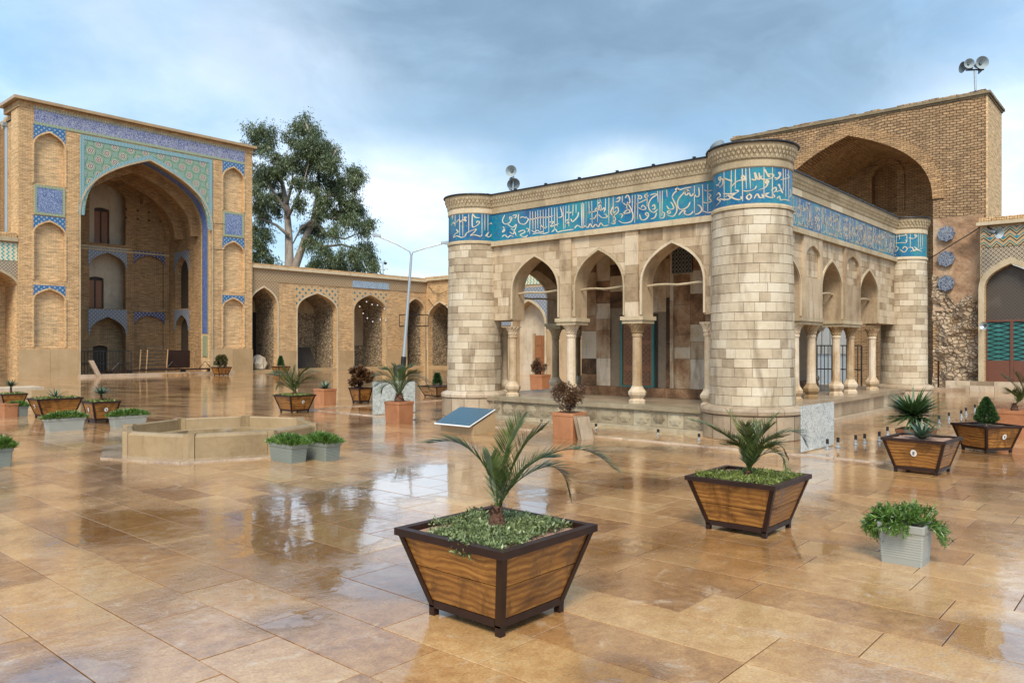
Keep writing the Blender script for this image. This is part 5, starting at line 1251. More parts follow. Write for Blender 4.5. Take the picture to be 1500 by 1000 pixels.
# ================================================================== planting helpers
def leafblade(mb, p, d, up, L, w, fold=0, t=None, seg=1, droop=0.):
    d = d.normalized(); s = d.cross(up)
    if s.length < 1e-3: s = d.cross(Vector((1, 0, 0)))
    s.normalize(); tt = random.random() if t is None else t
    if seg == 1:
        m = p+d*L*.45; mb.face([p, m+s*w/2, p+d*L+Vector((0, 0, -droop*L)), m-s*w/2], tt); return
    prev = None
    for i in range(seg+1):
        f = i/seg; c = p+d*L*f+Vector((0, 0, -droop*L*f*f)); ww = w/2*(1-f)**.7*(.6+.8*min(1, f*4)) if f < 1 else .0005
        a, b = c+s*ww, c-s*ww
        if prev: mb.face([prev[0], prev[1], b, a], tt)
        prev = (a, b)
def rdir(up=.0):
    while True:
        v = Vector((R(-1, 1), R(-1, 1), R(-1, 1)))
        if .05 < v.length < 1: v.normalize(); v.z += up; return v.normalized()
def cover(name, mat, parent, cx, cy, z, hx, hy, n, L=.035, rz=0., spill=True, h=.05, mask=None):
    mb = MB(); c, s = math.cos(rz), math.sin(rz)
    import mathutils.noise as NN
    for i in range(n):
        a, b = R(-1, 1)*hx, R(-1, 1)*hy
        q = NN.noise(Vector((a*4+cx, b*4+cy, 0)))
        if mask and not mask(a/hx, b/hy): continue
        if q < -.42: continue
        p = Vector((cx+a*c-b*s, cy+a*s+b*c, z+h*(.3+.7*abs(q)*1.6)*R(.2, 1)))
        leafblade(mb, p, rdir(.5), Vector((R(-1, 1), R(-1, 1), .3)), L*R(.6, 1.3), L*R(.35, .5))
    return mb.build(name, mat, parent, kind='stuff')
def frond(pt, P, w, mat, leaf=.11, n=46, parent=None):
    """arching palm frond: rachis through P with folded leaflets"""
    P = [Vector(p) for p in P]; Q = []
    for i in range(len(P)-1):
        p0, p1, p2, p3 = P[max(i-1, 0)], P[i], P[i+1], P[min(i+2, len(P)-1)]
        for k in range(8):
            t = k/8; Q.append(.5*(2*p1+(p2-p0)*t+(2*p0-5*p1+4*p2-p3)*t*t+(3*p1-p0-3*p2+p3)*t**3))
    Q.append(P[-1]); mb = MB(); m = len(Q)
    mb.tint = .8; mb.tube(Q, [w*(1-.85*i/(m-1)) for i in range(m)], 5)
    tot = m-1
    for i in range(n):
        f = .12+.88*(i+R(-.3, .3))/n; x = min(tot-.01, f*tot); k = min(int(x), tot-1); p = Q[k].lerp(Q[k+1], x-k); d = (Q[k+1]-Q[k]).normalized()
        side = d.cross(Vector((0, 0, 1))); 
        if side.length < .05: side = Vector((1, 0, 0))
        side.normalize(); up = side.cross(d).normalized()
        for sg in (-1, 1):
            L = leaf*(.55+.75*math.sin(math.pi*min(1, f*1.02))**.6)*R(.85, 1.1)
            dd = d*(.75+.35*f)+side*sg*(.80-.25*f)+up*.42+rdir()*.10
            leafblade(mb, p, dd, up+side*sg*.5, L, L*.045+.0025, seg=3, droop=.12)
    return mb.build('frond', mat, parent)
def palm(parent, base, fr, Y0, mat='palm', leaf=.11, trunk=(.055, .16), n=46, w=.006, name='palm'):
    b = base
    mb = MB(); r, h = trunk
    mb.lathe([(r*1.25, -.02), (r*1.35, h*.25), (r*1.05, h*.6), (r*.75, h*.85), (r*.35, h)], b, 9)
    for i in range(46):
        a = R(0, 6.28); z = h*R(.1, .95); q = r*(1.15-.5*z/h); p = Vector((b[0]+math.cos(a)*q*.9, b[1]+math.sin(a)*q*.9, b[2]+z))
        leafblade(mb, p, Vector((math.cos(a)*.7, math.sin(a)*.7, 1)), Vector((0, 0, 1)), .05*r/.055, .028*r/.055)
    mb.build('trunk', M['palmbark'], parent)
    for f in fr:
        mt = f[1] if isinstance(f, tuple) and isinstance(f[1], str) else mat; pts = f[0] if mt is not mat or isinstance(f[0], list) else f
        dep = f[2] if len(f) == 3 and isinstance(f[1], str) else R(-.25, .25)*(leaf/.11)
        P = [Vector(b)+Vector((0, 0, h*.8))]; m = len(pts)
        for i, (px, py) in enumerate(pts): P.append(atY(px, py, Y0+dep*(i+1)/m))
        frond(None, P, w, M[mt], leaf, n, parent)
def spiky(parent, c, r, n, w, mat, up=.35, name='leaf', stem=0, droop=.12, many=False, col2=None):
    cx, cy, cz = c
    if stem: mb = MB(); mb.tube([(cx, cy, cz-.02), (cx, cy, cz+stem)], [.03, .025], 7); mb.build('stem', M['palmbark'], parent); cz += stem
    out = MB()
    for i in range(n):
        a = i*2.399+R(-.2, .2); e = math.asin(max(-.25, min(1, up+(1-up)*(i/n)**.8*R(.8, 1.05)-(.35*R(0, 1) if many else 0))))
        d = Vector((math.cos(a)*math.cos(e), math.sin(a)*math.cos(e), math.sin(e)))
        L = r*R(.8, 1.08)
        if many: leafblade(out, Vector((cx, cy, cz+.02*R(0, 2))), d, Vector((0, 0, 1)), L, w, seg=3, droop=droop)
        else:
            mb = MB(); leafblade(mb, Vector((cx, cy, cz)), d, Vector((0, 0, 1)), L, w, seg=4, droop=droop); mb.build(name, mat, parent)
    if many: out.build('leaves', mat, parent, kind='stuff')
def bush(parent, c, r, n, mat, L=.05, squash=.9, twigs=14, dense=.55, name='foliage'):
    mb = MB()
    for i in range(twigs):
        d = rdir(.7); p1 = Vector(c)+Vector((d.x*r*.5, d.y*r*.5, d.z*r*.4)); mb.tube([(c[0], c[1], c[2]-r*.95), (c[0]+d.x*r*.12, c[1]+d.y*r*.12, c[2]-r*.4), p1, Vector(c)+Vector((d.x, d.y, d.z*squash))*r*.9], [.010, .008, .005, .002], 4)
    mb.build('twigs', M['bark'] if mat is not M['redbush'] else M['palmbark'], parent, kind='stuff')
    mb = MB(); ks = [rdir(.25)*r*R(.45, .85) for _ in range(26)]
    for i in range(n):
        k = random.choice(ks); d = rdir(); p = Vector(c)+Vector((k.x, k.y, k.z*squash))+d*r*.26*R(.2, 1)
        leafblade(mb, p, (d+k.normalized()*.6), rdir(), L*R(.6, 1.2), L*.5)
    mb.build(name, mat, parent, kind='stuff')
def emblem(parent, p, r, mp):
    """round white sticker with a small dark bird-like mark"""
    n = 20; mb = MB(); c = p
    mb.prism([(c[0]+r*.85*math.cos(6.283*i/n), c[1]+r*math.sin(6.283*i/n)) for i in range(n)], 0, .004, mp); st = mb.build('round_sticker', M['sticker'], parent)
    mb = MB()
    for pts in ([(-.1, .55), (-.35, .1), (.05, .05), (-.15, -.6)], [(.35, .45), (.05, .1), (.4, -.15), (.15, -.5)]):
        P = [mp(c[0]+x*r*.85, c[1]+y*r, .006) for x, y in pts]; mb.tube(P, r*.07, 4)
    mb.build('sticker_mark', M['black'], st)

def planter(px, py, label, top=.87, bot=.60, h=.56, rz=0., corner=(-1, -1), sticker=(), wood='wood', fill='soil', group='wooden planters with dark steel frames', boards=2, loc=None, topx=None, botx=None):
    """square planter whose sides lean outwards, steel frame and wooden boards. The nearest foot stands at the pixel."""
    tx = (topx or top)/2; ty = top/2; bxh = (botx or bot)/2; by = bot/2
    p = onZ(px, py) if loc is None else Vector((*loc, 0)); c, s = math.cos(rz), math.sin(rz)
    if loc is None: off = (-corner[0]*bxh, -corner[1]*by); p = Vector((p.x+off[0]*c-off[1]*s, p.y+off[0]*s+off[1]*c, 0))
    t = thing('wooden_planter', label, 'planter', (p.x, p.y, 0), group); t['_o'] = (0, 0, 0); t.rotation_euler = (0, 0, rz)
    k = h/.56; foot = .065*k; fw = .045*k
    def lv(z): f = (z-foot)/(h-foot); return bxh+(tx-bxh)*f, by+(ty-by)*f
    # corner posts
    for sx in (-1, 1):
        for sy in (-1, 1):
            mb = MB(); L = []
            for z in (foot, h-.045*k):
                X, Y = lv(z); L.append([(sx*X, sy*Y, z), (sx*(X-fw), sy*Y, z), (sx*(X-fw), sy*(Y-fw), z), (sx*X, sy*(Y-fw), z)])
            for i in range(4): j = (i+1) % 4; mb.face([L[0][i], L[0][j], L[1][j], L[1][i]])
            mb.face(L[0]); mb.face(L[1]); mb.build('corner_post', M['steel'], t)
            mb = MB(); mb.box((min(sx*bxh, sx*(bxh-fw)), min(sy*by, sy*(by-fw)), 0), (max(sx*bxh, sx*(bxh-fw)), max(sy*by, sy*(by-fw)), foot-.001)); mb.build('foot', M['steel'], t)
    rim = MB(); z0, z1 = h-.045*k, h; e = .004; w = .05*k
    for a, b in (((-tx-e, -ty-e, z0), (tx+e, -ty+w, z1)), ((-tx-e, ty-w, z0), (tx+e, ty+e, z1)), ((-tx-e, -ty+w+.0005, z0), (-tx+w, ty-w-.0005, z1)), ((tx-w, -ty+w+.0005, z0), (tx+e, ty-w-.0005, z1))): rim.box(a, b)
    rim.build('rim', M['steel'], t)
    br = MB(); z0, z1 = foot-.012, foot+.035*k
    for a, b in (((-bxh, -by-.003, z0), (bxh, -by+fw, z1)), ((-bxh, by-fw, z0), (bxh, by+.003, z1)), ((-bxh-.003, -by+fw+.0005, z0), (-bxh+fw, by-fw-.0005, z1)), ((bxh-fw, -by+fw+.0005, z0), (bxh+.003, by-fw-.0005, z1))): br.box(a, b)
    br.build('base_frame', M['steel'], t)
    mb = MB(); mb.box((-bxh+.02, -by+.02, foot+.0), (bxh-.02, by-.02, foot+.02)); mb.build('bottom_panel', M['steel'], t)
    # boards
    zb, ztp = foot+.036*k, h-.046*k; ins = .012
    for side in range(4):
        cuts = [zb+(ztp-zb)*i/boards+(R(-.02, .02) if 0 < i < boards else 0) for i in range(boards+1)]
        for i in range(boards):
            a, b = cuts[i]+.003, cuts[i+1]-.003; mb = MB(); Q = []
            for z in (a, b):
                X, Y = lv(z)
                if side == 0: Q.append([(-X+fw*.8, -Y+ins, z), (X-fw*.8, -Y+ins, z), (X-fw*.8, -Y+ins+.022, z), (-X+fw*.8, -Y+ins+.022, z)])
                if side == 1: Q.append([(-X+fw*.8, Y-ins, z), (X-fw*.8, Y-ins, z), (X-fw*.8, Y-ins-.022, z), (-X+fw*.8, Y-ins-.022, z)])
                if side == 2: Q.append([(-X+ins, -Y+fw*.8, z), (-X+ins, Y-fw*.8, z), (-X+ins+.022, Y-fw*.8, z), (-X+ins+.022, -Y+fw*.8, z)])
                if side == 3: Q.append([(X-ins, -Y+fw*.8, z), (X-ins, Y-fw*.8, z), (X-ins-.022, Y-fw*.8, z), (X-ins-.022, -Y+fw*.8, z)])
            for q in range(4): r_ = (q+1) % 4; mb.face([Q[0][q], Q[0][r_], Q[1][r_], Q[1][q]])
            mb.face(Q[0]); mb.face(Q[1]); mb.build('board', M[wood], t)
    mb = MB(); X, Y = lv(h-.03*k); n = 10
    import mathutils.noise as NN
    g0 = [[(-X+w+2*(X-w)*i/n, -Y+w+2*(Y-w)*j/n, h-.035*k+.02*NN.noise(Vector((i*.7, j*.7, px)))) for j in range(n+1)] for i in range(n+1)]
    for i in range(n):
        for j in range(n): mb.face([g0[i][j], g0[i+1][j], g0[i+1][j+1], g0[i][j+1]])
    mb.build('soil', M[fill], t)
    for (sd, u_) in sticker:
        zc = foot+(h-foot)*.55; X, Y = lv(zc)
        if sd == 'x': emblem(t, (u_*Y, zc), .055*k, lambda a, b, d, X=X: (-X-.004-d+ins*.0-(b-zc)*(tx-bxh)/(h-foot), a, b))
        else: emblem(t, (u_*X, zc), .055*k, lambda a, b, d, Y=Y: (a, -Y-.004-d-(b-zc)*(ty-by)/(h-foot), b))
    return t, p, h, tx-w, ty-w
def wpos(p, rz, a, b, z):
    c, s = math.cos(rz), math.sin(rz); return (a, b, z)
def plant_root(name, label, cat, p, z, group=None):
    t = thing(name, label, cat, (p.x, p.y, z), group); return t
# A: the big planter in the foreground
tA, pA, hA, ax, ay = planter(733, 934, 'large wooden planter in the foreground holding an arching young palm and grey green ground cover', top=.915, bot=.61, h=.555, fill='gravel')
cA = plant_root('ground_cover', 'dense small grey green ground cover round the foreground palm', 'ground cover', pA, hA)
cover('leaves', M['cover'], cA, pA.x, pA.y, hA-.03, ax*.96, ay*.96, 9000, .030, h=.07, mask=lambda a, b: not (a < -.55 and b > .62) and not (b < -.80 and a > -.3) and not (a > .55 and b > .75) and not (a < -.9 and -.5 < b < .1))
mb = MB()
for i in range(260): p = Vector((pA.x-ax-.03+R(-.02, .05), pA.y-ay+.30+R(-.08, .08), hA+.02-R(0, .10))); leafblade(mb, p, rdir(.1), rdir(), .03, .014)
mb.build('trailing_leaves', M['cover'], cA, kind='stuff')
pl = plant_root('palm', 'young palm with long arching dark fronds in the foreground planter', 'palm', pA, hA)
YA_ = pA.x*ST+pA.y*CT
palm(pl, (pA.x, pA.y, hA-.02), [([(715, 692), (690, 660), (662, 646), (627, 649)], 'palm', .1), ([(733, 692), (742, 655), (752, 632), (764, 612)], 'palm', .25), ([(742, 705), (757, 672), (774, 645), (795, 628)], 'palm', -.15),
    ([(752, 705), (780, 678), (815, 661), (850, 658), (878, 668), (900, 687)], 'palm', -.1), ([(750, 712), (780, 690), (808, 683), (826, 697), (836, 728)], 'palm', .15), ([(727, 712), (722, 690), (719, 668)], 'palm', -.1), ([(745, 712), (762, 690), (790, 672), (812, 670)], 'palm', .3)], YA_, leaf=.125, trunk=(.042, .15), n=50, w=.006)
# B
tB, pB, hB, bx_, by_ = planter(1122, 789, 'wooden planter with bushy young palm and yellow green ground cover, right of centre', top=.86, bot=.58, h=.50, rz=0.0, fill='gravel', wood='wood')
cB = plant_root('ground_cover', 'yellow green ground cover in the planter right of centre', 'ground cover', pB, hB)
cover('leaves', M['coveryel'], cB, pB.x, pB.y, hB-.03, bx_*.97, by_*.97, 5500, .035, h=.06, mask=lambda a, b: not (a > .2 and b > .45))
pl = plant_root('palm', 'bushy young palm with yellowing left fronds in the planter right of centre', 'palm', pB, hB)
YB_ = pB.x*ST+pB.y*CT
palm(pl, (pB.x, pB.y, hB-.02), [([(1083, 655), (1058, 634), (1035, 622), (1013, 616)], 'palmyel', .2), ([(1094, 655), (1084, 628), (1068, 605)], 'palmyel', .3), ([(1090, 660), (1066, 640), (1045, 628)], 'palm', -.3), ([(1104, 650), (1117, 628), (1135, 609)], 'palm', .2),
   ([(1110, 655), (1130, 640), (1155, 632), (1172, 636), (1180, 650)], 'palm', .0), ([(1112, 662), (1130, 650), (1146, 655), (1156, 672)], 'palm', .3), ([(1110, 670), (1130, 662), (1145, 668), (1153, 688)], 'palm', -.3), ([(1100, 650), (1102, 632), (1110, 618)], 'palm', .5), ([(1108, 660), (1126, 645), (1148, 640)], 'palm', -.4), ([(1097, 660), (1085, 645), (1072, 640)], 'palm', .4), ([(1106, 652), (1120, 634), (1128, 625)], 'palm', -.2), ([(1108, 664), (1124, 656), (1136, 662)], 'palm', -.5), ([(1099, 652), (1094, 638), (1092, 622)], 'palm', -.3), ([(1094, 662), (1078, 652), (1062, 652)], 'palm', -.2)], YB_, leaf=.125, trunk=(.03, .06), n=38, w=.006)
# C planter with agave, yucca pot behind
tC, pC, hC, cx_, cy_ = planter(1374, 697, 'wooden planter with round sticker and small agave, right, before the ruined wall', top=.80, bot=.55, h=.47, rz=-.06, sticker=(('x', .0),), fill='gravel', corner=(-1, -1))
ag = plant_root('agave', 'small blue green agave in the stickered planter on the right', 'agave', pC, hC)
spiky(ag, (pC.x, pC.y, hC-.03), .36, 44, .045, M['agave'], .25)
# H planter with little conifer
tH, pH, hH, _, _ = planter(1445, 664, 'wooden planter standing corner on with a dark little conifer, far right', top=.72, bot=.5, h=.44, rz=-.62, sticker=(('y', .1),), corner=(-1, -1), loc=None)
cf = plant_root('conifer', 'small dark cone shaped conifer in the corner on planter at far right', 'shrub', pH, hH)
mb = MB()
for i in range(3200):
    f = R(0, 1); r = .20*(1-f)**.75*(.35+.65*min(1, f*6)); a = R(0, 6.28); q = r*R(.55, 1.05)
    leafblade(mb, Vector((pH.x+math.cos(a)*q, pH.y+math.sin(a)*q, hH-.0+f*.42)), Vector((math.cos(a), math.sin(a), 1.2))+rdir()*.5, rdir(), .045, .02)
mb.build('foliage', M['thuja'], cf, kind='stuff'); mb = MB(); mb.tube([(pH.x, pH.y, hH-.03), (pH.x, pH.y, hH+.3)], .014, 5); mb.build('trunk', M['bark'], cf)
# D and friends further back
def far_planter(px, py, wpx, label, hpx, **k):
    Y = F*H/(py-YH); kk = (px-750)/F; span = abs(-ST-kk*CT)+abs(CT-kk*ST) if False else (abs(-CT*0-ST-0)+0)
    fv = abs(-ST-kk*CT); fu = abs(CT-kk*ST); fv = abs(ST+0*kk+kk*CT); 
    side = wpx*(Y+.5)/F/(abs(.754+.657*kk)+abs(.657-.754*kk)); h = hpx*Y/F
    return planter(px, py, label, top=side, bot=side*.67, h=h, **k)
tD, pD, hD, dx_, dy_ = far_planter(427, 605, 63, 'wooden planter with a spreading palm and a round sticker beyond the fountain', 26, sticker=(('y', .1),))
cD = plant_root('ground_cover', 'yellow green ground cover under the palm beyond the fountain', 'ground cover', pD, hD); cover('leaves', M['coveryel'], cD, pD.x, pD.y, hD-.03, dx_, dy_, 900, .06, h=.06)
pl = plant_root('palm', 'spreading palm in the planter beyond the fountain', 'palm', pD, hD); YD = pD.x*ST+pD.y*CT
palm(pl, (pD.x, pD.y, hD-.02), [([(420, 562), (408, 551), (395, 549)], 'palm', .2), ([(424, 560), (415, 548), (404, 546)], 'palm', .4), ([(428, 560), (430, 548), (432, 541)], 'palm', .0), ([(436, 560), (446, 549), (456, 545), (468, 546)], 'palm', .3), ([(438, 563), (450, 555), (461, 556)], 'palm', -.3), ([(434, 558), (442, 547), (450, 541)], 'palm', -.2), ([(420, 566), (410, 562), (405, 568)], 'palm', -.3), ([(426, 560), (422, 548), (417, 543)], 'palm', -.2)], YD, leaf=.24, trunk=(.05, .12), n=36, w=.012)
def bushplanter(px, py, wpx, hpx, label, blabel, mat, r, **k):
    t, p, h, a, b = far_planter(px, py, wpx, label, hpx, **k)
    c = plant_root('bush', blabel, 'bush', p, h); bush(c, (p.x, p.y, h+r*.85), r, 2600, M[mat], .11)
    return t, p, h
bushplanter(527, 591, 36, 23, 'small wooden planter with a round reddish bush left of the shattered glass panel', 'round reddish brown bush in the small planter left of the shattered glass panel', 'redbush', .36)
bushplanter(73, 553, 38, 14, 'wooden planter with a round bush against the left pier of the tall gateway', 'round olive bush against the left pier of the tall gateway', 'olivebush', .46, sticker=())
bushplanter(321, 550, 31.5, 12.5, 'wooden planter with a round bush against the right pier of the tall gateway', 'round olive bush against the right pier of the tall gateway', 'olivebush', .42)
t_, p_, h_, _, _ = far_planter(409, 548, 29, 'shallow far planter with a tiny conifer in front of the brick arcade', 11.5)
def conelet(p, h, label, hh=.7, r=.28, n=500):
    c = plant_root('small_conifer', label, 'shrub', p, h); mb = MB()
    for i in range(n):
        f = R(0, 1); q = r*(1-f)**.8*R(.5, 1.05); a = R(0, 6.28); leafblade(mb, Vector((p.x+math.cos(a)*q, p.y+math.sin(a)*q, h+f*hh)), Vector((math.cos(a), math.sin(a), 1)), rdir(), .13, .06)
    mb.build('foliage', M['thuja'], c, kind='stuff')
conelet(p_, h_, 'tiny conifer in the shallow planter in front of the brick arcade', .6, .2)
# left cluster
tF2, pF2, hF2, fx, fy = planter(62, 613, 'wide low wooden trough with a spiky agave, largest of the left cluster', top=.72, bot=.5, h=.47, topx=1.02, botx=.72, sticker=(('x', 0),))
ag = plant_root('agave', 'dark spiky agave in the wide wooden trough at the left', 'agave', pF2, hF2); spiky(ag, (pF2.x, pF2.y, hF2-.02), .36, 20, .04, M['agave'], .2)
c = plant_root('ground_cover', 'yellow ground cover in the wide wooden trough at the left', 'ground cover', pF2, hF2); cover('leaves', M['coveryel'], c, pF2.x, pF2.y, hF2-.03, fx, fy, 900, .055, h=.05)
tF3, pF3, hF3, fx, fy = planter(139, 619, 'wooden planter with two round stickers and a dense yucca, right of the wide trough', top=.62, bot=.44, h=.47, sticker=(('x', 0), ('y', .0)))
ag = plant_root('yucca', 'dense bluish yucca in the two-sticker planter on the left', 'yucca', pF3, hF3); spiky(ag, (pF3.x, pF3.y, hF3-.02), .34, 70, .03, M['agave'], .1, stem=.16, many=True)
c = plant_root('ground_cover', 'yellow ground cover in the two-sticker planter on the left', 'ground cover', pF3, hF3); cover('leaves', M['coveryel'], c, pF3.x, pF3.y, hF3-.03, fx, fy, 800, .055, h=.06)
tF1, pF1, hF1, fx, fy = planter(6, 598, 'wooden planter with a yucca on a short stem, cut by the left edge', top=.66, bot=.46, h=.40, corner=(-1, -1))
ag = plant_root('yucca', 'yucca on a short stem in the planter at the left edge', 'yucca', pF1, hF1); spiky(ag, (pF1.x, pF1.y, hF1-.02), .33, 60, .035, M['agave'], .1, stem=.2, many=True)
c = plant_root('ground_cover', 'yellow ground cover in the planter at the left edge', 'ground cover', pF1, hF1); cover('leaves', M['coveryel'], c, pF1.x, pF1.y, hF1-.03, fx, fy, 700, .055, h=.05)

# terracotta pots: square with a stepped rim
def terrapot(px, py, label, side=.50, h=.47, fill=True, rz=0, corner=(-1, -1), loc=None):
    p = onZ(px, py) if loc is None else Vector((*loc, 0))
    if loc is None: p = Vector((p.x-corner[0]*side/2, p.y-corner[1]*side/2, 0))
    t = thing('terracotta_pot', label, 'plant pot', (p.x, p.y, 0), 'square terracotta pots'); a = side/2; c = .035
    def oct(a): return [(p.x-a+c, p.y-a), (p.x+a-c, p.y-a), (p.x+a, p.y-a+c), (p.x+a, p.y+a-c), (p.x+a-c, p.y+a), (p.x-a+c, p.y+a), (p.x-a, p.y+a-c), (p.x-a, p.y-a+c)]
    L = [(a*.93, 0), (a*.98, h*.8), (a*.985, h*.86), (a*1.02, h*.88), (a*1.02, h*.99), (a*.99, h), (a*.88, h), (a*.86, h*.9)]
    mb = MB(); rings = [[(x, y, z) for x, y in oct(q)] for q, z in L]
    for r0, r1 in zip(rings, rings[1:]):
        for i in range(8): j = (i+1) % 8; mb.face([r0[i], r0[j], r1[j], r1[i]])
    mb.face(rings[0]); mb.build('pot_body', M['terra'], t)
    mb = MB(); mb.face([(x, y, h*.92) for x, y in oct(a*.87)]); mb.build('soil', M['soil'], t)
    return t, p, h
t1, p1, h1 = terrapot(838, 643, 'terracotta pot with a dead brown bush before the pavilion plinth')
c = plant_root('dead_bush', 'dry reddish brown bush in the terracotta pot before the plinth', 'bush', p1, h1); bush(c, (p1.x, p1.y, h1+.30), .33, 2600, M['redbush'], .045, twigs=40)
for i, (dx, ang) in enumerate(((.0, .30), (.09, .36))):
    x, y = p1.x-.02, p1.y-.235-.17-i*.062
    mb = MB(); hh = .42-.02*i
    mb.prism([(0, 0), (.05, 0), (.05+hh*.27, hh), (hh*.27, hh)], -.19+i*.03, .13+i*.03, lambda a, b, d, x=x, y=y: (x+d, y+a, b))
    tag(mb.build('stone_slab', M['plinth'], loc=(x, y, 0)), ['nearer cream stone slab leaning on the terracotta pot', 'outer cream stone slab leaning beside the terracotta pot'][i], 'slab', 'slabs leaning on the pot')
t2, p2, h2 = terrapot(583, 620, 'terracotta pot with a lush palm in front of the shattered glass panel', .50, .47)
pl = plant_root('palm', 'lush low palm in front of the left shattered glass panel', 'palm', p2, h2); Y2 = p2.x*ST+p2.y*CT
palm(pl, (p2.x, p2.y, h2-.03), [([(572, 562), (560, 560), (550, 566)], 'palm', .2), ([(574, 556), (562, 549), (549, 551)], 'palm', -.2), ([(578, 555), (570, 543), (560, 541)], 'palm', .3), ([(584, 552), (582, 542), (577, 537)], 'palm', -.1), ([(590, 552), (594, 542), (604, 537)], 'palm', .2), ([(596, 557), (608, 550), (622, 557), (626, 566)], 'palm', .1), ([(596, 561), (608, 559), (616, 568)], 'palm', -.3), ([(575, 562), (563, 566), (558, 574)], 'palm', -.3), ([(592, 555), (602, 547), (612, 547)], 'palm', -.3)], Y2, leaf=.21, trunk=(.09, .18), n=38, w=.011)
t3, p3, h3 = terrapot(473, 594, 'far terracotta pot with a small pale agave between the two planters', .50, .48)
ag = plant_root('agave', 'small pale agave in the far terracotta pot', 'agave', p3, h3); spiky(ag, (p3.x, p3.y, h3-.03), .38, 26, .05, M['agave'], .3)
t4, p4, h4 = terrapot(1508, 642, 'terracotta pot with a palm at the right edge', .55, .50)
pl = plant_root('palm', 'palm in the terracotta pot at the right edge', 'palm', p4, h4); Y4 = p4.x*ST+p4.y*CT
palm(pl, (p4.x, p4.y, h4-.02), [([(1496, 580), (1484, 562), (1470, 552)], 'palm', .2), ([(1498, 575), (1495, 560), (1488, 548)], 'palm', 0), ([(1504, 575), (1512, 555), (1530, 550)], 'palm', 0), ([(1494, 585), (1484, 575), (1476, 577)], 'palm', -.3)], Y4, leaf=.2, trunk=(.05, .14), n=40, w=.01)
t5, p5, h5 = terrapot(1362, 664, 'low terracotta pot half hidden behind the agave planter on the right', .52, .36)
yu = plant_root('yucca', 'large round green yucca behind the agave planter on the right', 'yucca', p5, h5)
spiky(yu, (p5.x, p5.y+.05, h5-.03), .62, 420, .042, M['yucca'], -.1, stem=.22, many=True, droop=.1)
t6, p6, h6 = terrapot(4, 611, 'small terracotta pot at the left edge beside the grey window boxes', .36, .32)
t7, p7, h7 = terrapot(0, 0, 'far terracotta pot with a round bush seen through the pavilion arch', .62, .62, loc=(onZ(793, 572).x+.3, onZ(793, 572).y+.3))
c = plant_root('bush', 'round reddish bush seen through the first arch of the pavilion', 'bush', p7, h7); bush(c, (p7.x, p7.y, h7+.30), .36, 1100, M['redbush'], .08)

# plastic window boxes with ribs
def windowbox(px, py, label, L=.62, Wd=.28, h=.27, along='v', col='plastic2', ribs=7, group='grey plastic window boxes', corner=(-1, -1), plant=True, plabel='', n=900, bulge=1.):
    p = onZ(px, py); a, b = (Wd/2, L/2) if along == 'v' else (L/2, Wd/2)
    p = Vector((p.x-corner[0]*a*.86, p.y-corner[1]*b*.86, 0)); t = thing('window_box', label, 'planter', (p.x, p.y, 0), group)
    mb = MB(); L_ = [(.86, .012), (.86, .0)]; levels = [(.86, 0)]
    zr0, zr1 = h*.16, h*.72
    for i in range(ribs):
        z = zr0+(zr1-zr0)*i/ribs; dz = (zr1-zr0)/ribs; f = .86+.10*z/h
        levels += [(f, z), (f+.012, z+dz*.15), (f+.012, z+dz*.7), (f+.001, z+dz*.85)]
    levels += [(.945, h*.80), (.99, h*.82), (1., h*.98), (.985, h), (.90, h), (.89, h*.85)]
    rings = []
    for f, z in levels:
        A, B, c = a*f, b*f, .012; rings.append([(p.x-A+c, p.y-B, z), (p.x+A-c, p.y-B, z), (p.x+A, p.y-B+c, z), (p.x+A, p.y+B-c, z), (p.x+A-c, p.y+B, z), (p.x-A+c, p.y+B, z), (p.x-A, p.y+B-c, z), (p.x-A, p.y-B+c, z)])
    for r0, r1 in zip(rings, rings[1:]):
        for i in range(8): j = (i+1) % 8; mb.face([r0[i], r0[j], r1[j], r1[i]])
    mb.face(rings[0]); mb.build('box_body', M[col], t)
    mb = MB(); mb.face([(x, y, h*.87) for x, y, z in rings[-1]]); mb.build('soil', M['soil'], t)
    if plant:
        c = plant_root('succulent', plabel, 'succulent', p, h); mb = MB()
        for i in range(n):
            u, v = R(-1, 1), R(-1, 1); q = max(abs(u), abs(v)); z = h*.92+.12*bulge*(1-q**3)*R(.2, 1)+.01
            s = Vector((p.x+u*a*1.06, p.y+v*b*1.06, z)); d = Vector((u*.8, v*.8, .9))+rdir()*.7
            leafblade(mb, s, d, rdir(), R(.05, .09)*bulge, .014*bulge, seg=2)
        mb.build('fleshy_leaves', M['succ'], c, kind='stuff')
    return t, p, h, (a, b)
windowbox(426, 679, 'grey window box full of succulents, nearer of the pair before the fountain', .62, .30, .27, 'v', plabel='green succulent spilling over the nearer window box by the fountain', n=1500)
windowbox(476, 676, 'grey window box of succulents right behind the first, beside the fountain', .62, .30, .27, 'v', plabel='green succulent in the rear window box by the fountain', n=1500)
windowbox(72, 633, 'long grey window box of succulents left of the fountain, in front of the wide trough', .74, .26, .26, 'u', 'plastic', plabel='light green succulent in the long box before the wide trough', n=1500)
windowbox(168, 627, 'grey window box of succulents just left of the fountain', .74, .26, .24, 'u', 'plastic', plabel='green succulent drooping over the box just left of the fountain', n=1500)
windowbox(17, 610, 'small grey window box of succulents at the far left of the cluster', .40, .26, .24, 'u', plabel='blue green succulent in the small box at the far left', n=900)
windowbox(-36, 688, 'grey window box cut off by the left edge of the picture', .5, .3, .27, 'u', plabel='round green succulent poking in from the left edge', n=1600, bulge=1.3)
tK, pK, hK, (ka, kb) = windowbox(1350, 832, 'pale grey ribbed plastic pot overflowing with green succulent at the right', .345, .30, .315, 'v', 'plastic', ribs=9, plant=False, group='grey plastic window boxes')
c = plant_root('succulent', 'long fingered green succulent overflowing the pale ribbed pot on the right', 'succulent', pK, hK)
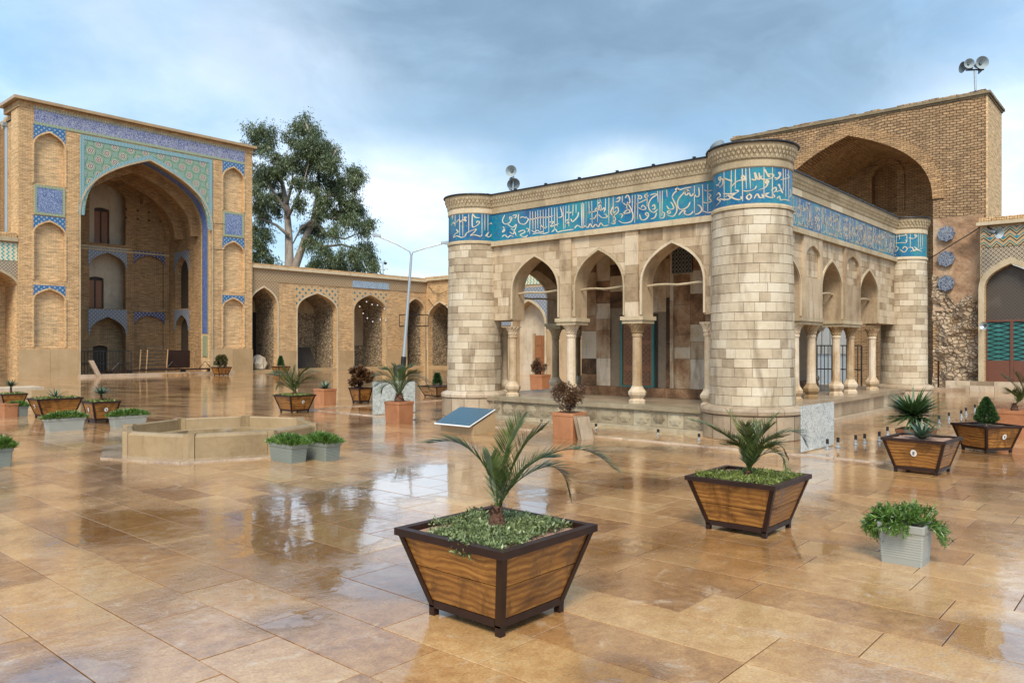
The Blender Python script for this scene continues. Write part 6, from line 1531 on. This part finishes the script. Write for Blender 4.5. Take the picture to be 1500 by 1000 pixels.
def fingers(p, d, L, n, mb, droop=.5, fl=.055):
    prev = p; pts = [p]; d = d.normalized()
    for i in range(6): d = (d+Vector((0, 0, -droop*.22))+rdir()*.12).normalized(); prev = prev+d*L/6; pts.append(prev)
    mb.tube(pts, .0035, 4, t=.1)
    for i in range(n):
        f = R(.05, 1); k = min(5, int(f*6)); q = pts[k].lerp(pts[k+1], f*6-k)
        dd = (pts[k+1]-pts[k]).normalized()*.7+rdir(.2)*.9; leafblade(mb, q, dd, rdir(), fl*R(.6, 1.1), .011, seg=2, t=R(0, .9))
mb = MB()
for i in range(70):
    a = R(0, 6.28); r = R(0, 1)**.5; s = Vector((pK.x+math.cos(a)*r*ka*.9, pK.y+math.sin(a)*r*kb*.9, hK+.0)); fingers(s, Vector((math.cos(a)*r*.7, math.sin(a)*r*.7, R(.7, 1.4))), R(.08, .16), 20, mb, .35)
for i in range(95):   # heavy left flank
    s = Vector((pK.x+R(-.12, .12), pK.y+kb*R(.5, 1.0), hK+R(-.02, .06))); fingers(s, Vector((R(-.5, .3), R(.5, 1.1), R(-.2, .7))), R(.10, .22), 26, mb, R(1.2, 3.))
for i in range(14):
    s = Vector((pK.x+R(-.05, .12), pK.y-kb*.95, hK)); fingers(s, Vector((R(-.3, .4), -.8, R(-.1, .5))), R(.12, .22), 18, mb, R(1., 2.))
for i in range(14):
    s = Vector((pK.x-ka*.95, pK.y+R(-.05, .1), hK)); fingers(s, Vector((-1, R(-.4, .4), .3)), R(.08, .13), 18, mb, 1.1)
mb.build('fleshy_stems', M['succ'], c, kind='stuff')
# grey stone trough behind the pavilion corner, pale slab on the far left
t, p, h, _, _ = planter(638, 582, 'grey stone-like trough with a tiny conifer left of the pavilion', top=.85, bot=.6, h=.44, wood='plinth', group=None) if False else planter(640, 582, 'weathered grey trough planter with a tiny conifer left of the pavilion', top=.95, bot=.62, h=.38, wood='woodpale')
conelet(p, h, 'tiny conifer in the weathered grey trough left of the pavilion', .38, .13, 260)
# ------------------------------------------------------------------ the octagonal fountain
fc = Vector(atY(750+(-4.97/13.2)*F, 500, 13.2)); fc.z = 0; fr_ = 1.62; FH = .385
ft = thing('fountain', 'low octagonal stone fountain basin with an empty wet bowl', 'fountain', (fc.x, fc.y, 0))
base = math.radians(41)-(math.pi/2-math.radians(48.92)) if False else math.radians(41-41.08)
def octa(r, k): a = base+k*math.pi/4; return (fc.x+r*math.cos(a), fc.y+r*math.sin(a))
for k in range(8):
    (x0, y0), (x1, y1) = octa(1, k), octa(1, k+1)
    def P(r, f, z, k=k): a, b = octa(r, k), octa(r, k+1); return (a[0]+(b[0]-a[0])*f, a[1]+(b[1]-a[1])*f, z)
    mb = MB(); mb.tint = R(.3, .7); pr = [(fr_, .02), (fr_, FH-.05), (fr_-.02, FH-.02), (fr_-.05, FH-.006), (fr_-.12, FH), (fr_-.14, FH-.02), (fr_-.14, .03)]
    pr = [(r_, z_) for r_, z_ in pr]
    for (r0, z0), (r1, z1) in zip(pr, pr[1:]): mb.face([P(r0, .075, z0), P(r0, .925, z0), P(r1, .925, z1), P(r1, .075, z1)])
    for f in (.075, .925): mb.face([P(r_, f, z_) for r_, z_ in pr])
    mb.build('side_slab', M['fount'], ft)
    mb = MB(); mb.tint = R(.3, .7)
    A, B, C_ = P(fr_+.012, .927, 0), (*octa(fr_+.012, k+1), 0), None
    def P2(r, f, z, k=k+1): a, b = octa(r, k), octa(r, k+1); return (a[0]+(b[0]-a[0])*f, a[1]+(b[1]-a[1])*f, z)
    rin = fr_-.145; poly = [P(fr_+.015, .93, 0), (*octa(fr_+.015, k+1), 0), P2(fr_+.015, .07, 0), P2(rin, .07, 0), (*octa(rin, k+1), 0), P(rin, .93, 0)]
    mb.prism([(q[0], q[1]) for q in poly], .02, FH+.005); mb.build('corner_pier', M['fount'], ft)
    mb = MB(); mb.tint = R(.2, .9); poly = [octa(fr_-.05, k), octa(fr_+.34, k), octa(fr_+.34, k+1), octa(fr_-.05, k+1)]
    cxm = sum(q[0] for q in poly)/4; cym = sum(q[1] for q in poly)/4; poly = [(q[0]+(cxm-q[0])*.006, q[1]+(cym-q[1])*.006) for q in poly]; mb.prism(poly, -.01, .022); mb.build('apron_slab', M['kerbstone'], ft)
    mb = MB(); mb.tint = .3; poly = [octa(fr_-.15, k), octa(fr_-.15, k+1), octa(fr_-.42, k+1), octa(fr_-.42, k)]; mb.prism(poly, .02, .19); mb.build('inner_ledge', M['fount'], ft)
mb = MB(); mb.prism([octa(fr_-.42, k) for k in range(8)], .02, .12); mb.build('basin_water', M['joint'], ft)
mb = MB(); mb.prism([(fc.x+.1+.10*math.cos(a*math.pi/3), fc.y+.10*math.sin(a*math.pi/3)) for a in range(6)], .12, .28); mb.build('spout_stone', M['plinth'], ft)
# ------------------------------------------------------------------ info panel on its stone wedge
q0, q1 = onZ(694, 636.5), None
w_, d_ = .92, .62; ix, iy = q0.x, q0.y
ip = thing('information_panel', 'sloping blue grey glass information panel on a tan stone wedge, left of the near planter', 'sign', (ix+d_/2, iy+w_/2, 0))
mb = MB(); mb.tint = .6; mb.prism([(0, 0), (d_, 0), (d_, .40), (0, .16)], iy, iy+w_, lambda a, b, c: (ix+a, c, b)); mb.build('stone_wedge', M['dado'], ip)
sl = (.40-.16)/d_
def ipt(a, b, c): return (ix+a, iy+b, .19+a*sl+c)
def slab_(nm, mt, a0, a1, b0, b1, c0, c1):
    mb = MB(); L = [[ipt(a, b, c) for a, b in ((a0, b0), (a1, b0), (a1, b1), (a0, b1))] for c in (c0, c1)]
    mb.face(L[0]); mb.face(L[1])
    for i in range(4): j = (i+1) % 4; mb.face([L[0][i], L[0][j], L[1][j], L[1][i]])
    return mb.build(nm, mt, ip)
slab_('white_backing', M['sticker'], -.14, d_-.02, -.02, w_+.05, .02, .035); slab_('blue_glass', M['bluepanel'], -.12, d_-.04, .0, w_+.03, .0365, .046)
for a, b in ((-.07, .08), (-.07, w_/2), (-.07, w_-.05), (d_-.09, .08), (d_-.09, w_-.05)):
    mb = MB(); c = ipt(a, b, .047); mb.lathe([(.014, 0), (.014, .008), (0, .010)], c, 8); mb.build('bolt', M['galv'], ip)
# ------------------------------------------------------------------ glass fence round the pavilion
def panel(p0, p1, z0, z1, mat, label, th=.012, grp=None):
    L = math.dist(p0, p1); dx, dy = (p1[0]-p0[0])/L, (p1[1]-p0[1])/L; nx, ny = -dy*th/2, dx*th/2
    mb = MB(); mb.prism([(p0[0]+nx, p0[1]+ny), (p1[0]+nx, p1[1]+ny), (p1[0]-nx, p1[1]-ny), (p0[0]-nx, p0[1]-ny)], z0, z1)
    return tag(mb.build('shattered_glass_screen' if mat is M['crushed'] else 'clear_glass_screen', mat, loc=(p0[0], p0[1], 0)), label, 'glass panel', grp)
a, b = onZ(1173.5, 664), onZ(1221, 652.5); panel((a.x, a.y), (b.x, b.y), .02, H-(588-YH)*(a.x*ST+a.y*CT)/F-.07, M['crushed'], 'standing pane of shattered white glass right of the widest corner tower')
a, b = onZ(546, 608), onZ(608, 604); panel((a.x, a.y), (b.x, b.y), .02, .83, M['crushed'], 'standing pane of shattered glass behind the palm pot, left of the pavilion')
gx = 12.95
for i, (pa_, pb_) in enumerate(((793, 873), (873, 964), (964, 1024), (722, 793))):
    a, b = sU(pa_, gx), sU(pb_, gx); panel((gx, a-.01), (gx, b+.01), .03, .62, M['glass'], ['clear glass pane before the plinth, left of the dead bush', 'clear glass pane before the plinth, right of the dead bush', 'clear glass pane before the plinth nearest the widest tower', 'clear glass pane before the plinth at the left corner tower'][i], .01, 'clear glass fence panes')
SPG = [(1212, 658), (1227.5, 655.5), (1253.5, 651.5), (1266.6, 649.5), (1288, 646), (1300, 638), (1375.5, 620), (1390, 615), (1408, 611), (1415, 607), (1428, 602), (793, 622), (873, 629), (964, 638), (1024, 645)]
ORD = 'first second third fourth fifth sixth seventh eighth ninth tenth eleventh'.split()
def spigot(px, py):
    i_ = SPG.index((px, py)); p = onZ(px, py); mb = MB(); sp = thing('glass_clamp', ORD[i_]+' empty steel glass clamp counted from the shattered pane right of the tower' if px > 1100 else ORD[i_-11]+' small clamp from the left at the foot of the clear glass panes', 'clamp', (p.x, p.y, 0), 'empty glass fence clamps' if px > 1100 else 'clamps of the clear panes')
    k = .7 if px > 1100 else .5
    mb.lathe([(0, .005), (.06*k, .005), (.06*k, .018), (.028*k, .03), (.026*k, .13*k), (0, .14*k)], p, 10); mb.build('base', M['galv'], sp)
    mb = MB(); mb.box((p.x-.010, p.y-.022, .13*k), (p.x-.004, p.y+.022, .25*k)); mb.box((p.x+.004, p.y-.022, .13*k), (p.x+.010, p.y+.022, .25*k)); mb.build('jaw', M['black'], sp)
for q in SPG: spigot(*q)
# ------------------------------------------------------------------ street lamp
lb = onZ(589.5, 550); lt = thing('street_lamp', 'leaning grey double arm street lamp before the brick arcade', 'street lamp', (lb.x, lb.y, 0))
YL = lb.x*ST+lb.y*CT; jt = atY(602.5, 376, YL); q = lb.lerp(jt, .35)
mb = MB(); mb.tube([lb, q, jt], [.13, .11, .07], 10); mb.build('pole', M['galv'], lt)
mb = MB(); mb.tube([lb, lb.lerp(jt, .16)], .16, 10); mb.build('pole_sleeve', M['black'], lt)
for tip, mid_, el in (((556, 347), (580, 357), (600, 368)), ((648, 357), (625, 363), (605, 369))):
    P = [jt, atY(el[0], el[1], YL), atY(*mid_, YL), atY(*tip, YL)]; mb = MB(); mb.tube(P, .045, 6); ar = mb.build('arm', M['galv'], lt)
    sg = -1 if tip[0] < 600 else 1; a = atY(tip[0]-sg*2, tip[1]+sg*0, YL); b = atY(tip[0]+sg*10, tip[1]-3 if sg < 0 else tip[1]-1, YL)
    d = (b-a); mb = MB(); s_ = Vector((ST, CT, 0))*.16
    top = [a-s_*.5+Vector((0, 0, .12)), a+s_*.5+Vector((0, 0, .12)), b+s_+Vector((0, 0, .12)), b-s_+Vector((0, 0, .12))]; bot = [a-s_*.5, a+s_*.5, b+s_*.9-Vector((0, 0, .10)), b-s_*.9-Vector((0, 0, .10))]
    mb.face(top); mb.face(bot)
    for i in range(4): j = (i+1) % 4; mb.face([top[i], top[j], bot[j], bot[i]])
    mb.build('lamp_head', M['galv'], ar)
wf = thing('wire_frame_rack', 'thin black rectangular wire frame fixed high beside the lamp pole', 'frame', (CORN, VA, 4)); P = [onV(x, y, VA-.5) for x, y in ((585, 461), (627, 461), (627, 477.5), (585, 477.5))]
mb = MB()
for i in range(4): mb.tube([P[i], P[(i+1) % 4]], .035, 4)
mb.build('frame_bars', M['black'], wf)
sl_ = thing('string_lights', 'string of small white bulbs hanging in the third bay of the brick arcade', 'string lights', tuple(onV(535, 445, VA-.1)))
P = [onV(x, y, VA-.1) for x, y in ((527, 449), (532, 459), (538, 466), (546, 471), (557, 468), (565, 469))]; mb = MB(); mb.tube(P, .012, 4); mb.build('cord', M['black'], sl_)
P2_ = [onV(x, y, VA-.1) for x, y in ((537, 442), (545, 446), (553, 447), (563, 452))]; mb = MB(); mb.tube(P2_, .012, 4); mb.build('cord', M['black'], sl_)
for p in P+P2_: mb = MB(); mb.lathe([(0, -.06), (.05, -.03), (.05, .03), (0, .06)], p, 8); mb.build('bulb', M['sticker'], sl_)
# ------------------------------------------------------------------ loudspeakers
def horn(name, label, c, aim, r, parent=None, L=None, mat='horn'):
    t = parent; c = Vector(c); aim = Vector(aim).normalized(); L = L or r*1.5; q = aim.to_track_quat('Z', 'Y')
    def mpp(x, y, z): v = q@Vector((x, y, z)); return (c+v)[:]
    mb = MB(); pr = [(r*.16, -L*.75), (r*.2, -L*.5), (r*.32, -L*.2), (r*.62, L*.05), (r, L*.28), (r*1.02, L*.30), (r*.97, L*.28), (r*.55, L*.0), (r*.2, -L*.2)]
    mb.lathe(pr, (0, 0, 0), 22, mp=mpp); h_ = mb.build(name, M[mat], t)
    mb = MB(); mb.lathe([(0, -L*.95), (r*.36, -L*.95), (r*.38, -L*.7), (r*.38, -L*.55), (r*.2, -L*.5)], (0, 0, 0), 14, mp=mpp); mb.build('driver', M['hornin'], h_)
    mb = MB(); mb.lathe([(r*.17, -L*.15), (r*.2, -L*.02), (r*.12, L*.02), (0, L*.03)], (0, 0, 0), 12, mp=mpp); mb.build('horn_core', M['hornin'], h_)
    return h_
YS = 18.6; sp1 = thing('roof_loudspeakers', 'pair of grey horn loudspeakers one above the other on the pavilion roof', 'loudspeaker', tuple(atY(751, 288, YS)))
A = atY(751, 289, YS); mb = MB(); mb.tube([A-Vector((0, 0, .1)), atY(752, 258, YS)], .022, 8); mb.build('pole', M['galv'], sp1)
mb = MB(); mb.tube([atY(746, 277, YS), atY(761, 281, YS+.1)], .02, 6); mb.tube([atY(756, 279, YS), atY(756, 289, YS)], .018, 6); mb.build('bracket', M['galv'], sp1)
toc = Vector((-ST, -CT, 0)); rt_ = Vector((CT, -ST, 0))
horn('horn', '', atY(749.5, 251, YS), toc+rt_*-.25+Vector((0, 0, -.1)), .135, sp1); horn('horn', '', atY(751.5, 268, YS), toc*1.+rt_*.2+Vector((0, 0, -.75)), .155, sp1)
Yd = 15.5; dp = thing('roof_horn_dome', 'grey dish of a loudspeaker tilted behind the rim of the widest tower', 'loudspeaker', tuple(atY(1053, 222, Yd)))
horn('dish', '', atY(1053, 219, Yd), Vector((.3, .2, 1)).normalized()*1.-toc*.4+rt_*-.5, .17, dp, mat='horn')
mb = MB(); mb.tube([atY(1053, 222, Yd), atY(1053, 236, Yd)], .02, 6); mb.build('pole', M['galv'], dp)
Yc = 30.9; sp2 = thing('loudspeaker_cluster', 'cluster of four grey horn loudspeakers on a pole atop the brown brick gateway', 'loudspeaker', tuple(atY(1429, 131, Yc)))
mb = MB(); mb.tube([atY(1429, 133, Yc), atY(1428, 104, Yc)], .045, 8); mb.build('pole', M['galv'], sp2)
horn('horn', '', atY(1419, 94, Yc), toc+rt_*-.25+Vector((0, 0, -.05)), .19, sp2); horn('horn', '', atY(1437, 93, Yc), toc*.9+rt_*-.1+Vector((0, 0, -.05)), .25, sp2)
horn('horn', '', atY(1413, 99, Yc+.3), rt_*-1+toc*.1, .22, sp2, mat='hornin'); horn('horn', '', atY(1436, 101, Yc+.35), rt_*.8+toc*.1+Vector((0, 0, -.7)), .2, sp2, mat='hornin')
mb = MB(); mb.tube([atY(1415, 103, Yc), atY(1441, 102, Yc)], .035, 6); mb.build('bracket', M['black'], sp2)
h3_ = thing('wall_horn', 'grey horn loudspeaker on the zigzag frieze of the right arcade', 'loudspeaker', tuple(atY(1461, 342, 29.3))); horn('horn', '', atY(1461, 341, 29.2), toc+rt_*.25+Vector((0, 0, -.25)), .21, h3_)
mb = MB(); mb.tube([atY(1461, 341, 29.3), onU(1447, 333, UC)], .04, 6); mb.build('bracket', M['black'], h3_)
h4_ = thing('door_horn', 'small blue grey horn loudspeaker on the left jamb of the turquoise glazed door', 'loudspeaker', tuple(atY(1441, 477, 29.5))); horn('horn', '', atY(1442, 477, 29.4), toc*.55+rt_*-.8, .15, h4_, mat='galv')
mb = MB(); mb.tube([atY(1443, 477, 29.4), onU(1438, 480, UC)], .03, 6); mb.build('bracket', M['black'], h4_)
# loose cable slung across the ruined wall, roof camera post
mb = MB(); mb.tube([onU(1352, 385, UB-.4), onU(1400, 355, UB-.5), onU(1420, 343, UB-.45), onU(1438, 331, UB-.4)], .022, 5); tag(mb.build('slung_cable', M['black'], loc=tuple(onU(1400, 355, UB-.5))), 'dark cable slung across the ruined plaster below the brown gateway', 'cable')
cc = thing('roof_camera_post', 'thin post with a small dark camera on the arcade roof right of the tree', 'camera post', tuple(onV(561, 401, VA+1))); p = onV(561, 402, VA+1); mb = MB(); mb.tube([p, onV(561, 384, VA+1), onV(562.5, 381.5, VA+1), onV(564.5, 384, VA+1)], .04, 6); mb.build('post', M['galv'], cc)
mb = MB(); mb.lathe([(0, .1), (.12, .06), (.13, -.05), (0, -.14)], onV(564.5, 385.5, VA+1), 10); mb.build('camera_dome', M['black'], cc)
# ------------------------------------------------------------------ clutter in the tall gateway: stacked seating frame, boards, leaning slab
mb = MB(); b0 = onV(119, 549, VI-.5)
ls = MB(); ls.prism([(0, 0), (.25, 0), (-.2, .95), (-.45, .95)], 0, .18, lambda a, b, c: (b0.x+.9+a, VI-.35+c, b)); tag(ls.build('leaning_slab', M['kerbstone'], loc=(b0.x+.5, VI-.3, 0)), 'pale stone slab leaning on the left jamb of the tall gateway', 'slab')
st = thing('stacked_benches', 'stack of dark slatted bench frames with pale end posts inside the tall gateway', 'bench frames', (sV(225, VI+.8), VI+.8, 0))
x0, x1 = sV(206, VI+.8), sV(243, VI+.8)
for i in range(7): mb = MB(); mb.box((x0, VI+.8, .35+i*.22), (x1, VI+1.3, .40+i*.22)); mb.build('slat', M['dark'], st)
for x in (x0-.1, x0+.3, x1, x1+1.7): mb = MB(); mb.tube([(x, VI+.75, .0), (x+.1, VI+.75, 1.55)], .04, 6); mb.build('end_post', M['woodpale'], st)
bn = thing('low_trolley', 'low dark trolley frame with small wheels before the stacked benches', 'trolley', (x0, VI+.2, 0))
mb = MB(); mb.box((x0-2.2, VI+.1, .28), (x1+2.8, VI+.5, .36)); mb.build('beam', M['steel'], bn)
for x in (x0-2, x0-.9, x1+.8, x1+2.6):
    mb = MB(); mb.lathe([(0, -.06), (.16, -.06), (.16, .06), (0, .06)], (0, 0, 0), 12, mp=lambda a, b, c, x=x: (x+a, VI+.2+c, .17+b)); mb.build('wheel', M['black'], bn)
for x in (x0-1.5, x1+.1, x1+2.2): mb = MB(); mb.tube([(x-.4, VI+.15, .36), (x, VI+.15, .8), (x+.4, VI+.15, .36)], .025, 5); mb.build('strut', M['steel'], bn)
pn = thing('rusty_sheet', 'dark square metal sheet leaning beside the stacked benches in the gateway', 'panel', (x1+1, VI+.9, 0)); mb = MB(); mb.box((x1+.15, VI+.95, .4), (x1+1.6, VI+1.05, 1.5)); mb.build('sheet', M['steel'], pn)
mb = MB(); mb.box((x0-3.8, VI-.25, .0), (x1+4, VI+.06, .16)); tag(mb.build('threshold_plank', M['kerbstone'], loc=(x0, VI, 0)), 'long pale plank on the ground across the mouth of the tall gateway', 'plank')
for i in range(5):
    a = onV(R(235, 280), 552, VI-.6); mb = MB(); w = R(.4, 1.1); mb.box((a.x, a.y-R(.3, .6), .0), (a.x+w, a.y, .06+.015*i)); tag(mb.build('loose_board', M['woodpale'], loc=(a.x, a.y, 0)), ['longest', 'thinnest', 'leftmost', 'lowest', 'topmost'][i]+' loose board lying before the tall gateway', 'board', 'loose boards before the gateway')
# pale slab seat on the far left and block
a = onZ(0, 571); mb = MB(); mb.box((a.x-4, a.y-.8, 0.), (a.x+1.3, a.y+.5, .10)); tag(mb.build('pale_slab', M['whiteplaster'], loc=(a.x, a.y, 0)), 'large pale grey slab lying at the left behind the yucca planter', 'slab')
a = onZ(46, 586); mb = MB(); mb.tint = .6; mb.box((a.x, a.y, 0), (a.x+.7, a.y+.35, .32)); mb.box((a.x+.702, a.y+.05, 0), (a.x+1.1, a.y+.32, .26)); tag(mb.build('stone_block', M['dado'], loc=(a.x, a.y, 0)), 'cream stone block behind the wide trough at the left', 'block')
bb = onZ(585, 556); mb = MB(); mb.lathe([(0, 0), (.25, 0), (.33, .55), (.36, .56), (.30, .7), (0, .78)], bb, 14); tag(mb.build('rubbish_bin', M['black'], loc=tuple(bb)), 'black bag lined bin at the foot of the leaning lamp', 'bin')
wsk = onV(382, 547, VI+1.6); bush_ = thing('white_sack', 'crumpled pale sack in the first bay of the brick arcade', 'sack', (wsk.x, VA+.9, .17)); mb = MB(); import mathutils.noise as NN
mb.lathe([(0, 0), (.55, .05), (.6, .4), (.4, .8), (.12, 1.0), (0, 1.02)], (wsk.x-.4, VA+1., .16), 16, rad=lambda w, z: 1+.18*math.sin(3*w+z*5)+.08*math.sin(7*w)); mb.build('sack_body', M['whiteplaster'], bush_)
# ------------------------------------------------------------------ eucalyptus behind the arcade
YT = 66.; tr = thing('eucalyptus_tree', 'tall drooping eucalyptus behind the brick arcade, right of the tall tiled gateway', 'tree', tuple(Vector(atY(432, 508, YT)).xy)+(0,))
def tp(px, py, dy=0): return atY(px, py, YT+dy)
trunk = [[(424, 520), (424, 390), (423, 345), (420, 300), (412, 262), (404, 238)], [(428, 520), (432, 392), (447, 350), (459, 322), (465, 290), (468, 250), (462, 210)]]
br_ = [[(423, 345), (405, 330), (388, 322), (372, 318)], [(420, 310), (400, 280), (392, 262), (380, 240)], [(421, 320), (436, 290), (444, 270), (452, 240)], [(412, 262), (402, 248), (396, 225)], [(459, 322), (480, 345), (505, 350), (530, 340)], [(447, 350), (470, 362), (500, 358), (525, 365), (540, 372)], [(465, 290), (490, 285), (515, 270)], [(468, 250), (485, 235), (495, 215)], [(462, 210), (452, 190), (445, 175)], [(466, 300), (480, 320), (510, 318)], [(420, 300), (428, 270), (430, 235)], [(459, 322), (440, 335), (425, 365)]]
for L, r0 in ((trunk[0], .48), (trunk[1], .42)):
    n = len(L); mb = MB(); mb.tint = .5; mb.tube([tp(x, y, (i*.3)) for i, (x, y) in enumerate(L)], [r0*(1-.8*i/(n-1)) for i in range(n)], 10); mb.build('trunk', M['bark'], tr, smooth=True)
for L in br_:
    n = len(L); dz = R(-1.5, 1.5); mb = MB(); mb.tint = .4; mb.tube([tp(x, y, dz*i/n) for i, (x, y) in enumerate(L)], [.16*(1-.8*i/(n-1)) for i in range(n)], 7); mb.build('branch', M['bark'], tr, smooth=True)
clumps = [(378, 192, 16), (395, 195, 18), (374, 212, 15), (392, 220, 20), (410, 232, 16), (438, 182, 16), (452, 180, 16), (432, 200, 17), (458, 198, 18), (445, 215, 18), (470, 208, 16), (482, 215, 14), (475, 232, 20), (455, 235, 18), (490, 238, 16), (430, 232, 12), (500, 260, 18), (480, 262, 20), (460, 262, 17), (515, 250, 14), (520, 268, 15), (525, 258, 12), (500, 285, 16), (515, 290, 13), (385, 245, 18), (372, 255, 16), (400, 262, 14), (378, 280, 16), (392, 290, 14), (376, 300, 14), (388, 312, 14), (410, 285, 10), (405, 305, 12), (438, 262, 13), (470, 285, 16), (485, 300, 16), (465, 310, 14), (440, 295, 11), (500, 312, 15), (515, 318, 14), (525, 305, 10), (540, 322, 12), (530, 330, 12), (515, 300, 12), (450, 330, 12), (470, 335, 14), (490, 335, 14), (455, 352, 13), (475, 360, 15), (495, 372, 15), (515, 365, 14), (535, 358, 13), (545, 372, 10), (525, 382, 14), (505, 388, 14), (485, 385, 14), (465, 378, 13), (455, 392, 10), (375, 330, 13), (390, 340, 12), (372, 350, 13), (385, 362, 13), (374, 375, 12), (395, 378, 12), (390, 392, 11), (372, 395, 10), (410, 392, 8), (545, 385, 9), (402, 250, 12), (420, 245, 10), (455, 222, 14), (380, 265, 12), (445, 245, 14), (490, 272, 14)]
pxm = YT/F
for i, (x, y, r) in enumerate(clumps):
    mb = MB(); c = tp(x, y, R(-2.2, 2.2)); rr_ = r*pxm*.98; nst = int(52+r*5.8); hang = .35+.9*max(0, min(1, (y-250)/120))
    cb = R(0, .35)
    subs = [c+rdir()*rr_*R(.3, .9) for _ in range(8)]
    for k in range(nst):
        s0 = random.choice(subs)+rdir()*rr_*.38*R(.2, 1); d = (rdir()+Vector((0, 0, -hang))).normalized()
        Ls = R(.5, 1.1)*(.7+hang*.5)
        for q in range(11):
            p = s0+d*Ls*q/11+rdir()*.14; leafblade(mb, p, (d*.6+Vector((0, 0, -.8))+rdir()*.7), rdir(), R(.16, .30), R(.045, .075), t=min(.99, cb+R(0, .6)))
    mb.build('leaf_clump', M['euca'], tr, kind='stuff')
